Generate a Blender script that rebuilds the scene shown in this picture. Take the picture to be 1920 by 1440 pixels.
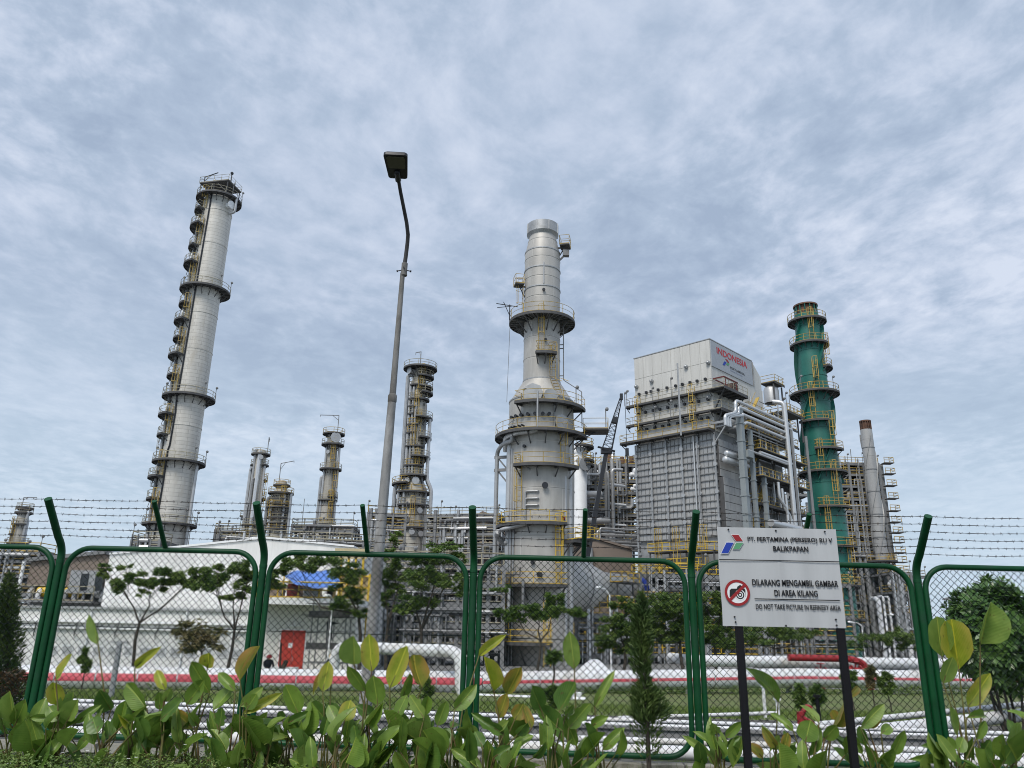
import bpy, math, random
from math import sin, cos, pi, radians, sqrt, atan2
from mathutils import Vector, Matrix
random.seed(11)
rnd = random.uniform
for o in list(bpy.data.objects):
    bpy.data.objects.remove(o)
SC = bpy.context.scene
COL = SC.collection

# ------------------------------------------------------------------ camera
FPX, EYE = 1450.0, 1.6                       # focal length in photo pixels, eye height
_w = Vector((90.0, 4520.0, FPX)).normalized()
_th = math.asin(_w.z); _ph = math.asin(_w.x / cos(_th))
_r0 = Vector((1, 0, 0)); _u0 = Vector((0, -sin(_th), cos(_th)))
CF = Vector((0, cos(_th), sin(_th)))
CR = cos(_ph) * _r0 + sin(_ph) * _u0
CU = -sin(_ph) * _r0 + cos(_ph) * _u0
CC = Vector((0, 0, EYE))
cam = bpy.data.cameras.new('camera'); camo = bpy.data.objects.new('camera', cam); COL.objects.link(camo)
cam.sensor_fit = 'HORIZONTAL'; cam.sensor_width = 36.0; cam.lens = FPX / 1920 * 36
cam.clip_start = 0.1; cam.clip_end = 8000
m3 = Matrix((CR, CU, -CF)).transposed()
camo.matrix_world = Matrix.Translation(CC) @ m3.to_4x4()
SC.camera = camo

# ------------------------------------------------------------------ sky, sun, exposure
SUN_EL, SUN_AZ = 52.0, 205.0                 # sun behind the photographer, a little to the left
SKY_GAIN = 0.60
world = bpy.data.worlds.new('World'); SC.world = world; world.use_nodes = True
nt = world.node_tree; nt.nodes.clear()
def nn(t, ty, **k):
    n = t.nodes.new(ty)
    for a, b in k.items(): setattr(n, a, b)
    return n
def setin(n, **k):
    for a, b in k.items(): n.inputs[a].default_value = b
def build_world():
    L = nt.links.new
    out = nn(nt, 'ShaderNodeOutputWorld')
    sky = nn(nt, 'ShaderNodeTexSky', sky_type='NISHITA')
    sky.sun_disc = False; sky.sun_elevation = radians(SUN_EL); sky.sun_rotation = radians(SUN_AZ)
    sky.air_density = 1.0; sky.dust_density = 2.0
    bsky = nn(nt, 'ShaderNodeBackground'); bsky.inputs['Strength'].default_value = 0.05
    L(sky.outputs[0], bsky.inputs['Color'])
    tc = nn(nt, 'ShaderNodeTexCoord')
    sep = nn(nt, 'ShaderNodeSeparateXYZ'); L(tc.outputs['Generated'], sep.inputs[0])
    zz = nn(nt, 'ShaderNodeMath', operation='MAXIMUM'); L(sep.outputs['Z'], zz.inputs[0]); zz.inputs[1].default_value = 0.0
    za = nn(nt, 'ShaderNodeMath', operation='ADD'); L(zz.outputs[0], za.inputs[0]); za.inputs[1].default_value = 0.10
    dx = nn(nt, 'ShaderNodeMath', operation='DIVIDE'); L(sep.outputs['X'], dx.inputs[0]); L(za.outputs[0], dx.inputs[1])
    dy = nn(nt, 'ShaderNodeMath', operation='DIVIDE'); L(sep.outputs['Y'], dy.inputs[0]); L(za.outputs[0], dy.inputs[1])
    cmb = nn(nt, 'ShaderNodeCombineXYZ'); L(dx.outputs[0], cmb.inputs[0]); L(dy.outputs[0], cmb.inputs[1])
    # warp the cloud plane a little
    wn = nn(nt, 'ShaderNodeTexNoise'); setin(wn, Scale=1.6, Detail=3.0); L(cmb.outputs[0], wn.inputs['Vector'])
    wsc = nn(nt, 'ShaderNodeVectorMath', operation='SCALE'); L(wn.outputs['Color'], wsc.inputs[0]); wsc.inputs['Scale'].default_value = 0.22
    wad = nn(nt, 'ShaderNodeVectorMath', operation='ADD'); L(cmb.outputs[0], wad.inputs[0]); L(wsc.outputs[0], wad.inputs[1])
    rot = nn(nt, 'ShaderNodeMapping'); rot.inputs['Rotation'].default_value = (0, 0, radians(-32)); rot.inputs['Scale'].default_value = (1.0, 0.80, 1)
    L(wad.outputs[0], rot.inputs['Vector'])
    def noise(scale, det, rough, off):
        mp = nn(nt, 'ShaderNodeMapping'); mp.inputs['Location'].default_value = off
        L(rot.outputs[0], mp.inputs['Vector'])
        n = nn(nt, 'ShaderNodeTexNoise'); setin(n, Scale=scale, Detail=det, Roughness=rough); L(mp.outputs[0], n.inputs['Vector'])
        return n.outputs['Fac']
    big = noise(1.3, 4.0, 0.5, (3.1, 1.7, 0)); mid = noise(8.5, 6.0, 0.56, (0.4, 5.2, 0)); sml = noise(19.0, 5.0, 0.6, (7.3, 2.2, 0))
    def mul(a, k):
        n = nn(nt, 'ShaderNodeMath', operation='MULTIPLY'); L(a, n.inputs[0]); n.inputs[1].default_value = k; return n.outputs[0]
    def add(a, b):
        n = nn(nt, 'ShaderNodeMath', operation='ADD'); L(a, n.inputs[0]); L(b, n.inputs[1]); return n.outputs[0]
    def mulv(a, c):
        n = nn(nt, 'ShaderNodeMath', operation='MULTIPLY'); L(a, n.inputs[0]); L(c, n.inputs[1]); return n.outputs[0]
    def sub5(a):
        n = nn(nt, 'ShaderNodeMath', operation='SUBTRACT'); L(a, n.inputs[0]); n.inputs[1].default_value = 0.5; return n.outputs[0]
    patch = nn(nt, 'ShaderNodeMapRange'); L(noise(0.8, 2.0, 0.5, (9.2, 4.4, 0)), patch.inputs[0]); setin(patch, **{'From Min': 0.38, 'From Max': 0.62, 'To Min': 0.45, 'To Max': 1.0})
    wide = noise(0.45, 3.0, 0.5, (2.2, 8.8, 0))
    cells = mulv(add(mul(sub5(mid), 0.62), mul(sub5(sml), 0.42)), patch.outputs[0])
    tot = add(add(mul(big, 0.55), mul(wide, 0.45)), cells)
    ramp = nn(nt, 'ShaderNodeValToRGB'); L(tot, ramp.inputs[0])
    cr = ramp.color_ramp
    cr.elements[0].position = 0.34; cr.elements[0].color = (0.355, 0.440, 0.580, 1)
    cr.elements[1].position = 0.68; cr.elements[1].color = (0.655, 0.72, 0.845, 1)
    e = cr.elements.new(0.46); e.color = (0.425, 0.515, 0.655, 1)
    e = cr.elements.new(0.55); e.color = (0.520, 0.600, 0.740, 1)
    # towards the horizon the layers thin into an even pale blue veil
    hz = nn(nt, 'ShaderNodeMapRange'); L(zz.outputs[0], hz.inputs[0]); setin(hz, **{'From Min': 0.02, 'From Max': 0.36, 'To Min': 0.85, 'To Max': 0.0})
    mixh = nn(nt, 'ShaderNodeMix', data_type='RGBA'); L(hz.outputs[0], mixh.inputs[0]); L(ramp.outputs[0], mixh.inputs[6]); mixh.inputs[7].default_value = (0.555, 0.685, 0.80, 1)
    bcl = nn(nt, 'ShaderNodeBackground'); L(mixh.outputs[2], bcl.inputs['Color']); bcl.inputs['Strength'].default_value = SKY_GAIN
    mx = nn(nt, 'ShaderNodeMixShader'); mx.inputs[0].default_value = 0.9
    L(bsky.outputs[0], mx.inputs[1]); L(bcl.outputs[0], mx.inputs[2]); L(mx.outputs[0], out.inputs[0])
build_world()
sun = bpy.data.lights.new('sun', 'SUN'); suno = bpy.data.objects.new('sun', sun); COL.objects.link(suno)
sun.energy = 1.5; sun.angle = radians(22); sun.color = (1.0, 0.95, 0.87)
_az = radians(SUN_AZ)
_sd = Vector((sin(_az) * cos(radians(SUN_EL)), cos(_az) * cos(radians(SUN_EL)), sin(radians(SUN_EL))))   # towards the sun
suno.rotation_euler = _sd.to_track_quat('Z', 'Y').to_euler()
vs = SC.view_settings
SC.display_settings.display_device = 'sRGB'
vs.view_transform = 'Standard'; vs.look = 'None'; vs.gamma = 1.0; vs.exposure = 0.9
vs.use_curve_mapping = False
SC.cycles.use_denoising = True
SC.cycles.pixel_filter_type = 'BLACKMAN_HARRIS'; SC.cycles.filter_width = 1.0
SC.cycles.max_bounces = 6; SC.cycles.diffuse_bounces = 3; SC.cycles.glossy_bounces = 2; SC.cycles.transmission_bounces = 3

# ------------------------------------------------------------------ measuring: photo pixel -> point in the world
def ray(x, y): return CF + CR * ((x - 960) / FPX) + CU * ((720 - y) / FPX)
def P(x, y, Y):
    r = ray(x, y); return CC + r * (Y / r.y)
def PZ(x, y, z):
    r = ray(x, y); return CC + r * ((z - EYE) / r.z)
def hitplane(x, y, p, n):
    r = ray(x, y); return CC + r * ((p - CC).dot(n) / r.dot(n))
def zat(X, Y, py):
    k = (720 - py) / FPX
    return EYE + (CU.x * X + CU.y * Y - k * CF.y * Y) / (k * CF.z - CU.z)
def mpp(p): return (p - CC).dot(CF) / FPX       # metres per photo pixel at a point

# ------------------------------------------------------------------ mesh building
class MB:
    def __init__(s): s.v = []; s.f = []
    def add(s, vs, fs):
        n = len(s.v); s.v.extend(vs); s.f.extend([tuple(i + n for i in f) for f in fs])
    def frame(s, c, ax, ay, az):
        c = Vector(c); vs = [c + ax * i + ay * j + az * k for k in (-1, 1) for j in (-1, 1) for i in (-1, 1)]
        s.add(vs, [(0, 2, 3, 1), (4, 5, 7, 6), (0, 1, 5, 4), (2, 6, 7, 3), (0, 4, 6, 2), (1, 3, 7, 5)])
    def box(s, c, d, rz=0):
        a = Vector((cos(rz), sin(rz), 0)); b = Vector((-sin(rz), cos(rz), 0))
        s.frame(c, a * d[0] / 2, b * d[1] / 2, Vector((0, 0, d[2] / 2)))
    def span(s, p, q):
        c = [(p[i] + q[i]) / 2 for i in range(3)]; s.box(c, [abs(p[i] - q[i]) for i in range(3)])
    def beam(s, a, b, w, h):
        a = Vector(a); b = Vector(b); d = b - a; l = d.length
        if l < 1e-6: return
        d /= l; up = Vector((0, 0, 1)) if abs(d.z) < .95 else Vector((1, 0, 0))
        x = d.cross(up).normalized(); y = x.cross(d)
        s.frame((a + b) / 2, x * w / 2, y * h / 2, d * l / 2)
    def tube(s, path, r, n=8, cap=True, r2=None):
        path = [Vector(p) for p in path]; m = len(path)
        if m < 2: return
        t0 = (path[1] - path[0]).normalized()
        up = Vector((0, 0, 1)) if abs(t0.z) < .9 else Vector((0, 1, 0))
        x = t0.cross(up).normalized(); base = len(s.v)
        for i, p in enumerate(path):
            if i == 0: t = path[1] - p
            elif i == m - 1: t = p - path[i - 1]
            else: t = (path[i + 1] - p).normalized() + (p - path[i - 1]).normalized()
            t = t.normalized() if t.length > 1e-9 else t0
            x = x - t * x.dot(t)
            x = x.normalized() if x.length > 1e-6 else t.orthogonal().normalized()
            y = t.cross(x); rr = r if r2 is None else r + (r2 - r) * i / (m - 1)
            for k in range(n):
                a = 2 * pi * k / n; s.v.append(p + (x * cos(a) + y * sin(a)) * rr)
        for i in range(m - 1):
            for k in range(n):
                a = base + i * n + k; b = base + i * n + (k + 1) % n
                s.f.append((a, b, b + n, a + n))
        if cap:
            s.f.append(tuple(base + k for k in range(n - 1, -1, -1)))
            s.f.append(tuple(base + (m - 1) * n + k for k in range(n)))
    def rod(s, a, b, r, n=6, r2=None): s.tube([a, b], r, n, True, r2)
    def lathe(s, c, prof, n=32, cap0=False, cap1=True):
        c = Vector(c); b = len(s.v)
        for r, z in prof:
            for k in range(n):
                a = 2 * pi * k / n; s.v.append(c + Vector((r * sin(a), -r * cos(a), z)))
        for i in range(len(prof) - 1):
            for k in range(n):
                p = b + i * n + k; q = b + i * n + (k + 1) % n
                s.f.append((p, q, q + n, p + n))
        if cap0: s.f.append(tuple(b + k for k in range(n - 1, -1, -1)))
        if cap1: s.f.append(tuple(b + (len(prof) - 1) * n + k for k in range(n)))
    def arcplate(s, c, r0, r1, z0, z1, a0, a1, n):
        c = Vector(c); b = len(s.v)
        for i in range(n + 1):
            a = a0 + (a1 - a0) * i / n; d = Vector((sin(a), -cos(a), 0))
            for r, z in ((r0, z0), (r1, z0), (r1, z1), (r0, z1)): s.v.append(c + d * r + Vector((0, 0, z)))
        for i in range(n):
            o = b + i * 4
            for k in range(4):
                s.f.append((o + k, o + (k + 1) % 4, o + 4 + (k + 1) % 4, o + 4 + k))
        s.f.append((b + 3, b + 2, b + 1, b)); s.f.append(tuple(b + n * 4 + k for k in range(4)))
    def ball(s, c, r, n=10, m=6, sz=1.0):
        c = Vector(c); pr = [(max(1e-4, r * sin(pi * i / m)), -r * cos(pi * i / m) * sz) for i in range(m + 1)]
        s.lathe(c, pr, n, True, True)
    def quad(s, a, b, c, d): s.add([Vector(a), Vector(b), Vector(c), Vector(d)], [(0, 1, 2, 3)])
    def poly(s, pts): s.add([Vector(p) for p in pts], [tuple(range(len(pts)))])
    def prism(s, pts, off):
        off = Vector(off); pts = [Vector(p) for p in pts]; n = len(pts)
        s.add(pts + [p + off for p in pts], [tuple(range(n - 1, -1, -1)), tuple(range(n, 2 * n))] + [(i, (i + 1) % n, n + (i + 1) % n, n + i) for i in range(n)])
    def mesh(s, name, mat, org, smooth):
        me = bpy.data.meshes.new(name)
        o = Vector(org); me.from_pydata([tuple(v - o) for v in s.v], [], s.f)
        if mat is not None: me.materials.append(mat)
        if smooth:
            me.shade_smooth(); me.set_sharp_from_angle(angle=radians(38))
        me.update(); return me
    def build(s, name, mat, parent=None, smooth=True, org=None):
        o = ORG[parent] if parent is not None else Vector(org if org is not None else (0, 0, 0))
        ob = bpy.data.objects.new(name, s.mesh(name, mat, o, smooth)); COL.objects.link(ob)
        if parent is not None: ob.parent = parent
        else: ob.location = o
        ORG[ob] = o; return ob
ORG = {}
def tag(o, label=None, cat=None, group=None, kind=None):
    if label: o['label'] = label
    if cat: o['category'] = cat
    if group: o['group'] = group
    if kind: o['kind'] = kind
    return o
def thing(name, label, cat, loc, group=None):
    o = bpy.data.objects.new(name, None); COL.objects.link(o); o.location = loc; o.empty_display_size = 0.3
    ORG[o] = Vector(loc); return tag(o, label, cat, group)
def copy_tree(o, parent=None):
    c = o.copy(); COL.objects.link(c); ORG[c] = ORG.get(o, Vector())
    if parent is not None: c.parent = parent
    for ch in list(o.children): copy_tree(ch, c)
    return c

# ------------------------------------------------------------------ materials
MATS = {}
def mat(name, col, rough=0.6, metal=0.0, var=0.12, scale=1.5, stretch=(1, 1, 1), bump=0.0, bscale=20.0, col2=None, thr=(0.45, 0.62), spec=0.5, coord='world', det=5.0, fine=0.0):
    """colour varied by noise in world space; col2 = a second colour in patches"""
    if name in MATS: return MATS[name]
    m = bpy.data.materials.new(name); m.use_nodes = True; t = m.node_tree; L = t.links.new
    b = t.nodes['Principled BSDF']; setin(b, Roughness=rough, Metallic=metal); b.inputs['Specular IOR Level'].default_value = spec
    if coord == 'world': src = nn(t, 'ShaderNodeNewGeometry').outputs['Position']
    else: src = nn(t, 'ShaderNodeTexCoord').outputs['Object']
    mp = nn(t, 'ShaderNodeMapping'); mp.inputs['Scale'].default_value = stretch; L(src, mp.inputs['Vector'])
    n = nn(t, 'ShaderNodeTexNoise'); setin(n, Scale=scale, Detail=det, Roughness=0.6); L(mp.outputs[0], n.inputs['Vector'])
    mr = nn(t, 'ShaderNodeMapRange'); L(n.outputs['Fac'], mr.inputs[0]); setin(mr, **{'From Min': 0.3, 'From Max': 0.7, 'To Min': 1 - var, 'To Max': 1 + var})
    hs = nn(t, 'ShaderNodeHueSaturation'); hs.inputs['Color'].default_value = (*col, 1); L(mr.outputs[0], hs.inputs['Value'])
    res = hs.outputs[0]
    if col2 is not None:
        n2 = nn(t, 'ShaderNodeTexNoise'); setin(n2, Scale=scale * 0.7, Detail=6.0, Roughness=0.65)
        mp2 = nn(t, 'ShaderNodeMapping'); mp2.inputs['Scale'].default_value = stretch; mp2.inputs['Location'].default_value = (13, 7, 3); L(src, mp2.inputs['Vector']); L(mp2.outputs[0], n2.inputs['Vector'])
        m2 = nn(t, 'ShaderNodeMapRange'); L(n2.outputs['Fac'], m2.inputs[0]); setin(m2, **{'From Min': thr[0], 'From Max': thr[1], 'To Min': 0.0, 'To Max': 1.0})
        mx = nn(t, 'ShaderNodeMix', data_type='RGBA'); L(m2.outputs[0], mx.inputs[0]); L(res, mx.inputs[6]); mx.inputs[7].default_value = (*col2, 1); res = mx.outputs[2]
    L(res, b.inputs['Base Color'])
    if bump:
        bn = nn(t, 'ShaderNodeTexNoise'); setin(bn, Scale=bscale, Detail=4.0); L(mp.outputs[0], bn.inputs['Vector'])
        bp = nn(t, 'ShaderNodeBump'); setin(bp, Strength=bump, Distance=0.02); L(bn.outputs['Fac'], bp.inputs['Height']); L(bp.outputs[0], b.inputs['Normal'])
    MATS[name] = m; return m
def cladding(name, col, R, bw, bh, dark, rough=0.45, metal=0.25, var=0.10, mortar=0.03, flat=False, stain=None):
    """sheet metal cladding on a round vessel (or flat wall): sheets told apart by slight tone, thin lap joints"""
    m = bpy.data.materials.new(name); m.use_nodes = True; t = m.node_tree; L = t.links.new
    b = t.nodes['Principled BSDF']; setin(b, Roughness=rough, Metallic=metal)
    tc = nn(t, 'ShaderNodeTexCoord'); sp = nn(t, 'ShaderNodeSeparateXYZ'); L(tc.outputs['Object'], sp.inputs[0])
    cb = nn(t, 'ShaderNodeCombineXYZ'); L(sp.outputs['Z'], cb.inputs[1])
    if flat: L(sp.outputs['X'], cb.inputs[0])
    else:
        at = nn(t, 'ShaderNodeMath', operation='ARCTAN2'); L(sp.outputs['X'], at.inputs[0]); L(sp.outputs['Y'], at.inputs[1])
        mu = nn(t, 'ShaderNodeMath', operation='MULTIPLY'); L(at.outputs[0], mu.inputs[0]); mu.inputs[1].default_value = R; L(mu.outputs[0], cb.inputs[0])
    br = nn(t, 'ShaderNodeTexBrick'); L(cb.outputs[0], br.inputs['Vector'])
    setin(br, Scale=1.0, **{'Brick Width': bw, 'Row Height': bh, 'Mortar Size': mortar, 'Mortar Smooth': 0.3})
    br.inputs['Color1'].default_value = (*[c * (1 - var) for c in col], 1); br.inputs['Color2'].default_value = (*[c * (1 + var) for c in col], 1)
    br.inputs['Mortar'].default_value = (*[c * dark for c in col], 1)
    n = nn(t, 'ShaderNodeTexNoise'); setin(n, Scale=0.5, Detail=6.0, Roughness=0.6)
    mp = nn(t, 'ShaderNodeMapping'); mp.inputs['Scale'].default_value = (1.6, 1.6, 0.16); L(tc.outputs['Object'], mp.inputs['Vector']); L(mp.outputs[0], n.inputs['Vector'])
    mr = nn(t, 'ShaderNodeMapRange'); L(n.outputs['Fac'], mr.inputs[0]); setin(mr, **{'From Min': 0.3, 'From Max': 0.7, 'To Min': 0.86, 'To Max': 1.1})
    hs = nn(t, 'ShaderNodeHueSaturation'); L(br.outputs['Color'], hs.inputs['Color']); L(mr.outputs[0], hs.inputs['Value'])
    res = hs.outputs[0]
    if stain is not None:
        n2 = nn(t, 'ShaderNodeTexNoise'); setin(n2, Scale=0.55, Detail=7.0, Roughness=0.7); mp2 = nn(t, 'ShaderNodeMapping'); mp2.inputs['Scale'].default_value = (1.3, 1.3, 0.35); mp2.inputs['Location'].default_value = (5, 2, 9)
        L(tc.outputs['Object'], mp2.inputs['Vector']); L(mp2.outputs[0], n2.inputs['Vector'])
        m2 = nn(t, 'ShaderNodeMapRange'); L(n2.outputs['Fac'], m2.inputs[0]); setin(m2, **{'From Min': 0.52, 'From Max': 0.70, 'To Min': 0.0, 'To Max': 0.8})
        mx = nn(t, 'ShaderNodeMix', data_type='RGBA'); L(m2.outputs[0], mx.inputs[0]); L(res, mx.inputs[6]); mx.inputs[7].default_value = (*stain, 1); res = mx.outputs[2]
    L(res, b.inputs['Base Color'])
    bp = nn(t, 'ShaderNodeBump'); setin(bp, Strength=0.25, Distance=0.03); L(br.outputs['Fac'], bp.inputs['Height']); bp.invert = True; L(bp.outputs[0], b.inputs['Normal'])
    return m
M = dict(
    green=mat('fence_green_paint', (0.002, 0.060, 0.018), 0.45, 0, 0.2, 6, spec=0.35, bump=0.06, bscale=60, col2=(0.014, 0.060, 0.030), thr=(0.52, 0.72)),
    wire=mat('coated_wire', (0.006, 0.013, 0.010), 0.7, 0, 0.1, spec=0.2),
    barb=mat('barbed_wire_steel', (0.05, 0.05, 0.05), 0.6, 0.5, 0.3, 20, col2=(0.07, 0.04, 0.025)),
    galv=mat('galvanised_steel', (0.36, 0.37, 0.38), 0.5, 0.4, 0.15, 0.8, col2=(0.24, 0.24, 0.235), thr=(0.55, 0.72)),
    steel=mat('grey_structural_steel', (0.20, 0.205, 0.21), 0.6, 0.1, 0.2, 0.6, col2=(0.13, 0.11, 0.10), thr=(0.58, 0.75)),
    dark=mat('dark_grating', (0.085, 0.085, 0.088), 0.7, 0.2, 0.2, 1.0),
    shiny=mat('polished_pipe_jacket', (0.60, 0.61, 0.62), 0.40, 0.6, 0.06, 2.0),
    jacket=mat('dull_pipe_jacket', (0.46, 0.465, 0.47), 0.42, 0.5, 0.12, 0.9, col2=(0.30, 0.28, 0.25), thr=(0.58, 0.75)),
    yellow=mat('yellow_railing_paint', (0.44, 0.31, 0.075), 0.6, 0, 0.25, 0.7, col2=(0.30, 0.22, 0.10), thr=(0.5, 0.68)),
    byellow=mat('bright_yellow_paint', (0.62, 0.42, 0.04), 0.5, 0, 0.12, 0.9, col2=(0.42, 0.32, 0.10), thr=(0.55, 0.7)),
    pale=mat('faded_yellow_grey_railing', (0.36, 0.33, 0.24), 0.65, 0.1, 0.2, 0.6, col2=(0.22, 0.19, 0.14), thr=(0.55, 0.7)),
    white=mat('white_paint', (0.78, 0.79, 0.80), 0.5, 0, 0.05, 1.2, col2=(0.62, 0.62, 0.60), thr=(0.62, 0.8)),
    pipewhite=mat('white_pipe_paint', (0.68, 0.69, 0.71), 0.5, 0, 0.06, 0.9, col2=(0.52, 0.49, 0.43), thr=(0.50, 0.72), bump=0.08, bscale=14),
    red=mat('red_paint', (0.28, 0.014, 0.018), 0.5, 0, 0.12, 1.5),
    stripe=mat('faded_red_stripe', (0.62, 0.10, 0.13), 0.5, 0, 0.10, 1.0, col2=(0.62, 0.20, 0.22), thr=(0.5, 0.75)),
    rust=mat('rusty_steel', (0.16, 0.085, 0.055), 0.8, 0.1, 0.3, 1.5, col2=(0.08, 0.05, 0.04)),
    black=mat('black_paint', (0.006, 0.006, 0.008), 0.65, 0, 0.3, 4, spec=0.25),
    ink=mat('sign_ink_black', (0.010, 0.010, 0.012), 0.6, 0, 0.05),
    inkred=mat('sign_ink_red', (0.30, 0.012, 0.016), 0.6, 0, 0.05),
    inkblue=mat('sign_ink_blue', (0.01, 0.045, 0.36), 0.6, 0, 0.05),
    inkgreen=mat('sign_ink_green', (0.10, 0.32, 0.16), 0.6, 0, 0.05),
    alu=mat('sign_aluminium', (0.47, 0.485, 0.495), 0.65, 0.05, 0.10, 1.4, stretch=(3, 3, 0.35), bump=0.02, bscale=40),
    pole=mat('weathered_pole', (0.20, 0.195, 0.185), 0.75, 0.1, 0.3, 4, stretch=(1, 1, 0.3), bump=0.4, bscale=18, col2=(0.10, 0.095, 0.085), thr=(0.45, 0.6)),
    polelow=mat('pale_pole_base', (0.30, 0.30, 0.295), 0.75, 0.1, 0.3, 4, stretch=(1, 1, 0.3), bump=0.4, bscale=18, col2=(0.17, 0.165, 0.155), thr=(0.48, 0.62)),
    armdark=mat('underexposed_pole_arm', (0.045, 0.043, 0.042), 0.6, 0.1, 0.3, 5),  # underexposed, near-black look of the arm put into its colour
    lamp=mat('dark_lamp_casting', (0.025, 0.027, 0.032), 0.45, 0.2, 0.1),
    glass=mat('lamp_lens', (0.11, 0.11, 0.07), 0.12, 0, 0.1),
    brick=mat('concrete_block', (0.30, 0.285, 0.245), 0.9, 0, 0.22, 5, bump=0.5, bscale=45, col2=(0.15, 0.145, 0.11), thr=(0.5, 0.68)),
    mortar=mat('mortar', (0.16, 0.155, 0.14), 0.95, 0, 0.2, 8, bump=0.4, bscale=40),
    concrete=mat('grey_concrete', (0.24, 0.245, 0.25), 0.85, 0, 0.18, 0.8, bump=0.2, col2=(0.15, 0.15, 0.15), thr=(0.5, 0.7)),
    asphalt=mat('asphalt', (0.05, 0.05, 0.05), 0.9, 0, 0.2, 6, bump=0.3, bscale=80),
    soil=mat('dark_soil', (0.045, 0.040, 0.028), 0.95, 0, 0.35, 3, bump=0.6, bscale=25, col2=(0.03, 0.045, 0.015)),
    gravel=mat('gravel_bank', (0.10, 0.095, 0.088), 0.95, 0, 0.45, 3.0, bump=0.9, bscale=12, col2=(0.05, 0.05, 0.04)),
    grass=mat('grass_ground', (0.105, 0.145, 0.032), 0.9, 0, 0.35, 2.0, bump=0.5, bscale=30, col2=(0.10, 0.10, 0.04)),
    yard=mat('plant_yard', (0.17, 0.17, 0.165), 0.9, 0, 0.2, 0.15),
    bark=mat('tree_bark', (0.060, 0.050, 0.042), 0.9, 0, 0.3, 3, bump=0.4),
    beige=mat('beige_brown_cladding', (0.225, 0.180, 0.148), 0.7, 0, 0.06, 0.3),
    glassdark=mat('dark_window', (0.03, 0.035, 0.04), 0.2, 0, 0.1),
    tarp=mat('blue_tarpaulin', (0.085, 0.20, 0.56), 0.5, 0, 0.15, 1.2, bump=0.3, bscale=2.5),
    stackgreen=mat('green_stack_paint', (0.014, 0.136, 0.106), 0.45, 0, 0.12, 0.35, stretch=(1, 1, 0.4), col2=(0.022, 0.098, 0.080), thr=(0.48, 0.66)),
    blueband=mat('blue_flange_paint', (0.03, 0.07, 0.42), 0.5, 0, 0.1),
    tealband=mat('teal_flange_paint', (0.01, 0.10, 0.09), 0.5, 0, 0.1),
    skin=mat('skin', (0.20, 0.11, 0.07), 0.6, 0, 0.1),
    navy=mat('navy_workwear', (0.018, 0.02, 0.032), 0.85, 0, 0.2),
    orange=mat('orange_workwear', (0.5, 0.09, 0.02), 0.8, 0, 0.15),
)
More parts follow.
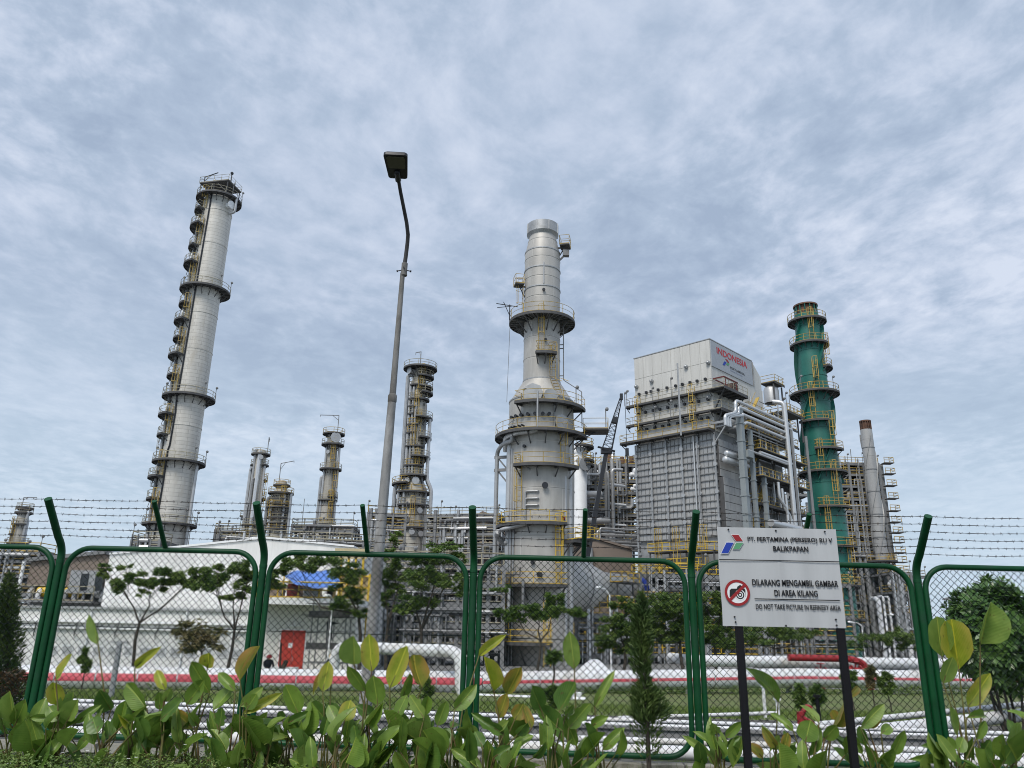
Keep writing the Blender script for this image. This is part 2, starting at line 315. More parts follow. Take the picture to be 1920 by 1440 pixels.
def leafmat(name, c1, c2, edge=None, veins=True, trans=0.3, vscale=9.0, rough=0.38):
    m = bpy.data.materials.new(name); m.use_nodes = True; t = m.node_tree; L = t.links.new
    b = t.nodes['Principled BSDF']; setin(b, Roughness=rough); out = t.nodes['Material Output']
    geo = nn(t, 'ShaderNodeNewGeometry'); n = nn(t, 'ShaderNodeTexNoise'); setin(n, Scale=vscale, Detail=4.0); L(geo.outputs['Position'], n.inputs['Vector'])
    mr = nn(t, 'ShaderNodeMapRange'); L(n.outputs['Fac'], mr.inputs[0]); setin(mr, **{'From Min': 0.35, 'From Max': 0.65})
    mx = nn(t, 'ShaderNodeMix', data_type='RGBA'); L(mr.outputs[0], mx.inputs[0]); mx.inputs[6].default_value = (*c1, 1); mx.inputs[7].default_value = (*c2, 1); res = mx.outputs[2]
    if veins:
        tc = nn(t, 'ShaderNodeTexCoord'); sp = nn(t, 'ShaderNodeSeparateXYZ'); L(tc.outputs['Object'], sp.inputs[0])
        ab = nn(t, 'ShaderNodeMath', operation='ABSOLUTE'); L(sp.outputs['X'], ab.inputs[0])
        if edge is not None:
            ad = nn(t, 'ShaderNodeMath', operation='MULTIPLY_ADD'); L(n.outputs['Fac'], ad.inputs[0]); ad.inputs[1].default_value = 0.35; L(ab.outputs[0], ad.inputs[2])
            mp = nn(t, 'ShaderNodeMath', operation='MULTIPLY_ADD'); L(sp.outputs['Y'], mp.inputs[0]); mp.inputs[1].default_value = 0.22; L(ad.outputs[0], mp.inputs[2])
            er = nn(t, 'ShaderNodeMapRange'); L(mp.outputs[0], er.inputs[0]); setin(er, **{'From Min': 0.44, 'From Max': 0.74})
            me = nn(t, 'ShaderNodeMix', data_type='RGBA'); L(er.outputs[0], me.inputs[0]); L(res, me.inputs[6]); me.inputs[7].default_value = (*edge, 1); res = me.outputs[2]
        # midrib and side veins
        rb = nn(t, 'ShaderNodeMapRange'); L(ab.outputs[0], rb.inputs[0]); setin(rb, **{'From Min': 0.008, 'From Max': 0.03, 'To Min': 0.55, 'To Max': 0.0})
        mv = nn(t, 'ShaderNodeMix', data_type='RGBA'); L(rb.outputs[0], mv.inputs[0]); L(res, mv.inputs[6]); mv.inputs[7].default_value = (min(1, c2[0] * 2.2 + .05), min(1, c2[1] * 1.7 + .05), c2[2] * 1.5 + .02, 1); res = mv.outputs[2]
        v1 = nn(t, 'ShaderNodeMath', operation='MULTIPLY_ADD'); L(ab.outputs[0], v1.inputs[0]); v1.inputs[1].default_value = -0.9; L(sp.outputs['Y'], v1.inputs[2])
        v2 = nn(t, 'ShaderNodeMath', operation='MULTIPLY'); L(v1.outputs[0], v2.inputs[0]); v2.inputs[1].default_value = 75.0
        v3 = nn(t, 'ShaderNodeMath', operation='SINE'); L(v2.outputs[0], v3.inputs[0])
        bp = nn(t, 'ShaderNodeBump'); setin(bp, Strength=0.10, Distance=0.01); L(v3.outputs[0], bp.inputs['Height']); L(bp.outputs[0], b.inputs['Normal'])
    if veins:
        sn = nn(t, 'ShaderNodeTexNoise'); setin(sn, Scale=34.0, Detail=2.0); L(geo.outputs['Position'], sn.inputs['Vector'])
        sr = nn(t, 'ShaderNodeMapRange'); L(sn.outputs['Fac'], sr.inputs[0]); setin(sr, **{'From Min': 0.66, 'From Max': 0.74, 'To Max': 0.75})
        sx = nn(t, 'ShaderNodeMix', data_type='RGBA'); L(sr.outputs[0], sx.inputs[0]); L(res, sx.inputs[6]); sx.inputs[7].default_value = (0.13, 0.085, 0.03, 1); res = sx.outputs[2]
    L(res, b.inputs['Base Color'])
    tr = nn(t, 'ShaderNodeBsdfTranslucent'); L(res, tr.inputs['Color'])
    ms = nn(t, 'ShaderNodeMixShader'); ms.inputs[0].default_value = trans; L(b.outputs[0], ms.inputs[1]); L(tr.outputs[0], ms.inputs[2]); L(ms.outputs[0], out.inputs[0])
    return m
LM = dict(
    d=leafmat('leaf_dark_green', (0.080, 0.165, 0.030), (0.130, 0.235, 0.045), trans=0.34),
    g=leafmat('leaf_green', (0.135, 0.235, 0.036), (0.200, 0.315, 0.052), trans=0.35),
    l=leafmat('leaf_light_green', (0.19, 0.30, 0.060), (0.26, 0.37, 0.080), trans=0.38),
    y=leafmat('leaf_yellow_green', (0.27, 0.34, 0.034), (0.38, 0.43, 0.045), edge=(0.46, 0.40, 0.07), trans=0.40),
    o=leafmat('leaf_yellow_brown', (0.19, 0.22, 0.035), (0.30, 0.29, 0.045), edge=(0.42, 0.25, 0.06), trans=0.38),
)
M['tree'] = leafmat('tree_foliage', (0.070, 0.140, 0.030), (0.190, 0.270, 0.065), veins=False, vscale=1.1, trans=0.42, rough=0.5)
M['tree2'] = leafmat('fresh_tree_foliage', (0.075, 0.150, 0.030), (0.18, 0.27, 0.060), veins=False, vscale=1.3, trans=0.42, rough=0.5)
M['dry'] = leafmat('dry_foliage', (0.12, 0.13, 0.05), (0.26, 0.21, 0.10), veins=False, vscale=1.5, trans=0.25, rough=0.7)
M['conifer'] = leafmat('conifer_spray', (0.032, 0.072, 0.015), (0.085, 0.135, 0.028), veins=False, vscale=5.0, trans=0.15, rough=0.7)
M['bush'] = leafmat('glossy_bush_leaf', (0.036, 0.095, 0.020), (0.10, 0.19, 0.040), veins=False, vscale=3.0, trans=0.2, rough=0.35)
M['cover'] = leafmat('ground_cover_leaf', (0.085, 0.155, 0.030), (0.180, 0.260, 0.055), veins=False, vscale=5.0, trans=0.2, rough=0.5)
M['blade'] = leafmat('grass_blade', (0.10, 0.165, 0.030), (0.17, 0.23, 0.050), veins=False, vscale=2.0, trans=0.25, rough=0.6)
M['stem'] = mat('plant_stem', (0.13, 0.125, 0.035), 0.6, 0, 0.3, 9, col2=(0.13, 0.075, 0.03), thr=(0.5, 0.62))
M['flower'] = mat('white_petal', (0.8, 0.8, 0.78), 0.6, 0, 0.05)

# ================================================================== ground and terrain
def strip(name, prof, m, x0=-400, x1=400, nx=40, slope=0.0, wob=0.0):
    b = MB(); xs = [x0 + (x1 - x0) * i / nx for i in range(nx + 1)]
    for j, (Y, z) in enumerate(prof):
        for x in xs: b.v.append(Vector((x, Y, z - slope * max(-12, min(12, x)) + (rnd(-wob, wob) if 0 < j < len(prof) - 1 else 0))))
    for j in range(len(prof) - 1):
        for i in range(nx):
            a = j * (nx + 1) + i; b.f.append((a, a + 1, a + nx + 2, a + nx + 1))
    return tag(b.build(name, m), kind='structure')
SITE = -1.4
def bed(x): return 0.25 - 0.012 * max(-12, min(12, x))
strip('road', [(-60, 0), (-20, 0.0), (5.9, 0.0)], M['asphalt'])
strip('planting_bed', [(6.06, 0.26), (7.0, 0.26), (8.0, 0.25), (8.93, 0.24)], M['soil'], slope=0.012, nx=200, wob=0.01)
kb = MB(); kb.span((-60, 5.9, -0.2), (60, 6.06, 0.36)); tag(kb.build('road_kerb', M['concrete'], smooth=False), kind='structure')
strip('ditch_ground', [(9.12, 0.20), (10, 0.10), (11.5, -0.45), (14, -0.8), (19.5, -1.0), (21.0, -1.0)], M['soil'], nx=160, wob=0.04, slope=0.008)
strip('gravel_bank', [(21.0, -1.0), (22.5, -0.86), (24.0, -0.70), (24.6, -0.66)], M['gravel'], nx=300, wob=0.05, slope=0.008)
strip('grass_verge', [(24.6, -0.66), (26, -0.70), (29, -0.85), (33, -1.08), (50, -1.22)], M['grass'], nx=160, wob=0.03, slope=0.008)
strip('plant_yard', [(31.5, -1.5), (36, SITE), (200, SITE), (800, SITE), (4000, SITE)], M['yard'], x0=-4000, x1=4000, nx=8)

# ================================================================== building blocks of the plant
def dirv(a): a = radians(a); return Vector((sin(a), -cos(a), 0))
def railing(path, parent, m, h=1.1, r=0.04, post=1.6, name='railing', closed=False):
    b = MB(); path = [Vector(p) for p in path]; up = Vector((0, 0, 1))
    b.tube([p + up * h for p in path], r, 4); b.tube([p + up * h * .52 for p in path], r * .8, 4)
    acc = 0.0; b.rod(path[0], path[0] + up * h, r, 4)
    for i in range(1, len(path)):
        acc += (path[i] - path[i - 1]).length
        if acc >= post or i == len(path) - 1: b.rod(path[i], path[i] + up * h, r, 4); acc = 0
    for i in range(len(path) - 1): b.beam(path[i] + up * .05, path[i + 1] + up * .05, .03, .09)
    return b.build(name, m, parent, smooth=False)
def platform(T, z, r0, r1, a0=-180, a1=180, rail='pale', deck='dark', h=1.1, rr=0.045, brace=True, c=None):
    c = Vector((ORG[T].x, ORG[T].y, 0)) if c is None else Vector((c[0], c[1], 0))
    full = (a1 - a0) >= 359; n = max(4, int((a1 - a0) / 12)); b = MB()
    b.arcplate(c, r0, r1, z - .10, z, radians(a0), radians(a1), n)
    b.arcplate(c, r1 - .02, r1 + .06, z - .28, z + .03, radians(a0), radians(a1), n)
    k = max(2, int((a1 - a0) / 24))
    for i in range(k + (0 if full else 1)):
        d = dirv(a0 + (a1 - a0) * i / k)
        b.beam(c + d * r0 + Vector((0, 0, z - .2)), c + d * r1 + Vector((0, 0, z - .2)), .14, .22)
        if brace: b.beam(c + d * (r0 + .02) + Vector((0, 0, z - .95 * (r1 - r0))), c + d * (r0 + (r1 - r0) * .8) + Vector((0, 0, z - .2)), .1, .1)
    p = b.build('platform', M[deck], T, smooth=False)
    pts = [c + dirv(a0 + (a1 - a0) * i / n) * (r1 - .02) + Vector((0, 0, z)) for i in range(n + 1)]
    if not full: pts = [c + dirv(a0) * (r0 + .1) + Vector((0, 0, z))] + pts + [c + dirv(a1) * (r0 + .1) + Vector((0, 0, z))]
    railing(pts, p, M[rail], h, rr)
    return p
def ladder(T, a, r, z0, z1, m='yellow', cage=True, w=0.32, c=None, name='ladder', rr=0.045):
    c = Vector((ORG[T].x, ORG[T].y, 0)) if c is None else Vector((c[0], c[1], 0))
    d = dirv(a); t = Vector((cos(radians(a)), sin(radians(a)), 0)); o = c + d * r; b = MB(); Z = lambda z: Vector((0, 0, z))
    for s in (-w, w): b.rod(o + t * s + Z(z0), o + t * s + Z(z1), rr, 4)
    k = max(2, int((z1 - z0) / .55))
    for i in range(k): b.rod(o - t * w + Z(z0 + (z1 - z0) * (i + .5) / k), o + t * w + Z(z0 + (z1 - z0) * (i + .5) / k), rr * .7, 3)
    if cage:
        q = max(2, int((z1 - z0 - 2) / 1.1) + 1); ang = [i * pi / 4 for i in range(5)]
        hoop = [t * (cos(x) * w * 1.2) + d * (sin(x) * .75) for x in ang]
        for i in range(q): b.tube([o + p + Z(z0 + 2 + (z1 - z0 - 1.6) * i / max(1, q - 1)) for p in hoop], rr * .9, 3)
        for p in hoop: b.rod(o + p + Z(z0 + 2), o + p + Z(z1 + .4), rr * .7, 3)
    return b.build(name, M[m], T, smooth=False)
def pipe(parent, path, r, m='jacket', n=10, bend=None, name='pipe'):
    """pipe run with rounded elbows"""
    path = [Vector(p) for p in path]; R = bend if bend is not None else r * 2.2; out = [path[0]]
    for i in range(1, len(path) - 1):
        a, p, q = path[i - 1], path[i], path[i + 1]; u = (a - p); v = (q - p); k = min(R, u.length * .45, v.length * .45)
        if k < 1e-3: continue
        s = p + u.normalized() * k; e = p + v.normalized() * k
        for j in range(6):
            t = j / 5; out.append(s * (1 - t) ** 2 + p * 2 * t * (1 - t) + e * t * t)
    out.append(path[-1]); b = MB(); b.tube(out, r, n)
    return b.build(name, M[m], parent) if parent is not None else b
def valve(parent, p, s=0.5, m='red'):
    b = MB(); p = Vector(p); b.ball(p, s * .45, 8, 5); b.rod(p, p + Vector((0, 0, s)), s * .08, 5)
    b.lathe(p + Vector((0, 0, s)), [(s * .4, 0), (s * .45, .03), (s * .4, .06)], 10, True, True)
    return b.build('valve', M[m], parent)
def drum(parent, a, c, r, m='jacket', name='vessel', n=18):
    a = Vector(a); c = Vector(c); d = (c - a).normalized(); b = MB()
    path = []; rr = []
    L = (c - a).length; k = r * .5
    prof = [(.05, -k), (.55, -k * .85), (.85, -k * .5), (1, 0), (1, L * .33), (1.015, L * .335), (1.015, L * .345), (1, L * .35), (1, L), (.85, L + k * .5), (.55, L + k * .85), (.05, L + k)]
    x = d.orthogonal().normalized(); y = d.cross(x); base = 0
    for q, z in prof:
        for i in range(n):
            t = 2 * pi * i / n; b.v.append(a + d * z + (x * cos(t) + y * sin(t)) * r * q)
    for j in range(len(prof) - 1):
        for i in range(n):
            p0 = j * n + i; p1 = j * n + (i + 1) % n; b.f.append((p0, p1, p1 + n, p0 + n))
    b.f.append(tuple(range(n - 1, -1, -1))); b.f.append(tuple((len(prof) - 1) * n + i for i in range(n)))
    return b.build(name, M[m], parent)
def floodlight(parent, p, h=1.6):
    b = MB(); p = Vector(p); b.rod(p, p + Vector((0, 0, h)), .05, 4); b.ball(p + Vector((.12, -.12, h)), .22, 6, 4)
    return b.build('floodlight', M['steel'], parent)

class Tower:
    def __init__(s, name, label, cat, px, py, Y, group=None, zb=SITE):
        p = P(px, py, Y); s.X, s.Y = p.x, Y; s.o = thing(name, label, cat, (p.x, Y, zb), group); s.zb = zb
    def z(s, py): return zat(s.X, s.Y, py)
    def m(s, py): return mpp(Vector((s.X, s.Y, s.z(py))))
    def at(s, a, r, z): return Vector((s.X, s.Y, z)) + dirv(a) * r
    def shell(s, prof, m, name='shell', n=40, cap=True):
        b = MB(); b.lathe((s.X, s.Y, 0), prof, n, False, cap); return b.build(name, m, s.o)
    def ring(s, z, r, h=.12, m='galv', name='flange', n=36):
        b = MB(); b.lathe((s.X, s.Y, z), [(r - .1, -h), (r, -h), (r, h), (r - .1, h)], n, False, False); return b.build(name, M[m], s.o, smooth=False)
    def nozzle(s, a, r, z, l=.6, q=.25, m='jacket'):
        b = MB(); b.rod(s.at(a, r - .1, z), s.at(a, r + l, z), q, 8); b.rod(s.at(a, r + l, z), s.at(a, r + l + .12, z), q * 1.5, 8); return b.build('nozzle', M[m], s.o)
    def davit(s, a, r, z, h, l, m='steel', da=25):
        b = MB(); t = s.at(a, r, z + h); e = s.at(a + da, max(.2, r - l) if da == 0 else r, z + h + .1)
        e = t + (e - t).normalized() * l if (e - t).length > .01 else t
        b.rod(s.at(a, r, z), t, .09, 5); b.rod(t, e, .09, 5); b.rod(s.at(a, r, z + h * .7), t + (e - t) * .35, .06, 4); b.rod(e, e - Vector((0, 0, .5)), .05, 4); return b.build('davit', M[m], s.o, smooth=False)

# ================================================================== tall distillation column, left
CL1 = cladding('column_cladding', (0.56, 0.54, 0.495), 2.5, 3.1, 0.62, 0.62, var=0.05, rough=0.5, metal=0.15, stain=(0.43, 0.40, 0.345))
def tall_column():
    T = Tower('distillation_column', 'tallest silver distillation column, leaning row of half platforms down one side', 'distillation column', 363, 690, 120)
    z = T.z; ztop = z(368)
    rb, rt = 2.72, 2.44
    prof = [(rb, SITE)]; zz = 6.0
    while zz < ztop - 3:
        r = rb + (rt - rb) * (zz / ztop); prof += [(r, zz - .06), (r + .05, zz - .05), (r + .05, zz + .05), (r - .005, zz + .06)]; zz += 6.4
    prof += [(rt, ztop - 1.6), (rt * .96, ztop - .7), (rt * .75, ztop), (rt * .35, ztop + .35), (.05, ztop + .45)]
    T.shell(prof, CL1, n=44); R = lambda zv: rb + (rt - rb) * zv / ztop
    for py, r1, a0, a1, rail in ((377, 3.75, -180, 180, 'pale'), (547, 4.0, -180, 180, 'pale'), (747, 4.0, -180, 180, 'pale'), (868, 3.9, -180, 180, 'pale'), (984, 3.9, -180, 180, 'pale')):
        platform(T.o, z(py), R(z(py)), r1, a0, a1, rail)
        for a in (55, 100): floodlight(T.o, T.at(a, r1, z(py)), 2.0)
        floodlight(T.o, T.at(-80, r1 - .3, z(py)), 2.2)
    halves = [402, 433, 470, 503, 577, 609, 641, 673, 710, 783, 820, 898, 938]
    for i, py in enumerate(halves):
        zz = z(py); platform(T.o, zz, R(zz), R(zz) + (1.5 if i % 2 else 1.2), -112 + (6 if i % 2 else 0), -22 - (12 if i % 2 == 0 else 0), 'pale')
        if i % 2: T.nozzle(-58, R(zz), zz + 1.3, .5, .42, 'white')
        b = MB(); b.tube([T.at(-98, R(zz) + .2, zz - 1.8), T.at(-98, R(zz) + 1.5, zz - 1.0), T.at(-98, R(zz) + 1.3, zz - .2)], .06, 4); b.build('bracket', M['steel'], T.o)
    lv = [984, 938, 898, 868, 820, 783, 747, 710, 673, 641, 609, 577, 547, 503, 470, 433, 402, 377]
    for i in range(len(lv) - 1):
        a = -31 if i % 2 == 0 else -36
        if i % 2 == 0 or lv[i] in (898,):
            ladder(T.o, a, R(z(lv[i])) + .25, z(lv[i]), z(lv[i + 1]) + 1.0, 'yellow', True, .42)
            b = MB(); b.arcplate((T.X, T.Y, 0), R(z(lv[i])) + .02, R(z(lv[i])) + .12, z(lv[i]), z(lv[i + 1]), radians(a - 6), radians(a + 7), 3); b.build('ladder_backing', M['pale'], T.o, smooth=False)
        else: ladder(T.o, -78, R(z(lv[i])) + .3, z(lv[i]), z(lv[i + 1]) + 1.0, 'pale', True, .35)
    # dark instrument line running down the face, bent round two platforms
    pth = []
    for py, a in ((372, -8), (520, -12), (560, -13), (700, -15), (735, -16), (742, -21), (780, -14), (842, -16), (850, -20), (905, -18), (1000, -19), (1060, -20)): pth.append(T.at(a, R(z(py)) + .12, z(py)))
    b = MB(); b.tube(pth, .12, 5); b.build('downpipe', M['lamp'], T.o)
    pipe(T.o, [T.at(80, R(10) + .5, SITE), T.at(80, R(20) + .5, z(872)), T.at(80, R(20) - .2, z(866))], .26, 'jacket')
    pipe(T.o, [T.at(-62, R(10) + .35, SITE), T.at(-66, R(60) + .35, z(420))], .2, 'galv', n=8)
    pipe(T.o, [T.at(-80, R(10) + .25, SITE), T.at(-82, R(70) + .25, z(395))], .15, 'steel', n=6)
    # manhole and elbow under the top platform
    T.nozzle(62, R(ztop), z(392), .8, .5, 'white')
    pipe(T.o, [T.at(72, R(ztop), z(404)), T.at(72, R(ztop) + 1.2, z(404)), T.at(72, R(ztop) + 1.2, z(378))], .22, 'jacket')
    # upper deck on legs
    zu = ztop + 1.7; b = MB(); rot = radians(-12); c = Vector((T.X - .1, T.Y, zu))
    b.box(c, (5.6, 4.2, .16), rot)
    for sx in (-2.6, 0, 2.6):
        for sy in (-1.9, 1.9):
            q = c + Vector((sx * cos(rot) - sy * sin(rot), sx * sin(rot) + sy * cos(rot), 0)); b.rod(q, q - Vector((0, 0, 2.6)), .1, 4)
    for sx in (-2.6, 2.6):
        q = c + Vector((sx * cos(rot) + 1.9 * sin(rot), sx * sin(rot) - 1.9 * cos(rot), 0)); b.beam(q - Vector((0, 0, 2.2)), c + Vector((0, -1.9, 0)), .1, .1)
    up = b.build('platform', M['dark'], T.o, smooth=False)
    cs = [c + Vector((x * cos(rot) - y * sin(rot), x * sin(rot) + y * cos(rot), .08)) for x, y in ((-2.8, -2.1), (-1.4, -2.1), (0, -2.1), (1.4, -2.1), (2.8, -2.1), (2.8, 0), (2.8, 2.1), (0, 2.1), (-2.8, 2.1), (-2.8, 0), (-2.8, -2.1))]
    railing(cs, up, M['pale'], post=1.0)
    for x in (-1.2, .3, 1.5):
        b = MB(); b.rod(c + Vector((x, 0, 0)), c + Vector((x, 0, 1.3)), .22, 8); b.ball(c + Vector((x, 0, 1.4)), .3, 8, 5); b.build('relief_valve', M['jacket'], T.o)
    b = MB(); b.rod(c + Vector((-2.7, -.6, 0)), c + Vector((-2.8, -.6, 1.7)), .09, 5); b.rod(c + Vector((-2.8, -.6, 1.7)), c + Vector((-.3, -1.2, 2.3)), .09, 5); b.rod(c + Vector((-2.75, -.6, .9)), c + Vector((-1.5, -.9, 2.0)), .06, 4); b.build('davit', M['lamp'], T.o)
    b = MB(); b.rod(c + Vector((1.9, -.6, 0)), c + Vector((1.9, -.6, 2.5)), .09, 5); b.ball(c + Vector((1.9, -.6, 2.6)), .3, 6, 4); b.build('beacon_light', M['lamp'], T.o)
    return T
tall_column()

# ================================================================== slender columns behind the sheds
CL2 = cladding('small_column_cladding', (0.44, 0.42, 0.375), 1.6, 3.0, 1.1, 0.7, var=0.06, rough=0.5, metal=0.2, stain=(0.30, 0.26, 0.20))
CL3 = cladding('stained_column_cladding', (0.44, 0.42, 0.37), 2.4, 3.0, 1.6, 0.6, var=0.07, rough=0.55, metal=0.15, stain=(0.34, 0.26, 0.17))
def slim(name, label, px, py, Y, shell, plats, pipes=(), davits=(), ladders=(), mt=None, group=None, noz=()):
    T = Tower(name, label, 'process column', px, py, Y, group)
    prof = []
    for yy, hw in shell: prof.append((hw * T.m(yy), T.z(yy)))
    prof = sorted(prof, key=lambda q: q[1]); prof = [(prof[0][0], SITE)] + prof; rt, zt = prof[-1]
    prof += [(rt * .9, zt + rt * .3), (rt * .5, zt + rt * .5), (.05, zt + rt * .55)]
    T.shell(prof, mt or CL2, n=28)
    def R(zv):
        for (r0, z0), (r1, z1) in zip(prof, prof[1:]):
            if z0 <= zv <= z1: return r0 + (r1 - r0) * (zv - z0) / max(1e-6, z1 - z0)
        return rt
    for pl in plats:
        yy, hw, a0, a1 = pl[:4]; zz = T.z(yy); platform(T.o, zz, R(zz) * .98, max(hw * T.m(yy), R(zz) + .7), a0, a1, pl[4] if len(pl) > 4 else 'pale', rr=.055)
    for a, off, r, y0, y1, m in pipes:
        z1 = T.z(y1); z0 = SITE if y0 is None else T.z(y0); ra, rb = R(z0 + 1) + off, R(z1) + off; pth = [T.at(a, ra, z0)]
        if ra - rb > .5:
            zc = next((q for q in [z0 + (z1 - z0) * k / 60 for k in range(61)] if R(q) + off < rb + .35), z1); pth += [T.at(a, ra, zc - 2.2), T.at(a, rb, zc)]
        pipe(T.o, pth + [T.at(a, rb, z1), T.at(a, R(z1) - .2, z1)], r, m, n=8)
    for a, y0, y1 in ladders: ladder(T.o, a, max(R(T.z(y0)), R(T.z(y1))) + .3, T.z(y0), T.z(y1) + 1, 'yellow', True, .42, rr=.055)
    for a, r, yy, h, l, da in davits: T.davit(a, r * T.m(yy), T.z(yy), h, l, 'steel', da)
    for a, yy, l, q in noz: T.nozzle(a, R(T.z(yy)), T.z(yy), l, q, 'jacket')
    return T
slim('distillation_column', 'slim pale column with a long thin davit arm on top, beside a squat one', 481, 920, 170, [(848, 10), (1000, 13.5)],
     [(852, 17, -180, 180), (873, 16, -140, -40), (872, 14, 40, 120), (900, 15, 60, 130, 'yellow'), (935, 17, 60, 140, 'yellow'), (968, 24, -130, -70), (985, 18, -180, 180)],
     [(-70, .5, .35, None, 880, 'jacket'), (-40, .35, .3, None, 845, 'galv'), (10, .25, .45, None, 850, 'shiny'), (62, .3, .3, None, 870, 'jacket'), (-20, .3, .2, None, 900, 'steel')],
     [(70, 14, 850, 3.6, 3.6, 70)], [(75, 968, 935), (75, 935, 900)], noz=[(-50, 880, .6, .3), (20, 860, .7, .35)])
slim('fractionator', 'squat column wrapped in close stacked ring platforms', 523, 960, 170, [(905, 9), (918, 10), (922, 14), (1000, 16)],
     [(910, 14, -180, 180, 'yellow'), (925, 23, -180, 180, 'yellow'), (936, 20, -180, 180), (945, 21, -180, 180), (952, 24, -150, 60, 'yellow'), (962, 20, -180, 180), (971, 19, -180, 180), (981, 21, -160, 160), (992, 20, -180, 180, 'yellow')],
     [(75, .8, .4, None, 925, 'jacket'), (-70, .9, .4, None, 935, 'steel'), (40, .5, .3, None, 930, 'galv'), (-35, .5, .3, None, 940, 'jacket')],
     [(-60, 6, 908, 4.6, 3.4, 80)], [(-30, 992, 952), (30, 952, 925)], CL3)
slim('distillation_column', 'slim pale column with four ring platforms and a hooked davit', 619, 890, 170, [(818, 11), (832, 11), (836, 9), (935, 11.5), (1000, 13)],
     [(814, 20, -180, 180, 'yellow'), (834, 20.5, -180, 180), (880, 20, -180, 180), (932, 15, 10, 140, 'yellow'), (938, 11, -180, 180), (983, 15, -30, 150, 'yellow')],
     [(-75, .6, .35, None, 895, 'galv'), (-55, .3, .25, None, 840, 'jacket'), (75, .6, .3, None, 840, 'jacket'), (55, .25, .25, None, 880, 'steel')],
     [(40, 14, 812, 3.8, 4.4, -95)], [(35, 983, 932), (55, 932, 880), (20, 880, 834)], noz=[(25, 824, 1.0, .8), (-20, 850, .5, .3)])
slim('distillation_column', 'far grey column showing just above the barbed wire at the edge of the view', 40, 985, 180, [(955, 9), (1000, 11.5), (1060, 13)],
     [(953, 14, -180, 180), (961, 15, -180, 180), (983, 14, -120, 60), (1002, 14, -110, -20), (1018, 15, -140, 140)], [(60, .5, .35, None, 960, 'galv'), (75, .4, .3, None, 975, 'jacket'), (-40, .3, .25, None, 985, 'steel')],
     [(-10, 8, 950, 2.0, 2.6, 80)], [(-20, 1018, 983)])
slim('fractionating_column', 'busy mid sized column with platforms at every level, just behind the lamp post', 779, 850, 150, [(693, 12.5), (893, 14.5), (900, 15), (918, 23), (1040, 25)],
     [(692, 31, -180, 180), (708, 26, 0, 130), (727, 25, 10, 130), (724, 17, -120, 0), (738, 26, 20, 130), (750, 20, -120, 120), (764, 18, -130, -10), (778, 18, -130, -20), (785, 28, 0, 125), (798, 18, -130, 10, 'yellow'), (813, 17, -140, -5, 'yellow'), (822, 28, 20, 130), (838, 19, -130, 60), (858, 28, -10, 130), (874, 20, -130, 60, 'yellow'),
      (893, 27, -180, 180), (909, 40, -130, -15, 'yellow'), (924, 32, -180, 180, 'yellow'), (948, 31, -180, 180, 'pale'), (990, 28, -180, 180, 'yellow')],
     [(-72, 1.1, .38, None, 706, 'galv'), (-60, .5, .30, None, 720, 'jacket'), (-30, .35, .24, None, 730, 'galv'), (72, 1.3, .34, None, 785, 'jacket'), (60, .5, .24, None, 760, 'steel'), (-8, .3, .24, 890, 760, 'galv'), (85, 1.0, .25, None, 822, 'galv')],
     [(0, 4, 690, 3.4, 2.0, -100)], [(8, 990, 948), (20, 893, 858), (-12, 858, 813), (18, 813, 785), (-2, 785, 750), (12, 750, 724), (25, 724, 700)], CL3,
     noz=[(-50, 700, 1.2, .5), (15, 905, .6, .5), (-25, 905, .6, .4), (35, 960, .6, .4), (-15, 970, .5, .3), (10, 1000, .5, .4), (45, 1003, .5, .4)])

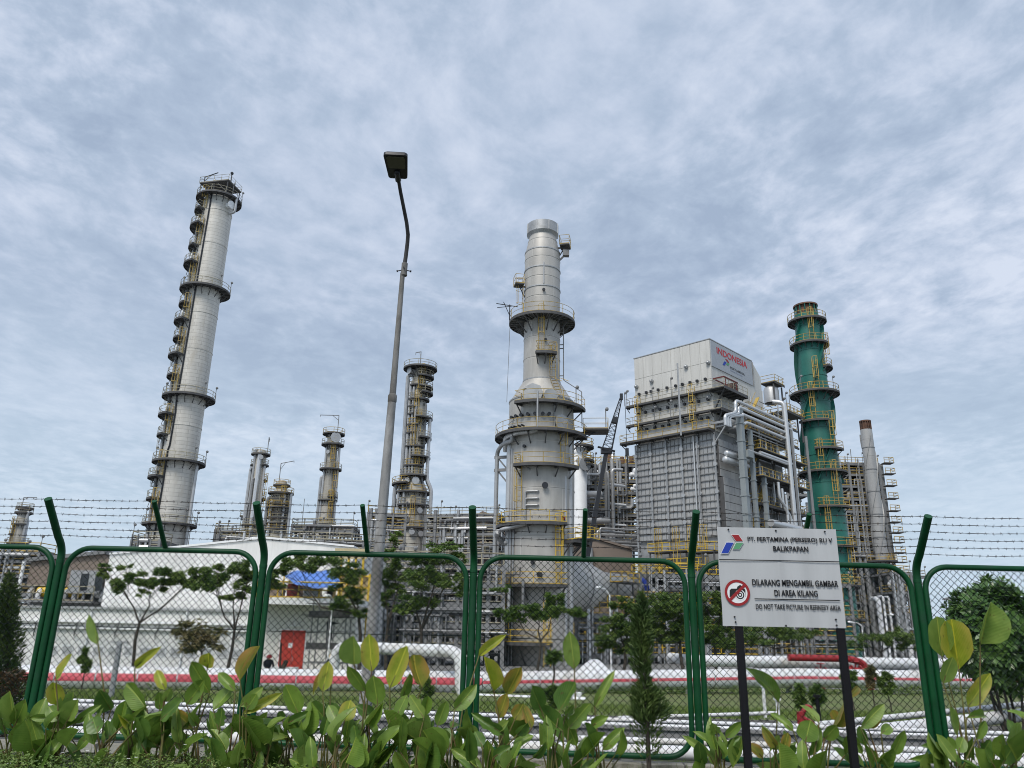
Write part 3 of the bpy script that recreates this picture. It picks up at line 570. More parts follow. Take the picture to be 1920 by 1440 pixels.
# ================================================================== big flue gas stack
WS = cladding('stack_plate', (0.42, 0.405, 0.38), 3.0, 5.0, 2.4, 1.22, var=0.05, rough=0.55, metal=0.25, mortar=0.05, stain=(0.52, 0.51, 0.485))
def main_stack():
    T = Tower('flue_gas_stack', 'wide grey steel flue stack with conical shoulder and a flared cap', 'stack', 1014, 900, 80)
    z, m = T.z, T.m
    pts = [(1262, 63.5), (900, 63), (757, 60), (718, 34.5), (600, 33.5), (480, 32.8), (446, 24.5)]
    prof = [(hw * m(y), z(y)) for y, hw in pts]; prof[0] = (prof[0][0], SITE)
    def R(zv):
        for (r0, z0), (r1, z1) in zip(prof, prof[1:]):
            if z0 <= zv <= z1: return r0 + (r1 - r0) * (zv - z0) / max(1e-6, z1 - z0)
        return prof[-1][0]
    fine = [prof[0]]; zz = SITE + 2.5
    while zz < z(446):
        fine += [(R(zz - .05), zz - .05), (R(zz) + .035, zz - .04), (R(zz) + .035, zz + .04), (R(zz + .05), zz + .05)]; zz += 2.4
    for q in prof[1:]: fine.append(q)
    fine = sorted(set(fine), key=lambda q: q[1])
    T.shell(fine, WS, n=56, cap=False)
    rn = R(z(446)); b = MB(); zc = z(446); r1 = 29.5 * m(430)
    b.lathe((T.X, T.Y, zc), [(rn, -.1), (rn + .1, .05), (r1, .25), (r1, 1.45), (r1 - .12, 1.45), (r1 - .12, .4), (rn, .3)], 44, False, False)
    for i in range(8): b.beam(T.at(i * 45 + 20, r1 + .03, zc + .25), T.at(i * 45 + 20, r1 + .03, zc + 1.45), .05, .12)
    b.build('cap_ring', M['galv'], T.o)
    for py in (478, 512, 548, 718, 757): T.ring(z(py), R(z(py)) + .07, .07, 'galv', 'stiffener')
    b = MB()                                  # bright seam plate on the upper barrel
    b.arcplate((T.X, T.Y, 0), R(z(530)) + .02, R(z(530)) + .05, z(545), z(506), radians(0), radians(4), 2); b.build('seam_plate', M['galv'], T.o)
    # platforms
    big = platform(T.o, z(606), R(z(606)), 61 * m(606), -180, 180, 'yellow', rr=.03)
    b = MB()
    for i in range(36): b.beam(T.at(i * 10, R(z(606)), z(606) - .14), T.at(i * 10, 60 * m(606), z(606) - .14), .06, .16)
    b.build('radial_beam', M['steel'], big, smooth=False)
    platform(T.o, z(675), R(z(675)), R(z(675)) + 1.15, -14, 28, 'yellow', rr=.03)
    platform(T.o, z(771), R(z(771)), R(z(771)) + 1.25, -38, 78, 'yellow', rr=.03)
    platform(T.o, z(822), R(z(822)), 86 * m(822), -118, 78, 'yellow', rr=.03)
    platform(T.o, z(884), R(z(884)), R(z(884)) + 1.2, -38, 52, 'yellow', rr=.03)
    platform(T.o, z(988), R(z(988)), 82 * m(988), -100, 33, 'byellow', rr=.035)
    platform(T.o, z(1100), R(z(1100)), R(z(1100)) + 1.5, -75, 30, 'byellow', rr=.035)
    platform(T.o, z(1204), R(z(1204)), R(z(1204)) + 2.2, -60, 10, 'byellow', rr=.035)
    platform(T.o, z(1018), R(z(1018)), R(z(1018)) + 1.6, 38, 88, 'byellow', rr=.035)
    # bracketed access platforms standing off the shell
    def boxplat(a, r, py, w, d, rail='yellow'):
        c = T.at(a, r, z(py)); ang = radians(a); b = MB(); b.box(c, (w, d, .12), ang); b.beam(c, T.at(a, R(z(py)), z(py) - 1.4), .1, .1); b.beam(c - Vector((0, 0, .1)), T.at(a, R(z(py)) - .1, z(py) - .1), .16, .16)
        p = b.build('platform', M['dark'], T.o, smooth=False); t = Vector((cos(ang), sin(ang), 0)); d2 = dirv(a); u = Vector((0, 0, .06))
        q = [c + t * (sx * w / 2) + d2 * (sy * d / 2) + u for sx, sy in ((-1, -1), (-1, 1), (0, 1), (1, 1), (1, -1), (-1, -1))]
        railing(q, p, M[rail], post=.8, r=.03); return p
    boxplat(78, R(z(470)) + .75, 466, 1.4, 1.1); boxplat(-78, R(z(560)) + .7, 540, 1.2, 1.0)
    boxplat(84, R(z(805)) + 2.3, 810, 2.4, 2.6); boxplat(60, R(z(1010)) + 1.8, 1016, 2.2, 1.6, 'byellow')
    b = MB(); q = T.at(78, R(z(480)) + .7, z(472)); b.box(q - Vector((0, 0, .45)), (.7, .6, .7)); b.rod(q - Vector((.1, 0, .6)), T.at(78, R(z(490)), z(490)), .12, 6); b.build('analyser_box', M['steel'], T.o)
    # ladders
    ladder(T.o, -4, R(z(640)) + .25, z(672), z(604) + .6, 'yellow', True, .3, rr=.03)
    zl0, zl1 = z(768), z(676); b = MB()
    for s in (-.3, .3):
        b.tube([T.at(31, R(z(757)) + .5, zl0) + Vector((s, 0, 0)), T.at(26, R(z(720)) + .45, z(722)) + Vector((s, 0, 0)), T.at(24, R(z(690)) + .4, zl1 + 1) + Vector((s, 0, 0))], .035, 4)
        b.tube([T.at(31, R(z(757)) + 1.1, zl0 + 2) + Vector((s * 1.2, 0, 0)), T.at(26, R(z(720)) + 1.0, z(722)) + Vector((s * 1.2, 0, 0)), T.at(24, R(z(690)) + .95, zl1 + 1) + Vector((s * 1.2, 0, 0))], .03, 4)
    for i in range(16):
        t = i / 15; p = T.at(31, R(z(757)) + .5, zl0).lerp(T.at(26, R(z(720)) + .45, z(722)), t * 2) if t < .5 else T.at(26, R(z(720)) + .45, z(722)).lerp(T.at(24, R(z(690)) + .4, zl1 + 1), t * 2 - 1)
        b.rod(p - Vector((.3, 0, 0)), p + Vector((.3, 0, 0)), .025, 3)
        if i > 2: b.tube([p - Vector((.34, 0, 0)), p + Vector((-.3, -.55, .1)), p + Vector((.3, -.55, .1)), p + Vector((.34, 0, 0))], .025, 3)
    b.build('ladder', M['yellow'], T.o, smooth=False)
    ladder(T.o, 34, R(z(850)) + .25, z(882), z(824) + .6, 'yellow', True, .3, rr=.03)
    ladder(T.o, -38, R(z(930)) + .25, z(986), z(886) + .6, 'yellow', True, .3, rr=.03)
    ladder(T.o, 27, R(z(1040)) + .25, z(1098), z(990) + .6, 'byellow', True, .3, rr=.035)
    ladder(T.o, 6, R(z(1220)) + 1.6, SITE, z(1150) + .6, 'byellow', True, .3, rr=.035)
    ladder(T.o, -52, R(z(1150)) + .8, z(1204), z(1100) + .6, 'byellow', True, .3, rr=.035)
    ladder(T.o, -78, R(z(580)) + .25, z(604), z(545) + .8, 'yellow', True, .25, rr=.03)
    # standing pipes
    pipe(T.o, [T.at(-96, R(1) + 1.35, SITE), T.at(-96, R(1) + 1.35, z(846)), T.at(-72, R(1) + .9, z(838)), T.at(-50, R(1) + .7, z(838)), T.at(-50, R(1) + .7, z(826))], .22, 'galv', bend=.7)
    pipe(T.o, [T.at(-80, R(1) + .5, z(850)), T.at(-66, R(1) + .85, z(829)), T.at(-40, R(1) + .95, z(827)), T.at(-16, R(1) + .75, z(826)), T.at(-10, R(1) + .5, z(822))], .26, 'jacket', bend=.5)
    for a in (-62, -55, -48, -40, -33): pipe(T.o, [T.at(a, R(z(818)) - .1, z(812)), T.at(a, R(z(818)) + .5, z(812))], .1, 'lamp', n=6, name='nozzle')
    for a in (-62, -52, -43, -34): pipe(T.o, [T.at(a, R(z(826)) + .9, z(829)), T.at(a, R(z(826)) + .35, z(823)), T.at(a, R(z(826)) + .1, z(823))], .07, 'galv', n=6)
    for a in (-58, -47, -36, -24, -12, 0, 10): T.nozzle(a, R(z(790)), z(793) , .28, .13, 'lamp')
    for py in (858, 882):                     # stand-off brackets for the pipe on the left
        b = MB(); b.beam(T.at(-96, R(1) + 1.6, z(py)), T.at(-88, R(1) - .1, z(py)), .22, .3); b.beam(T.at(-96, R(1) + 1.2, z(py) - .1), T.at(-88, R(1), z(py) - 1.6), .14, .14); b.build('pipe_bracket', M['steel'], T.o, smooth=False)
    pipe(T.o, [T.at(-70, R(1) + .2, SITE), T.at(-70, R(1) + .2, z(840))], .32, 'jacket'); pipe(T.o, [T.at(-60, R(1) + .2, SITE), T.at(-60, R(1) + .2, z(850))], .14, 'galv'); pipe(T.o, [T.at(-52, R(1) + .2, SITE), T.at(-52, R(1) + .2, z(865)), T.at(-20, R(1) + .2, z(893))], .1, 'galv')
    pipe(T.o, [T.at(-82, R(1) + 1.1, z(1004)), T.at(-60, R(1) + 1.3, z(1000)), T.at(-30, R(1) + .7, z(993)), T.at(-20, R(1) + .4, z(989))], .2, 'jacket'); pipe(T.o, [T.at(-88, R(1) + .4, z(1020)), T.at(-80, R(1) + 1.2, z(1008)), T.at(-70, R(1) + 1.25, z(1002))], .3, 'jacket')
    for py in (932, 945, 957): pipe(T.o, [T.at(-6, R(1), z(py)), T.at(-6, R(1) + .35, z(py)), T.at(-27, R(1) + .35, z(py)), T.at(-27, R(1) + .3, z(985))], .09, 'galv', n=8)
    for a in (44, 58): pipe(T.o, [T.at(a, R(1) + .1, SITE), T.at(a, R(1) + .1, z(835 if a > 50 else 900))], .26 if a > 50 else .16, 'jacket')
    pipe(T.o, [T.at(20, R(1) + .3, z(820)), T.at(20, R(1) + .3, z(772)), T.at(8, R(1) + .25, z(760))], .06, 'galv', n=6); pipe(T.o, [T.at(-7, R(1) + 1.5, z(822)), T.at(-7, R(1) + 1.35, z(757))], .1, 'galv', n=6)
    pipe(T.o, [T.at(-30, R(z(760)) + .1, z(758)), T.at(-30, R(z(760)) + .7, z(748)), T.at(-18, R(z(750)) + .5, z(744))], .07, 'galv', n=6)
    # conduit down the right side and the lanyard on the left
    pipe(T.o, [T.at(80, R(z(620)) + .4, z(604)), T.at(80, R(z(700)) + .4, z(714)), T.at(80, R(z(760)) + .9, z(737)), T.at(80, R(z(760)) + .9, z(800))], .05, 'steel', n=6, bend=.1)
    for py in (625, 648, 655, 706): pipe(T.o, [T.at(80, R(z(py)), z(py)), T.at(80, R(z(py)) + .4, z(py))], .06, 'steel', n=5, name='bracket')
    b = MB(); b.rod(T.at(-85, 60 * m(606), z(606)), T.at(-85, R(z(757)) + .3, z(757)), .025, 4); b.build('stay_cable', M['steel'], T.o)
    b = MB(); q = T.at(-80, 62 * m(606), z(606)); b.rod(q, q + Vector((0, 0, 1.9)), .05, 4); b.rod(q + Vector((-1.5, 0, 2.0)), q + Vector((.9, -.1, 1.6)), .05, 4); b.rod(q + Vector((-1.4, 0, 1.5)), q + Vector((.2, 0, 1.7)), .04, 4); b.rod(q + Vector((-.7, 0, 2.2)), q + Vector((0, 0, .6)), .04, 4); b.build('antenna', M['lamp'], T.o)
    # manways and small boxes
    for a, py, l, q in ((-16, 757, .35, .75), (12, 760, .35, .5), (30, 806, .4, .55), (4, 922, .3, .22), (-22, 740, .15, .15), (2, 558, .15, .12), (8, 650, .15, .12), (-18, 742, .1, .12), (-30, 850, .15, .12), (-3, 1082, .15, .2), (-14, 1060, .15, .15)): T.nozzle(a, R(z(py)), z(py), l, q, 'galv' if q > .3 else 'lamp')
    floodlight(T.o, T.at(80, R(z(805)) + 3.4, z(810)), 2.3); floodlight(T.o, T.at(50, R(z(768)) + 1.1, z(771)), 1.8)
    b = MB(); b.ball(T.at(38, R(0) + .2, z(978)), .22, 8, 5); b.build('fire_bell', M['red'], T.o)
    # tapering horizontal duct leaving the stack towards the boiler
    M['skinplate'] = mat('pale_duct_plate', (0.52, 0.515, 0.50), 0.55, 0.15, 0.08, 0.5, col2=(0.42, 0.41, 0.39), thr=(0.5, 0.7))
    D = thing('flue_duct', 'fat horizontal grey duct with cone and blue flange joining the flue stack', 'duct', (T.X + 6, 82, SITE))
    a = P(1014, 1093, 80); e = P(1275, 1089, 103); d = (e - a); d.z = 0; L = d.length; d.normalize(); zc = a.z; a.x = T.X; a.y = T.Y; d = Vector((e.x - a.x, e.y - a.y, 0)).normalized()
    x = Vector((-d.y, d.x, 0)); y = Vector((0, 0, 1))
    def duct(name, prof, mm, n=40):
        b = MB()
        for r, s in prof:
            for i in range(n):
                t = 2 * pi * i / n; b.v.append(a + d * s + x * (r * cos(t)) + y * (r * sin(t)))
        for j in range(len(prof) - 1):
            for i in range(n):
                p0 = j * n + i; p1 = j * n + (i + 1) % n; b.f.append((p0, p1, p1 + n, p0 + n))
        b.build(name, mm, D)
    r0 = 2.72; r2 = 1.85
    duct('barrel', [(r0, 0), (r0, 4.6), (r0 + .06, 4.6), (r0 + .06, 4.72), (r0, 4.72), (r0, 7.0)], M['skinplate'])
    duct('cone', [(r0, 7.0), (r2, 11.0)], M['skinplate'])
    duct('barrel', [(r2, 11.0), (r2, 17.0), (r2 + .05, 17), (r2 + .05, 17.2), (r2, 17.2), (r2, 31)], M['jacket'])
    duct('flange', [(r2, 17.6), (r2 + .28, 17.6), (r2 + .28, 18.3), (r2, 18.3)], M['blueband']); duct('flange', [(r2, 21.4), (r2 + .16, 21.4), (r2 + .16, 21.7), (r2, 21.7)], M['tealband']); duct('flange', [(r2, 16.0), (r2 + .16, 16.0), (r2 + .16, 16.25), (r2, 16.25)], M['steel'])
    pts = [a + d * 5.6 - x * ((r0 + .1) * cos(t)) + y * ((r0 + .1) * sin(t)) for t in [i * pi / 12 - pi / 2 for i in range(13)]]
    b = MB(); b.tube(pts, .05, 5); b.build('conduit', M['steel'], D)
    # railed access platforms on the near side of the duct
    for s, h, w in ((11.5, .6, 3.6), (10.5, -2.0, 3.0), (19.5, -1.5, 6.0)):
        c = a + d * s - x * 2.9 + y * h; b = MB(); b.frame(c, d * w / 2, x * .8, y * .08)
        for q in (-.45, .45): b.rod(c + d * w * q, Vector(((c + d * w * q).x, (c + d * w * q).y, SITE)), .08, 5)
        p = b.build('platform', M['dark'], D, smooth=False)
        railing([c + d * w / 2 + x * .7, c + d * w / 2 - x * .75, c + d * w / 6 - x * .75, c - d * w / 6 - x * .75, c - d * w / 2 - x * .75, c - d * w / 2 + x * .7], p, M['byellow'], post=.6, r=.045)
    return T, D
main_stack()

# ================================================================== open steel process structures
def frame_unit(name, label, cat, O, ux, nu, nw, du, dw, levels, rail='pale', npipe=20, nvessel=3, pr=(.12, .4), deckp=.8, group=None, brace=True, colw=.35, wall=0.0, seed=1, rr=.055, mats=('jacket', 'galv', 'steel', 'shiny'), base=True):
    R = random.Random(seed); O = Vector(O); ux = Vector(ux).normalized(); wx = Vector((-ux.y, ux.x, 0))
    T = thing(name, label, cat, (O.x, O.y, SITE), group)
    L = lambda u, w, z: Vector((O.x, O.y, 0)) + ux * u + wx * w + Vector((0, 0, z))
    W, D, top = nu * du, nw * dw, levels[-1]; rz = atan2(ux.y, ux.x)
    for i in range(nu + 1):
        for j in (range(nw + 1) if nw < 3 else (0, nw)):
            b = MB(); b.beam(L(i * du, j * dw, SITE), L(i * du, j * dw, top + .15), colw, colw); b.build('column', M['steel'], T, smooth=False)
    lv = [SITE] + list(levels)
    for k, z in enumerate(levels):
        b = MB()
        for j in range(nw + 1): b.beam(L(-.1, j * dw, z - .25), L(W + .1, j * dw, z - .25), .22, .42)
        for i in range(nu + 1): b.beam(L(i * du, 0.15, z - .22), L(i * du, D - .15, z - .22), .2, .36)
        b.build('beam', M['steel'], T, smooth=False)
        b = MB(); cells = 0
        for i in range(nu):
            for j in range(nw):
                if R.random() < deckp: b.span((0, 0, 0), (0, 0, 0)) if False else b.box(L((i + .5) * du, (j + .5) * dw, z + .04), (du * .97, dw * .97, .08), rz); cells += 1
        if cells:
            p = b.build('deck', M['dark'], T, smooth=False); q = max(3, int(W / 2))
            railing([L(0, D * .6, z + .08)] + [L(W * i / q, -.12, z + .08) for i in range(q + 1)] + [L(W + .1, D * .6, z + .08)], p, M[rail], r=rr, post=1.5)
        if brace and k < len(lv) - 1:
            i = R.randrange(nu); b = MB(); z0 = lv[k]
            b.beam(L(i * du, .12, z0), L((i + 1) * du, .12, z - .3), .16, .16); b.build('brace', M['steel'], T, smooth=False)
    for n in range(int(npipe * 1.7)):
        k = R.randrange(len(levels)); z0 = lv[k]; z1 = levels[k]; r = pr[0] * .6 + (pr[1] * .8 - pr[0] * .6) * R.random() ** 2.2; w = R.uniform(-.6, D * .7); z = R.uniform(z0 + .6, max(z0 + .8, z1 - .6)); mm = R.choice(mats); t = R.random()
        u0 = R.uniform(0, W * .6); u1 = u0 + R.uniform(W * .25, W * .6)
        if t < .45: pth = [L(u0, w, z), L(min(u1, W + .8), w, z)]
        elif t < .7: pth = [L(u0, w, z0), L(u0, w, z), L(u1, w, z), L(u1, w, min(top, z1 + R.uniform(.3, 3)))]
        elif t < .88: pth = [L(u0, -.4 * R.random(), SITE if R.random() < .5 else z0), L(u0, -.4 * R.random(), min(top + .8, z1 + R.uniform(0, 4)))]
        else: pth = [L(u0, w, z0 + .2), L(u0, w, z), L(u0, D * .9, z)]
        pipe(T, pth, r, mm, n=6)
    for n in range(nvessel):
        k = R.randrange(len(levels)); z0 = lv[k]; z1 = levels[k]; h = z1 - z0; r = min(h * .26, R.uniform(.5, 1.05)); u = R.uniform(.5, W - 2)
        if R.random() < .6: drum(T, L(u, D * .2, z0 + r + .5), L(min(W, u + R.uniform(2, 4)), D * .2, z0 + r + .5), r, R.choice(('jacket', 'white', 'shiny')), n=14)
        else: drum(T, L(u, D * .2, z0 + .6), L(u, D * .2, z0 + h * .75), r * .8, R.choice(('jacket', 'white')), n=14)
    if wall:
        for k in range(len(levels)):
            if R.random() < wall:
                i = R.randrange(nu); b = MB(); b.box(L((i + .5) * du, D * .5, (lv[k] + levels[k]) / 2 - .1), (du * .9, .15, (levels[k] - lv[k]) * .8), rz); b.build('wall_panel', M['concrete'], T, smooth=False)
    for n in range(nu + 1):
        if R.random() < .7: floodlight(T, L(n * du, 0, top + .1), R.uniform(1.2, 2.2))
    return T, L

# ================================================================== boiler house with the banner
def boiler():
    K = P(1330, 636, 100); az = radians(136); ul = Vector((cos(az), sin(az), 0)); wr = Vector((sin(az), -cos(az), 0))
    B = thing('boiler_building', 'tall grey boiler house with panelled front, gabled top and a printed banner', 'boiler building', (K.x, K.y, SITE))
    K0 = Vector((K.x, K.y, 0))
    L = lambda u, w, z: K0 + ul * u + wr * w + Vector((0, 0, z))
    def HL(x, y, off=0.0):
        p = hitplane(x, y, K0 - wr * off, wr); return (p - K0).dot(ul), p.z
    def HR(x, y, off=0.0):
        p = hitplane(x, y, K0 - ul * off, ul); return (p - K0).dot(wr), p.z
    rz = atan2(ul.y, ul.x)
    def bx(b, u0, u1, w0, w1, z0, z1): b.frame(L((u0 + u1) / 2, (w0 + w1) / 2, (z0 + z1) / 2), ul * abs(u1 - u0) / 2, wr * abs(w1 - w0) / 2, Vector((0, 0, abs(z1 - z0) / 2)))
    U = HL(1189, 671)[0]; zt = K.z; zb = HL(1336, 742)[1]
    w1 = HR(1408, 662)[0]; w2, zs = HR(1426, 708); z2 = HR(1427, 745)[1]
    hop = cladding('hopper_cladding', (0.58, 0.57, 0.54), 1, 0.9, 60, 0.90, flat=True, var=0.02, rough=0.6, metal=0.1, mortar=0.03)
    # upper casing: gabled at its far end
    b = MB(); prof = [(0, zb), (w2, zb), (w2, zs), (w1, zt), (0, zt)]
    b.prism([L(0, w, z) for w, z in prof], ul * U); up = b.build('upper_casing', hop, B, smooth=False)
    # cladding sheets standing proud of the left face and the near strip of the right face
    rows = [zb, zb + (zt - zb) * .30, zb + (zt - zb) * .60, zt - .05]
    for k in range(3):
        for i in range(8):
            q = MB(); bx(q, U * i / 8 + .02, U * (i + 1) / 8 - .02, -.05, -.01, rows[k] + .03, rows[k + 1] - .03); q.build('cladding_panel', hop, B, smooth=False)
    q = MB(); bx(q, -.1, U + .1, -.1, w1, zt + .0, zt + .12); q.build('roof_edge', M['galv'], B, smooth=False)
    # mid casing between the platforms, then the gridded body
    zL1 = HL(1332, 733)[1]; zL2 = HL(1332, 772)[1]; zL3 = HL(1338, 806)[1]
    q = MB(); bx(q, .05, U - .05, .05, w2 + 3, zL3 - .1, zb - .02); q.build('mid_casing', hop, B, smooth=False)
    zg0 = HL(1354, 1004)[1]
    q = MB(); bx(q, .1, U - .1, .1, w2 + 5, SITE, zL3 - .12); q.build('core', M['galv'], B, smooth=False)
    # grid panels, girts and buckstays on the left face
    nc, nr = 20, 15; zt3 = zL3 - .4; pm = M['panel']
    meshes = []
    for i in range(nc):
        for k in range(nr):
            u0 = U * i / nc; u1 = U * (i + 1) / nc; a = zg0 + (zt3 - zg0) * k / nr; c = zg0 + (zt3 - zg0) * (k + 1) / nr
            cx = L((u0 + u1) / 2, -.02, (a + c) / 2)
            if not meshes:
                q = MB(); q.frame((0, 0, 0), ul * ((u1 - u0) / 2 - .035), wr * .07, Vector((0, 0, (c - a) / 2 - .05))); meshes.append(q.mesh('wall_panel', pm, (0, 0, 0), False))
            o = bpy.data.objects.new('wall_panel', meshes[0]); COL.objects.link(o); o.parent = B; o.location = cx - ORG[B] + wr * rnd(-.015, .015)
    for k in range(nr + 1):
        zz = zg0 + (zt3 - zg0) * k / nr; q = MB(); bx(q, -.15, U + .15, -.24, -.10, zz - .06, zz + .06); q.build('girt', M['steel'], B, smooth=False)
    for i in range(6):
        u = U * (i + .02) / 5.02; q = MB(); bx(q, u - .12, u + .12, -.42, -.25, SITE, zt3); q.build('buckstay', M['galv'], B, smooth=False)
        for k in (2, 6, 10, 13):
            q = MB(); zz = zg0 + (zt3 - zg0) * k / nr + .2; q.rod(L(u, -.5, zz), L(u, -.25, zz), .28, 10); q.build('hatch', M['jacket'], B)
    # railed galleries along the left face; L1 and L2 wrap out past the near corner
    def gallery(z, u0, u1, w0, mr='yellow', ext=0.0, extw=0.0):
        q = MB(); bx(q, u0, u1, w0, -.06, z - .12, z); bx(q, u0, u1, w0 - .03, w0 + .05, z - .22, z + .04)
        n = 6
        for i in range(n + 1):
            u = u0 + (u1 - u0) * i / n; q.beam(L(u, -.1, z - .2), L(u, w0, z - .2), .12, .22); q.beam(L(u, -.1, z - .8), L(u, w0 * .85, z - .2), .08, .08)
        if ext:
            bx(q, -ext, u0, w0, extw, z - .125, z - .005); bx(q, -ext - .05, -ext + .05, w0, extw, z - .34, z + .06); q.beam(L(0, .5, z - 2.4), L(-ext * .9, -.6, z - .25), .14, .14); q.beam(L(0, extw - .5, z - 2.4), L(-ext * .9, extw - .5, z - .25), .14, .14)
            for i in range(5): q.beam(L(0, extw * i / 4, z - .25), L(-ext, extw * i / 4, z - .25), .12, .2)
        p = q.build('gallery', M['dark'], B, smooth=False)
        pts = [L(u1, -.1, z), L(u1, w0, z)] + [L(u1 + (u0 - u1) * i / 12, w0, z) for i in range(1, 13)]
        if ext: pts += [L(-ext, w0, z)] + [L(-ext, w0 + (extw - w0) * i / 5, z) for i in range(1, 6)]
        else: pts += [L(u0, -.1, z)]
        railing(pts, p, M[mr], post=1.2, r=.04)
    zz1 = HL(1187, 757, 1.4)[1]
    gallery(zL1, 0.05, U + 1.0, -1.0, 'pale', 2.3, 5.5); gallery(zL2, 0.05, U + 1.0, -1.0, 'pale', 1.7, 4.0); gallery(zL3, 0.0, U + 1.8, -1.6, 'yellow')
    for zz, s in ((zL1, 1), (zL2, 1), (zL3, 1)):   # burner ports above each gallery
        for i in range(10):
            u = .8 + (U - 1.4) * i / 9 + rnd(-.25, .25); q = MB(); q.frame(L(u, -.2, zz + 1.75), ul * .15, wr * .2, Vector((0, 0, .17))); q.build('port', M['lamp'], B, smooth=False)
    for u, zz in ((U * .97, zL1 + 3.0), (U * .76, zL1 + 3.3), (U * .3, zL1 + 4.2), (.3, zL1 + 4.0), (U * .72, zL2 + 2.2), (U * .28, zL2 + 2.3), (.6, zL2 + 2.0)):
        q = MB(); q.rod(L(u, -.35, zz), L(u, 0, zz), .3, 12); q.ball(L(u, -.36, zz), .22, 8, 4); q.build('manway', M['galv'], B)
    def lad(u, za, zc, off=.55):
        q = MB()
        for s in (-.33, .33): q.rod(L(u + s, -off, za), L(u + s, -off, zc), .05, 4)
        for i in range(int((zc - za) / .5)): q.rod(L(u - .33, -off, za + i * .5), L(u + .33, -off, za + i * .5), .035, 3)
        for i in range(4):
            zz = za + 1.6 + (zc - za - 1.4) * i / 3; q.tube([L(u - .38, -off, zz), L(u - .3, -off - .6, zz), L(u + .3, -off - .6, zz), L(u + .38, -off, zz)], .045, 3)
        for s in (-.3, .3): q.rod(L(u + s, -off - .6, za + 1.6), L(u + s, -off - .6, zc + .2), .045, 3)
        q.build('ladder', M['yellow'], B, smooth=False)
    for u, a, c in ((U * .93, zL3, zL2 + 1), (U * .93, zL2, zL1 + 1), (U * .22, zL2, zL1 + 1), (U * .22, zL3, zL2 + 1)): lad(u, a, c)
    q = MB(); q.beam(L(U * .33, -1.8, zL3 - .5), L(U * .33, -1.8, zL1 + 4.4), .2, .2); q.build('vent_stack', M['galv'], B)
    pipe(B, [L(U * .24, -.6, SITE), L(U * .24, -.6, zL3 - .5)], .10, 'shiny', n=8); pipe(B, [L(U * .205, -.62, zg0), L(U * .205, -.62, zL3 - 1.5)], .07, 'jacket', n=8)
    for u, h in ((U * .7, 1.8), (U * .45, 2.6), (U * 1.05, 2.2), (U * 1.08, 2.0)): floodlight(B, L(u, -1.3, zL1), h)
    for u, h in ((U * .68, 1.8), (U * .47, 2.2)): floodlight(B, L(u, -1.3, zL2), h)
    # banner on the right face
    pc = [(HR(1331.5, 639, .12)), (HR(1407.5, 664, .12)), (HR(1411, 722, .12)), (HR(1334, 686, .12))]
    wA = .05; wB = pc[1][0]; zA = zt - .15; zC = (pc[3][1] + pc[2][1]) / 2
    ban = MB(); bx(ban, -.13, -.02, wA, wB, zC, zA); ban = ban.build('banner', mat('banner_print_grey', (0.36, 0.385, 0.42), 0.6, 0, 0.04, 0.6), B, smooth=False)
    W, H = wB - wA, zA - zC
    MW = Matrix((wr, Vector((0, 0, 1)), -ul)).transposed()
    def word(s, u0, v0, w, h, m, bold=0.0): lettering(s, ban, L(-.16, wA + W * u0, zC + H * v0), MW, W * w, H * h, m, bold)
    word('INDONESIA', .13, .60, .74, .26, mat('banner_red', (0.50, 0.02, 0.03), .6), .015)
    word('PERTAMINA', .43, .245, .36, .09, M['inkgrey'], .01); word('Semangat Terbarukan', .43, .14, .30, .07, mat('banner_pale_blue', (0.22, 0.27, 0.38), .6))
    emblem(ban, L(-.16, wA + W * .25, zC + H * .25), MW, W * .17, H * .30)
    q = MB(); bx(q, -.2, -.02, wB + .25, wB + .35, zC, zA); q = q.build('trim', M['galv'], B, smooth=False)
    # red hoist beam frame under the banner and the platform shelter
    q = MB(); zz = zL1 + 1.55
    q.beam(L(-1.9, -.2, zz), L(-1.9, 3.6, zz), .12, .16); q.beam(L(-.3, -.2, zz), L(-.3, 3.6, zz), .12, .16); q.beam(L(-1.9, -.2, zz), L(-.3, -.2, zz), .12, .16); q.beam(L(-1.9, 3.6, zz), L(-.3, 3.6, zz), .12, .16); q.beam(L(-1.9, 3.2, zz - .1), L(-1.9, 3.2, zL1 + .02), .1, .1); q.beam(L(-1.9, .2, zz - .1), L(-1.9, .2, zL1 + .02), .1, .1)
    q.build('hoist_beam', mat('dark_red_steel', (0.11, 0.012, 0.012), .6), B, smooth=False)
    q = MB(); bx(q, -1.6, -.1, 2.6, 4.2, zL1 + .02, zL1 + 1.4); q.build('winch_cabin', mat('cabin_brown', (0.10, 0.06, 0.05), .7), B, smooth=False)
    # ---- right face: panelled box, ducts, pipes and open floors
    wc = HR(1388, 960)[0]; zc1 = HR(1341, 822)[1]; zc2 = HR(1345, 893)[1]
    for i, (za, zb2, out) in enumerate(((zc2, zc1, .35), (zg0 - 1, zc2 - .1, .75))):
        q = MB(); bx(q, -out, .05, .0, wc, za, zb2); cz = q.build('casing', M['dark'], B, smooth=False)
        n = max(4, int((zb2 - za) / .95))
        for k in range(n):
            for j in range(4):
                q = MB(); bx(q, -out - .05, -out - .005, wc * j / 4 + .02, wc * (j + 1) / 4 - .02, za + (zb2 - za) * k / n + .04, za + (zb2 - za) * (k + 1) / n - .04); q.build('casing_panel', M['panel'], B, smooth=False)
    zd = [HR(x, y)[1] for x, y in ((1358, 800), (1362, 866))]
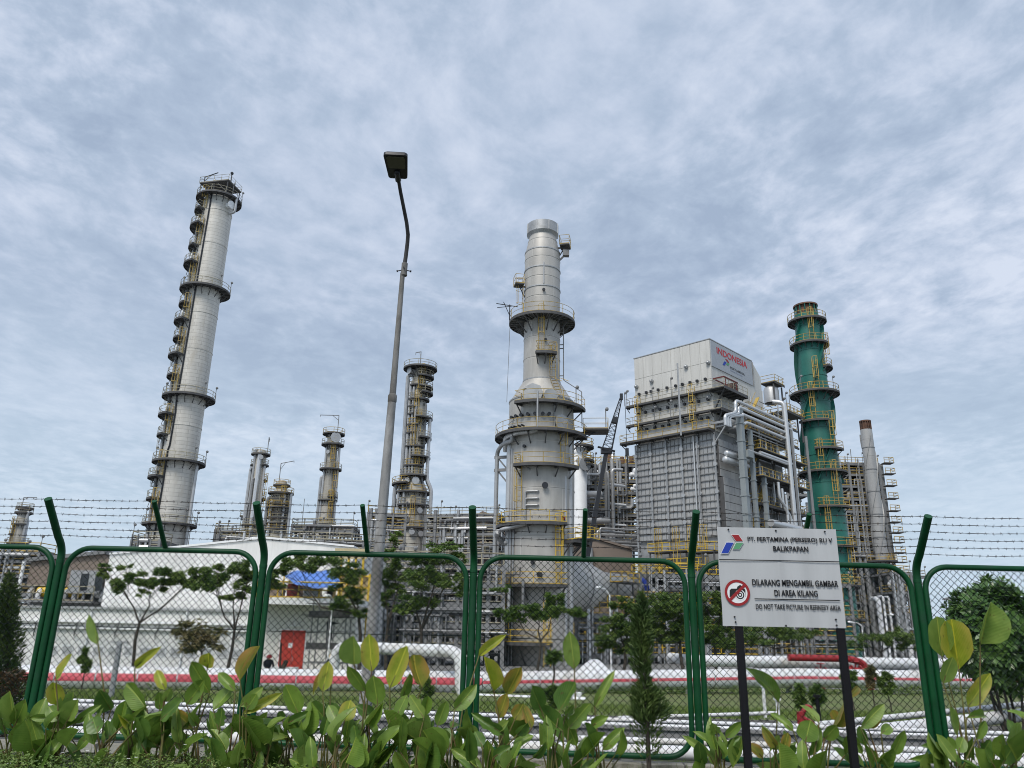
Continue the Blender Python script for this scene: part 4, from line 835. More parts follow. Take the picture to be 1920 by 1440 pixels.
    drum(B, L(-1.6, .2, zd[0]), L(-1.6, wc * .62, zd[0]), .55, 'shiny'); q = MB(); bx(q, -1.9, -.3, -.4, wc * .8, zd[0] - .75, zd[0] - .55); q.beam(L(-1.8, -.3, zd[0] - .6), L(0, -.3, zd[0] - 2.8), .16, .16); q.beam(L(-1.8, wc * .7, zd[0] - .6), L(0, wc * .7, zd[0] - 2.8), .16, .16); q.beam(L(-2.1, -.6, zd[0] - .2), L(2.2, -.6, zd[0] - .2), .2, .3); q.build('bracket', M['galv'], B, smooth=False)
    drum(B, L(-1.7, -.5, zd[1] + .42), L(-1.7, wc * 1.05, zd[1] + .42), .40, 'shiny'); drum(B, L(-1.55, -.7, zd[1] - .42), L(-1.55, wc * .95, zd[1] - .42), .45, 'shiny')
    WE = HR(1484, 850, 1.0)[0]
    # main steel of the open bay
    for j in range(4):
        w = wc + .3 + (WE - wc - .3) * j / 3
        for u in (-.4, -3.4):
            if u < -1 and j in (0, 1): continue
            q = MB(); q.beam(L(u, w, SITE), L(u, w, zL2), .35, .35); q.build('column', M['steel'], B, smooth=False)
    levels = [HR(x, y)[1] for x, y in ((1400, 990), (1400, 945), (1400, 900), (1400, 852), (1400, 815), (1400, 782))]
    for k, zz in enumerate(levels):
        q = MB(); bx(q, -3.4 if k in (2, 3) else -2.2, -.2, wc + .5, WE - .2, zz - .1, zz); bx(q, -2.3, -2.15, wc + .5, WE, zz - .4, zz - .12); p = q.build('deck', M['dark'], B, smooth=False)
        uu = -3.4 if k in (2, 3) else -2.2
        railing([L(-.4, wc + .5, zz)] + [L(uu, wc + .5 + (WE - wc - .7) * i / 8, zz) for i in range(9)] + [L(-.4, WE - .2, zz)], p, M['yellow'], post=1.1, r=.045)
        q = MB(); w = wc + .6 + (k % 2) * 2.2; q.beam(L(-1.2, w, zz), L(-1.2, w + 2.6, zz + 3.0), .5, .12); q.beam(L(-.9, w, zz + .9), L(-.9, w + 2.6, zz + 3.9), .05, .05); q.build('stair', M['yellow'], B, smooth=False)
    for j, (x, ya, yb, w, d, m) in enumerate(((1402, 772, 1003, .8, .75, 'duct'), (1420, 812, 1003, .5, .5, 'duct'), (1440, 888, 1003, .5, .5, 'duct'))):
        a, za = HR(x, 990, 2.9); zt2 = HR(x - 3, ya, 2.9)[1]
        q = MB(); bx(q, -2.9 - d / 2, -2.9 + d / 2, a - w / 2, a + w / 2, SITE, zt2)
        for n in range(int((zt2 - SITE) / 2.4)): bx(q, -2.9 - d / 2 - .08, -2.9 + d / 2 + .08, a - w / 2 - .08, a + w / 2 + .08, SITE + 2.4 * n + 1, SITE + 2.4 * n + 1.15)
        q.build('duct', M['duct'], B, smooth=False)
    a, za = HR(1399, 852, 2.9); q = MB(); bx(q, -3.6, -2.2, a - .75, a + .75, za - .5, za + .4); q.build('duct_joint', M['duct'], B, smooth=False)
    # four bright steam pipes: up from a bracket, over, then along the face
    for i, (xs, ys, xe, ye) in enumerate(((1378, 748, 1477, 796), (1384, 761, 1480, 806), (1392, 774, 1478, 816), (1398, 789, 1478, 827))):
        w0, z0 = HR(xs, ys, 3.2); w9, z9 = HR(xe, ye, 3.2); zz = (z0 + z9) / 2; wv = HR(1363 + i * 4, 795, 3.2)[0]; zlow = HR(1364, 797, 3.2)[1]; ztn = HR(1364, 779, 3.2)[1]
        end = [L(-3.2, w9, zz)]
        if i < 2: end = [L(-3.2, w9 + .5 * (2 - i), zz), L(-3.2, w9 + .5 * (2 - i), SITE)]
        else: end = [L(-3.2, w9 - .2, zz), L(-1.4, w9 - .2, zz), L(-1.4, w9 - .2, zz - 3)]
        if i < 3: pth = [L(-3.0, wv, zlow), L(-3.0, wv, ztn), L(-3.0 - .1, wv + .9, ztn + .3), L(-3.2, w0, ztn + .9), L(-3.2, w0, zz)] + end
        else: pth = [L(-1.2, w0 - 1.0, zz - .7), L(-3.0, w0 - 1.0, zz - .7), L(-3.2, w0, zz)] + end
        pipe(B, pth, .22, 'shiny', n=12, bend=.7)
    w9 = HR(1483, 900, 3.4)[0]; pipe(B, [L(-3.4, w9, SITE), L(-3.4, w9, HR(1480, 760, 3.4)[1]), L(-2.0, w9 - .6, HR(1478, 756, 3.4)[1])], .36, 'shiny', n=12)
    for i in range(3):
        wv = HR(1462 + i * 6, 940, 3.6)[0]; za = HR(1462, 905 + i * 10, 3.6)[1]; pipe(B, [L(-3.6, wv, za), L(-3.6, wv, za - 2.4 - i * .2), L(-3.8, wv + 1.6, za - 3.4 - i * .2), L(-3.8, wv + 1.6, SITE)], .2, 'shiny', n=10, bend=.8)
    for (xa, ya, xb, yb, off, r) in ((1425, 846, 1487, 873, 3.2, .24), (1402, 842, 1480, 874, 3.3, .16), (1400, 800, 1470, 836, 2.6, .12), (1400, 806, 1470, 842, 2.4, .10), (1445, 975, 1500, 998, 3.8, .5), (1435, 800, 1475, 818, 2.0, .2)):
        a, za = HR(xa, ya, off); c, zc = HR(xb, yb, off); zz = (za + zc) / 2; pipe(B, [L(-off, a, zz), L(-off, c, zz)], r, 'shiny' if r > .2 else 'jacket')
    R = random.Random(5)
    for n in range(90):
        w = R.uniform(wc + .4, WE); zz = R.choice(levels) + R.uniform(.3, 2.2); r = R.uniform(.05, .16); off = R.uniform(.3, 2.4)
        pipe(B, [L(-off, w, zz), L(-off, min(WE, w + R.uniform(1, 4)), zz)] if n % 2 else [L(-off, w, zz - 1.5), L(-off, w, zz + R.uniform(1, 3))], r, R.choice(('shiny', 'jacket', 'galv', 'steel')), n=7)
    for k in range(3):
        for w, h in ((wc + 3.0, 2.6), (wc + 4.6, 2.4)):
            zz = levels[k + 1]; q = MB(); bx(q, -.35, -.12, w, w + 1.6, zz - h, zz - .4); q.build('casing_panel', M['panel'], B, smooth=False)
    # steam drum and platforms at the far top end
    wd, zd2 = HR(1446, 737, -1.5); c = L(1.5, wd, 0); q = MB(); q.lathe(c, [(1.15, zd2 - 1.7), (1.15, zd2 + .4), (1.0, zd2 + .8), (.6, zd2 + 1.1), (.05, zd2 + 1.2)], 24); q.build('steam_drum', M['jacket'], B)
    for (wa, wb, u0, u1, zz) in ((wd - 2.0, wd + 3.8, -1.8, 2.6, HR(1450, 758, 1.5)[1]), (wd + 1.6, wd + 5.4, -.5, 2.6, HR(1475, 775, 0)[1]), (wd - 1.2, wd + 2.2, .2, 2.6, zd2 + 1.5)):
        q = MB(); bx(q, u0, u1, wa, wb, zz - .12, zz); bx(q, u0 - .04, u0 + .04, wa, wb, zz - .35, zz - .13)
        for s in (wa + .3, wb - .3): q.beam(L(u0 + .4, s, zz - .3), L(u0 + .4, s, zz - 4), .2, .2)
        p = q.build('platform', M['dark'], B, smooth=False); n = 5
        railing([L(u1, wa, zz), L(u0, wa, zz)] + [L(u0, wa + (wb - wa) * i / n, zz) for i in range(1, n + 1)] + [L(u1, wb, zz)], p, M['yellow'], post=.9, r=.045)
    for w in (wd + 2, wd + 3, wd + 4.2): floodlight(B, L(.5, w, HR(1470, 768, 0)[1]), rnd(2.0, 3.4))
    q = MB(); bx(q, .3, 2.8, w2 + .2, wd + 2.5, zL2 - 1, zL1 - .5); q.build('casing', M['panel'], B, smooth=False)
    # front foot platforms below the grid
    for (x0, x1, py, off, w) in ((1215, 1300, 1030, 2.5, 2.2), (1290, 1340, 1032, 3.2, 2.4), (1250, 1310, 1062, 3.6, 1.8), (1185, 1240, 1075, 3.0, 1.6)):
        u0, zz = HL(x1, py, off); u1, _ = HL(x0, py, off); q = MB(); bx(q, u0, u1, -off, -off + w, zz - .15, zz)
        for u in (u0 + .2, (u0 + u1) / 2, u1 - .2): q.beam(L(u, -off + .2, SITE), L(u, -off + .2, zz - .15), .2, .2)
        p = q.build('platform', M['dark'], B, smooth=False); n = 6
        railing([L(u1, -off + w, zz), L(u1, -off, zz)] + [L(u1 + (u0 - u1) * i / n, -off, zz) for i in range(1, n + 1)] + [L(u0, -off + w, zz)], p, M['byellow'], post=1.0, r=.05)
    for u in (1.2, 3.0, 5.2, 8.0): lad(u, SITE, zg0 + 1, 2.2)
    return B, L, HL, HR
def lettering(s, parent, loc, rot, width, height, m, bold=0.0, name='lettering', spacing=1.0):
    """solid letters of exactly the given width and cap height, left bottom corner at loc, rot = columns (right, up, out)"""
    cu = bpy.data.curves.new('t', 'FONT'); cu.body = s; cu.size = 1.0; cu.offset = bold; cu.extrude = 0.004; cu.resolution_u = 4; cu.space_character = spacing
    o = bpy.data.objects.new('t', cu); COL.objects.link(o); dg = bpy.context.evaluated_depsgraph_get(); me = bpy.data.meshes.new_from_object(o.evaluated_get(dg))
    bpy.data.objects.remove(o); xs = [v.co.x for v in me.vertices]; ys = [v.co.y for v in me.vertices]
    x0, x1, y0, y1 = min(xs), max(xs), min(ys), max(ys); lw = Vector(loc) - ORG[parent]
    if s != 'PT. PERTAMINA (PERSERO) RU V': pass
    for v in me.vertices:
        q = Vector(((v.co.x - x0) / (x1 - x0) * width, (v.co.y - y0) / (y1 - y0) * height, v.co.z * .5)); v.co = lw + rot @ q
    me.materials.clear(); me.materials.append(m); ob = bpy.data.objects.new(name, me); COL.objects.link(ob); ob.parent = parent; return ob
def emblem(parent, loc, rot, w, h, t=.004):
    """three slanted parallelograms: red above, green right, blue left"""
    sh = ((((.42, 1.0), (.74, 1.0), (1.0, .66), (.68, .66)), M['inkred']), (((.68, .58), (1.0, .58), (.82, .24), (.50, .24)), M['inkgreen']), (((.28, .58), (.58, .58), (.28, 0), (0, 0)), M['inkblue']))
    for pts, m in sh:
        q = MB(); q.prism([Vector(loc) + rot @ Vector((x * w, y * h, 0)) for x, y in pts], rot @ Vector((0, 0, t))); q.build('emblem', m, parent, smooth=False)
M['panel'] = mat('casing_panel_grey', (0.44, 0.44, 0.435), 0.5, 0.35, 0.12, 0.35, stretch=(1, 1, .6), col2=(0.32, 0.325, 0.335), thr=(0.5, 0.7))
M['duct'] = mat('grey_green_duct', (0.27, 0.30, 0.31), 0.55, 0.2, 0.08, 0.6)
M['inkgrey'] = mat('banner_dark_grey', (0.05, 0.055, 0.065), .6)
boiler()

# ================================================================== green stack and grey stack with strakes
def straked(name, label, px, py, Y, prof_px, mt, ringm, caph, platp, lads, straket, group=None, zb=SITE):
    T = Tower(name, label, 'stack', px, py, Y, group, zb); z, m = T.z, T.m
    prof = [(hw * m(y), z(y)) for y, hw in prof_px]; prof[0] = (prof[0][0], SITE)
    def R(zv):
        for (r0, z0), (r1, z1) in zip(prof, prof[1:]):
            if z0 <= zv <= z1: return r0 + (r1 - r0) * (zv - z0) / max(1e-6, z1 - z0)
        return prof[-1][0]
    T.shell(prof, mt, n=40, cap=False)
    zz = SITE + 4
    while zz < prof[-1][1] - 1: T.ring(zz, R(zz) + .07, .08, ringm); zz += 4.4
    ya, yb, nst, wst, turns = straket
    for s in range(nst):
        b = MB(); n = 40; za, zb2 = z(ya), z(yb)
        for i in range(n + 1):
            t = i / n; zc = za + (zb2 - za) * t; a = 360 * s / nst + 360 * turns * t - 35; r = R(zc)
            for rr, dz in ((r - .02, -.06), (r + wst, -.06), (r + wst, .06), (r - .02, .06)): b.v.append(T.at(a, rr, zc + dz))
        for i in range(n):
            for k in range(4): o = i * 4; b.f.append((o + k, o + (k + 1) % 4, o + 4 + (k + 1) % 4, o + 4 + k))
        b.build('strake', mt, T.o)
    zt = prof[-1][1]; rt = prof[-1][0]; b = MB(); h = caph
    b.lathe((T.X, T.Y, 0), [(rt * .8, zt - .5), (rt * .82, zt + h), (rt * .76, zt + h), (rt * .72, zt - .5)], 32, False, False); b.lathe((T.X, T.Y, 0), [(rt * 1.02, zt + h), (rt * 1.02, zt + h + .25), (rt * .74, zt + h + .25), (rt * .74, zt + h)], 32, False, False)
    b.build('cap', M['rust'], T.o)
    b = MB()
    for i in range(14): b.beam(T.at(i * 360 / 14, rt * .93, zt), T.at(i * 360 / 14, rt * .93, zt + h), .28, .10)
    b.build('cap_fins', mt if ringm == 'stackgreen' else M['rust'], T.o, smooth=False)
    for py2, r1, a0, a1 in platp: platform(T.o, z(py2), R(z(py2)), max(r1 * m(py2), R(z(py2)) + 1.0), a0, a1, 'yellow', rr=.05)
    for a, y0, y1 in lads: ladder(T.o, a, R(z(y0)) + .25, z(y0), z(y1) + 1.1, 'yellow', True, .36, rr=.05)
    return T, R
G = straked('green_stack', 'dark green chimney stack with spiral fins and yellow zigzag ladders', 1543, 890, 120,
    [(1262, 36), (1020, 33.5), (900, 31), (740, 26), (610, 22), (592, 21.5)], M['stackgreen'], 'stackgreen', 1.5,
    [(604, 34, -180, 180), (648, 33, -180, 180), (692, 30, 30, 120), (740, 43.5, -180, 180), (794, 30, -75, 8), (846, 30, -35, 55), (887, 43, -180, 180), (953, 36, -40, 45), (1026, 42, -20, 160), (1098, 40, -110, 60), (1160, 44, -60, 140)],
    [(-8, 645, 604), (48, 692, 648), (-10, 738, 695), (-32, 792, 742), (24, 846, 796), (-22, 886, 848), (10, 951, 888), (-20, 1024, 955), (35, 1096, 1030), (-10, 1158, 1100)], (905, 612, 3, .55, .62))
for a in (60, -60): floodlight(G[0].o, G[0].at(a, 3.0, G[0].z(740)), 2.6)
pipe(G[0].o, [G[0].at(-70, 3.1, SITE), G[0].at(-70, 3.1, G[0].z(1010))], .3, 'stackgreen', n=10)
GS = cladding('grey_stack_plate', (0.37, 0.37, 0.365), 2.0, 8, 3.4, 0.5, var=0.04, rough=0.55, metal=0.2, stain=(0.28, 0.28, 0.285))
H = straked('grey_stack', 'slimmer grey chimney stack with spiral fins and a rusty top', 1643, 960, 150,
    [(1190, 12), (1055, 11.3), (900, 10.9), (812, 10.4), (806, 10.2)], GS, 'steel', 1.6,
    [(1052, 26, -180, 180), (1108, 17, 20, 110), (1160, 17, 15, 120)], [(28, 1106, 1054), (24, 1158, 1110)], (1040, 815, 3, .22, .8))

# ================================================================== reactor structure at the right: many floors
def right_structure():
    Y = 152; zf = lambda py: zat(P(1600, py, Y).x, Y, py)
    x0 = P(1572, 960, Y).x; x1 = P(1660, 960, Y).x
    lv = [zf(y) for y in (1168, 1128, 1088, 1053, 1035, 1016, 998, 978, 957, 934, 910, 888, 868)]
    T, L = frame_unit('reactor_structure', 'tall dim steel structure of many yellow railed floors behind the chimney stacks', 'process structure', (x0, Y, 0), (1, 0.05, 0), 3, 2, (x1 - x0) / 3, 4.5, lv, 'yellow', 60, 8, (.12, .4), .95, wall=.9, seed=21, rr=.06, colw=.45)
    b = MB(); b.beam(L((x1 - x0) + .9, 1, SITE), L((x1 - x0) + .9, 1, zf(868)), .7, .9); b.build('lift_shaft', M['concrete'], T, smooth=False)
    for k, z in enumerate(lv[2:]):
        b = MB(); b.frame(L((x1 - x0) + 1.6, -.6, z), Vector((1.0, 0, 0)), Vector((0, .9, 0)), Vector((0, 0, .07))); p = b.build('landing', M['dark'], T, smooth=False); railing([L((x1 - x0) + .6, -1.4, z), L((x1 - x0) + 1.6, -1.4, z), L((x1 - x0) + 2.5, -1.4, z), L((x1 - x0) + 2.5, .2, z)], p, M['yellow'], r=.06, post=.9)
    for k, z in enumerate(lv):                  # solid backing behind the middle bay
        b = MB(); z0 = SITE if k == 0 else lv[k - 1]; a = (x1 - x0) * .50; e = (x1 - x0) * .99; b.frame(L((a + e) / 2, 5.5, (z0 + z) / 2 - .25), Vector(((e - a) / 2, 0, 0)), Vector((0, .1, 0)), Vector((0, 0, (z - z0) / 2 - .3))); b.build('wall_panel', M['steel'], T, smooth=False)
    for u in (4.4, 5.1): ladder_b = MB(); ladder_b.rod(L(u, -.6, SITE), L(u, -.6, zf(900)), .12, 6); ladder_b.build('pipe', M['galv'], T)
    for i in range(7):
        b = MB(); b.rod(L(1 + i * 1.3, 2, zf(868)), L(1 + i * 1.3, 2, zf(868) + rnd(1.2, 3.4)), .08, 4); b.build('vent_pipe', M['steel'], T)
    # lower annex reaching right
    x2 = P(1705, 1130, Y - 6).x
    T2, L2 = frame_unit('process_structure', 'low wide steel structure with white pipes at the foot of the many floored tower', 'process structure', (x0 + 5, Y - 8, 0), (1, 0.05, 0), 4, 2, (x2 - x0 - 5) / 4, 4, [zf(y) for y in (1190, 1150, 1112, 1078)], 'yellow', 40, 5, (.15, .45), .9, wall=.5, seed=33, rr=.06)
    for px, y0, y1, r in ((1660, 1122, 1235, .42), (1670, 1118, 1235, .2), (1680, 1119, 1235, .2), (1712, 1195, 1250, .4)):
        q = P(px, y1, Y - 10); pipe(T2, [Vector((q.x, q.y, SITE)), Vector((q.x, q.y, zat(q.x, q.y, y0))), Vector((q.x, q.y + 2.5, zat(q.x, q.y, y0)))], r, 'pipewhite')
    # structure left of the green stack, seen through the gap
    x3 = P(1488, 980, Y).x; x4 = P(1528, 980, Y).x
    frame_unit('process_structure', 'dim steel floors showing between the boiler house and the green stack', 'process structure', (x3, Y + 2, 0), (1, 0, 0), 2, 1, (x4 - x3) / 2, 5, [zf(y) for y in (1080, 1030, 995, 960, 925, 888)], 'pale', 30, 3, seed=8, rr=.06)
right_structure()

# ================================================================== reactor unit and crane between stack and boiler
def middle_unit():
    Y = 128; zf = lambda px, py: zat(P(px, py, Y).x, Y, py); X = lambda px, py=950: P(px, py, Y).x
    lv = [zf(1130, y) for y in (1010, 985, 962, 942, 920, 898, 868)]
    T, L = frame_unit('process_structure', 'dense steel structure packed with pipework and drums beside the lattice crane', 'process structure', (X(1128), Y, 0), (1, .12, 0), 3, 2, (X(1200) - X(1128)) / 3, 4, lv, 'yellow', 60, 7, (.15, .45), .85, seed=4, rr=.06, mats=('jacket', 'galv', 'shiny', 'steel', 'jacket'))
    T2, L2 = frame_unit('process_structure', 'lower open steel structure with drums tucked right behind the big grey flue stack', 'process structure', (X(1074), Y - 6, 0), (1, .05, 0), 3, 2, (X(1128) - X(1074)) / 3, 4, [zf(1100, y) for y in (1030, 1000, 962, 922, 885)], 'yellow', 50, 6, (.15, .4), .85, seed=14, rr=.06)
    for px, y0, y1, r in ((1141, 884, 1000, .26), (1149, 880, 1004, .28)):
        a = P(px, 950, Y - 3); zt = zat(a.x, a.y, y0); pipe(T, [Vector((a.x, a.y, SITE)), Vector((a.x, a.y, zt)), Vector((a.x + (1.8 if px > 1145 else -1.8), a.y + .5, zt))], r, 'jacket', n=12)
    for px, py, r in ((1190, 883, .5), (1183, 890, .4), (1189, 911, .32), (1184, 917, .32), (1139, 908, .25), (1141, 944, .22), (1141, 983, .22)):
        a = P(px, py, Y - 2); drum(T, a, a + Vector((3, 1.5, 0)), r, 'white', n=14)
    for i in range(9):
        a = P(1146 + i * 6, 872, Y); drum(T, Vector((a.x, a.y + 2, zf(1150, 868))), Vector((a.x, a.y + 2, zf(1150, 868) + rnd(.8, 2.2))), rnd(.25, .5), random.choice(('jacket', 'rust', 'steel')), n=10, name='vent_pipe')
    a = P(1098, 926, Y - 9); drum(T2, a - Vector((1.8, 0, 0)), a + Vector((2.4, 0, 0)), .5, 'jacket'); a = P(1115, 976, Y - 9); drum(T2, a - Vector((2.6, 0, 0)), a + Vector((2.2, 0, 0)), .48, 'jacket')
    for y, x0, x1, r in ((1001, 1112, 1195, .26), (1014, 1120, 1200, .28), (1022, 1150, 1215, .2), (995, 1120, 1170, .18), (1008, 1110, 1180, .12), (990, 1125, 1198, .14), (1030, 1140, 1210, .14)):
        a = P(x0, y, Y - 12); e = P(x1, y + 2, Y - 10); e.z = a.z; pipe(T, [Vector((a.x, a.y, SITE)), a, e, e + Vector((0, 6, 0))], r, 'jacket')
    # vertical white vessel peeping out from behind the stack
    V = Tower('process_vessel', 'short white process vessel peeping out behind the grey flue stack', 'vessel', 1086, 870, 118)
    r = 14 * V.m(860); V.shell([(r, SITE), (r, V.z(843)), (r * .85, V.z(838)), (r * .4, V.z(836)), (.05, V.z(835.5))], M['white'], n=28)
    for py, a0, a1 in ((838, -20, 150), (864, 20, 120), (872, 30, 110)): platform(V.o, V.z(py), r, r + 1.1, a0, a1, 'yellow', rr=.05)
    V.nozzle(25, r, V.z(874), .6, .7, 'galv'); V.nozzle(-5, r, V.z(868), .4, .35, 'galv'); V.ring(V.z(850), r + .1, .15, 'white')
    # brown gabled hall behind, and a second one with rough brown roof below the crane
    for name, label, pts, Y2 in (('storage_hall', 'brown gabled hall showing beside the big flue stack', ((838, 1000), (905, 962), (960, 985)), 140), ('storage_hall', 'brown lean roofed hall behind the foot of the crane', ((1075, 1030), (1105, 1008), (1185, 1032)), 112)):
        a, c, e = [P(px, py, Y2) for px, py in pts]; H = thing(name, label, 'hall', ((a.x + e.x) / 2, Y2, SITE))
        b = MB(); b.prism([Vector((a.x, Y2, SITE)), Vector((e.x, Y2, SITE)), e, c, a], Vector((0, 16, 0))); b.build('wall', M['beige'], H, smooth=False)
        b = MB()
        for s, t in ((a, c), (c, e)): b.prism([s + Vector((0, -.3, .05)), t + Vector((0, -.3, .05)), t + Vector((0, -.3, .35)), s + Vector((0, -.3, .35))], Vector((0, 16.6, 0)))
        b.build('roof', M['beige'], H, smooth=False)
        q = MB(); q.rod(Vector((a.x + 2.4, Y2 - .4, c.z - 5)), Vector((a.x + 2.4, Y2 - .4, c.z - 1.5)), .35, 8); q.build('vent_pipe', M['galv'], H)
middle_unit()
def crane():
    Y = 105; foot = P(1098, 1062, Y); a = P(1137, 846, Y); tip = P(1165, 744, Y); foot = Vector((foot.x, Y, foot.z))
    C = thing('mobile_crane', 'mobile crane with dark boom and slim lattice jib rising behind the pipework', 'crane', (foot.x, Y, SITE))
    d = (a - foot); base = Vector((foot.x, foot.y, SITE + 3)) ; low = foot - d.normalized() * ((foot.z - SITE - 3) / d.normalized().z)
    b = MB(); n = 3; m = M['steel']
    for i in range(n):
        p = low + (a - low) * (i / n); q = low + (a - low) * ((i + 1) / n + .01); b.beam(p, q, .62 - i * .07, .7 - i * .07)
    b.build('boom', M['lamp'], C, smooth=False)
    b = MB(); b.frame(a, Vector((.75, 0, 0)), Vector((0, .5, 0)), Vector((0, 0, .35))); b.rod(a + Vector((-1.2, 0, .6)), a + Vector((1.2, 0, 0)), .15, 6); b.build('boom_head', M['lamp'], C, smooth=False)
    dj = (tip - a); L = dj.length; dj.normalize(); sx = dj.cross(Vector((0, 1, 0))).normalized(); sy = dj.cross(sx)
    b = MB()
    cw = lambda t: (.55 * (1 - t) + .12)
    for s, t in ((-1, -1), (1, -1), (1, 1), (-1, 1)): b.rod(a + (sx * s + sy * t) * cw(0), tip + (sx * s + sy * t) * cw(1), .06, 4)
    k = 13
    for i in range(k):
        t0, t1 = i / k, (i + 1) / k; p, q = a + dj * L * t0, a + dj * L * t1
        for (s0, r0), (s1, r1) in (((-1, -1), (1, -1)), ((1, -1), (1, 1)), ((1, 1), (-1, 1)), ((-1, 1), (-1, -1))):
            b.rod(p + (sx * s0 + sy * r0) * cw(t0), q + (sx * s1 + sy * r1) * cw(t1), .035, 3); b.rod(p + (sx * s0 + sy * r0) * cw(t0), p + (sx * s1 + sy * r1) * cw(t0), .03, 3)
    b.frame(tip, Vector((.2, 0, 0)), Vector((0, .2, 0)), Vector((0, 0, .45))); b.frame(a + dj * L * .56, sx * .4, sy * .4, dj * .4); b.build('lattice_jib', M['lamp'], C, smooth=False)
    t = tip + Vector((.5, 0, 0)); hz = zat(t.x, Y, 842); b = MB(); b.rod(t, Vector((t.x + .1, Y, hz)), .035, 4); b.frame(Vector((t.x + .1, Y, hz - .4)), Vector((.22, 0, 0)), Vector((0, .2, 0)), Vector((0, 0, .5))); b.rod(Vector((t.x + .1, Y, hz - 1)), Vector((t.x + .2, Y, hz - 5)), .1, 5); b.build('hook_line', M['lamp'], C, smooth=False)
    lx = low.x; b = MB(); b.box((lx, Y, SITE + 1.5), (9, 2.8, 1.2)); b.box((lx + 5.2, Y, SITE + 1.6), (1.6, 2.8, 2.4)); b.build('carrier', M['byellow'], C, smooth=False)
    b = MB(); b.box((lx - .5, Y, SITE + 2.7), (4, 2.6, 1.2)); b.box((lx - .4, Y - 1.0, SITE + 3.6), (1.8, .9, 1.6)); b.build('turret', M['byellow'], C, smooth=False)
    for x in (-3.4, -1.9, 1.9, 3.4, 5.2):
        for s in (-1.25, 1.25): b = MB(); b.rod((lx + x, Y + s - .25, SITE + .6), (lx + x, Y + s + .25, SITE + .6), .6, 14); b.build('wheel', M['black'], C)
crane()

# ================================================================== pipe racks and low process units
def units():
    def unit(label, x0, x1, pys, Y, nu, seed, slope=.0, **k):
        a = P(x0, pys[-1], Y); e = P(x1, pys[-1], Y); W = (e.x - a.x)
        return frame_unit(k.pop('name', 'pipe_rack'), label, k.pop('cat', 'pipe rack'), (a.x, Y, 0), (1, slope, 0), nu, k.pop('nw', 2), W / nu / (1 / sqrt(1 + slope * slope)), k.pop('dw', 3), [zat(a.x, Y, y) for y in pys], k.pop('rail', 'pale'), k.pop('npipe', 40), k.pop('nvessel', 3), seed=seed, rr=.06, **k)
    unit('long grey pipe rack behind the white shed roof below the slim columns', 408, 745, (1046, 1030, 1016, 1004), 120, 9, 51, .25, npipe=70, deckp=.35, pr=(.12, .3))
    unit('stepped rack of dark cooler decks just beside the squat column', 404, 470, (1012, 1003, 994), 135, 3, 52, .1, npipe=26, rail='yellow')
    unit('pale fin fan deck with hooked davit next to the squat column', 548, 662, (1010, 992, 984), 140, 4, 53, .0, npipe=34, nvessel=4, rail='pale')
    unit('dark multi deck rack at the foot of the mid sized column', 690, 760, (1045, 1025, 1005, 985, 962), 128, 3, 54, .15, npipe=60, nvessel=5, rail='yellow')
    unit('layered steel cooler decks beside the brown gabled hall', 800, 935, (1040, 1020, 1000, 984, 966), 132, 5, 55, -.25, npipe=60, deckp=.9, rail='pale')
    unit('dense low pipework and steel frames standing behind the umbrella trees', 690, 945, (1205, 1165, 1125, 1088, 1056), 74, 9, 56, .05, npipe=120, nvessel=9, deckp=.55, nw=2, dw=3, rail='pale', pr=(.08, .26), mats=('steel', 'steel', 'galv', 'dark', 'jacket'), name='process_structure', cat='process structure')
    unit('steel supports and dark machinery under the fat grey duct', 1080, 1215, (1225, 1190, 1150), 84, 5, 57, .3, npipe=60, nvessel=6, deckp=.6, nw=2, dw=3, rail='yellow', pr=(.08, .25), name='process_structure', cat='process structure')
    unit('low steel pipework under the boiler house behind the green trees', 1200, 1420, (1225, 1180, 1130, 1075), 90, 7, 58, .1, npipe=90, nvessel=6, deckp=.5, mats=('steel', 'jacket', 'galv', 'dark'), nw=2, dw=3, rail='byellow', pr=(.08, .28), name='process_structure', cat='process structure')
    unit('low pipework and pale frames behind the no photography sign', 1400, 1600, (1225, 1190, 1150, 1090), 100, 7, 59, .1, npipe=80, nvessel=5, deckp=.5, nw=2, dw=3, rail='yellow', pr=(.1, .3), name='process_structure', cat='process structure')
    unit('yellow stained process units beyond the beige hall at the edge of the view', -40, 75, (1150, 1110, 1075, 1048, 1032), 110, 5, 60, .0, npipe=70, nvessel=6, rail='yellow', name='process_structure', cat='process structure', wall=.7)
    unit('small railed vessel deck peeping out beyond the many floored structure', 1688, 1735, (1120, 1080), 165, 2, 61, 0, npipe=8, nvessel=2, rail='pale')
    unit('pale fin fan coolers on a steel deck at the foot of the tallest column', 248, 300, (1036, 1022, 1012), 112, 3, 62, 0, npipe=16, nvessel=3, rail='pale')
    a = P(1786, 1150, 170); T = thing('vent_mast', 'thin far vent mast seen through the wire between post and bush', 'mast', (a.x, 170, SITE)); b = MB(); b.rod((a.x, 170, SITE), (a.x, 170, zat(a.x, 170, 1122)), .8, 8, .5); b.build('mast', M['galv'], T); b = MB(); b.lathe((a.x, 170, zat(a.x, 170, 1125)), [(1.6, 0), (1.6, .3), (.6, .6)], 10, True, True); b.build('mast_head', M['galv'], T)
    for px, py, Y, lab in ((571, 935, 160, 'thin lightning mast between the squat and the four platform column'), (362, 958, 140, 'thin lamp mast beside the foot of the tallest column')):
        a = P(px, py, Y); o = MB(); o.rod((a.x, Y, SITE), a, .14, 5, .06); tag(o.build('lightning_mast', M['steel'], org=(a.x, Y, SITE)), lab, 'mast')
units()

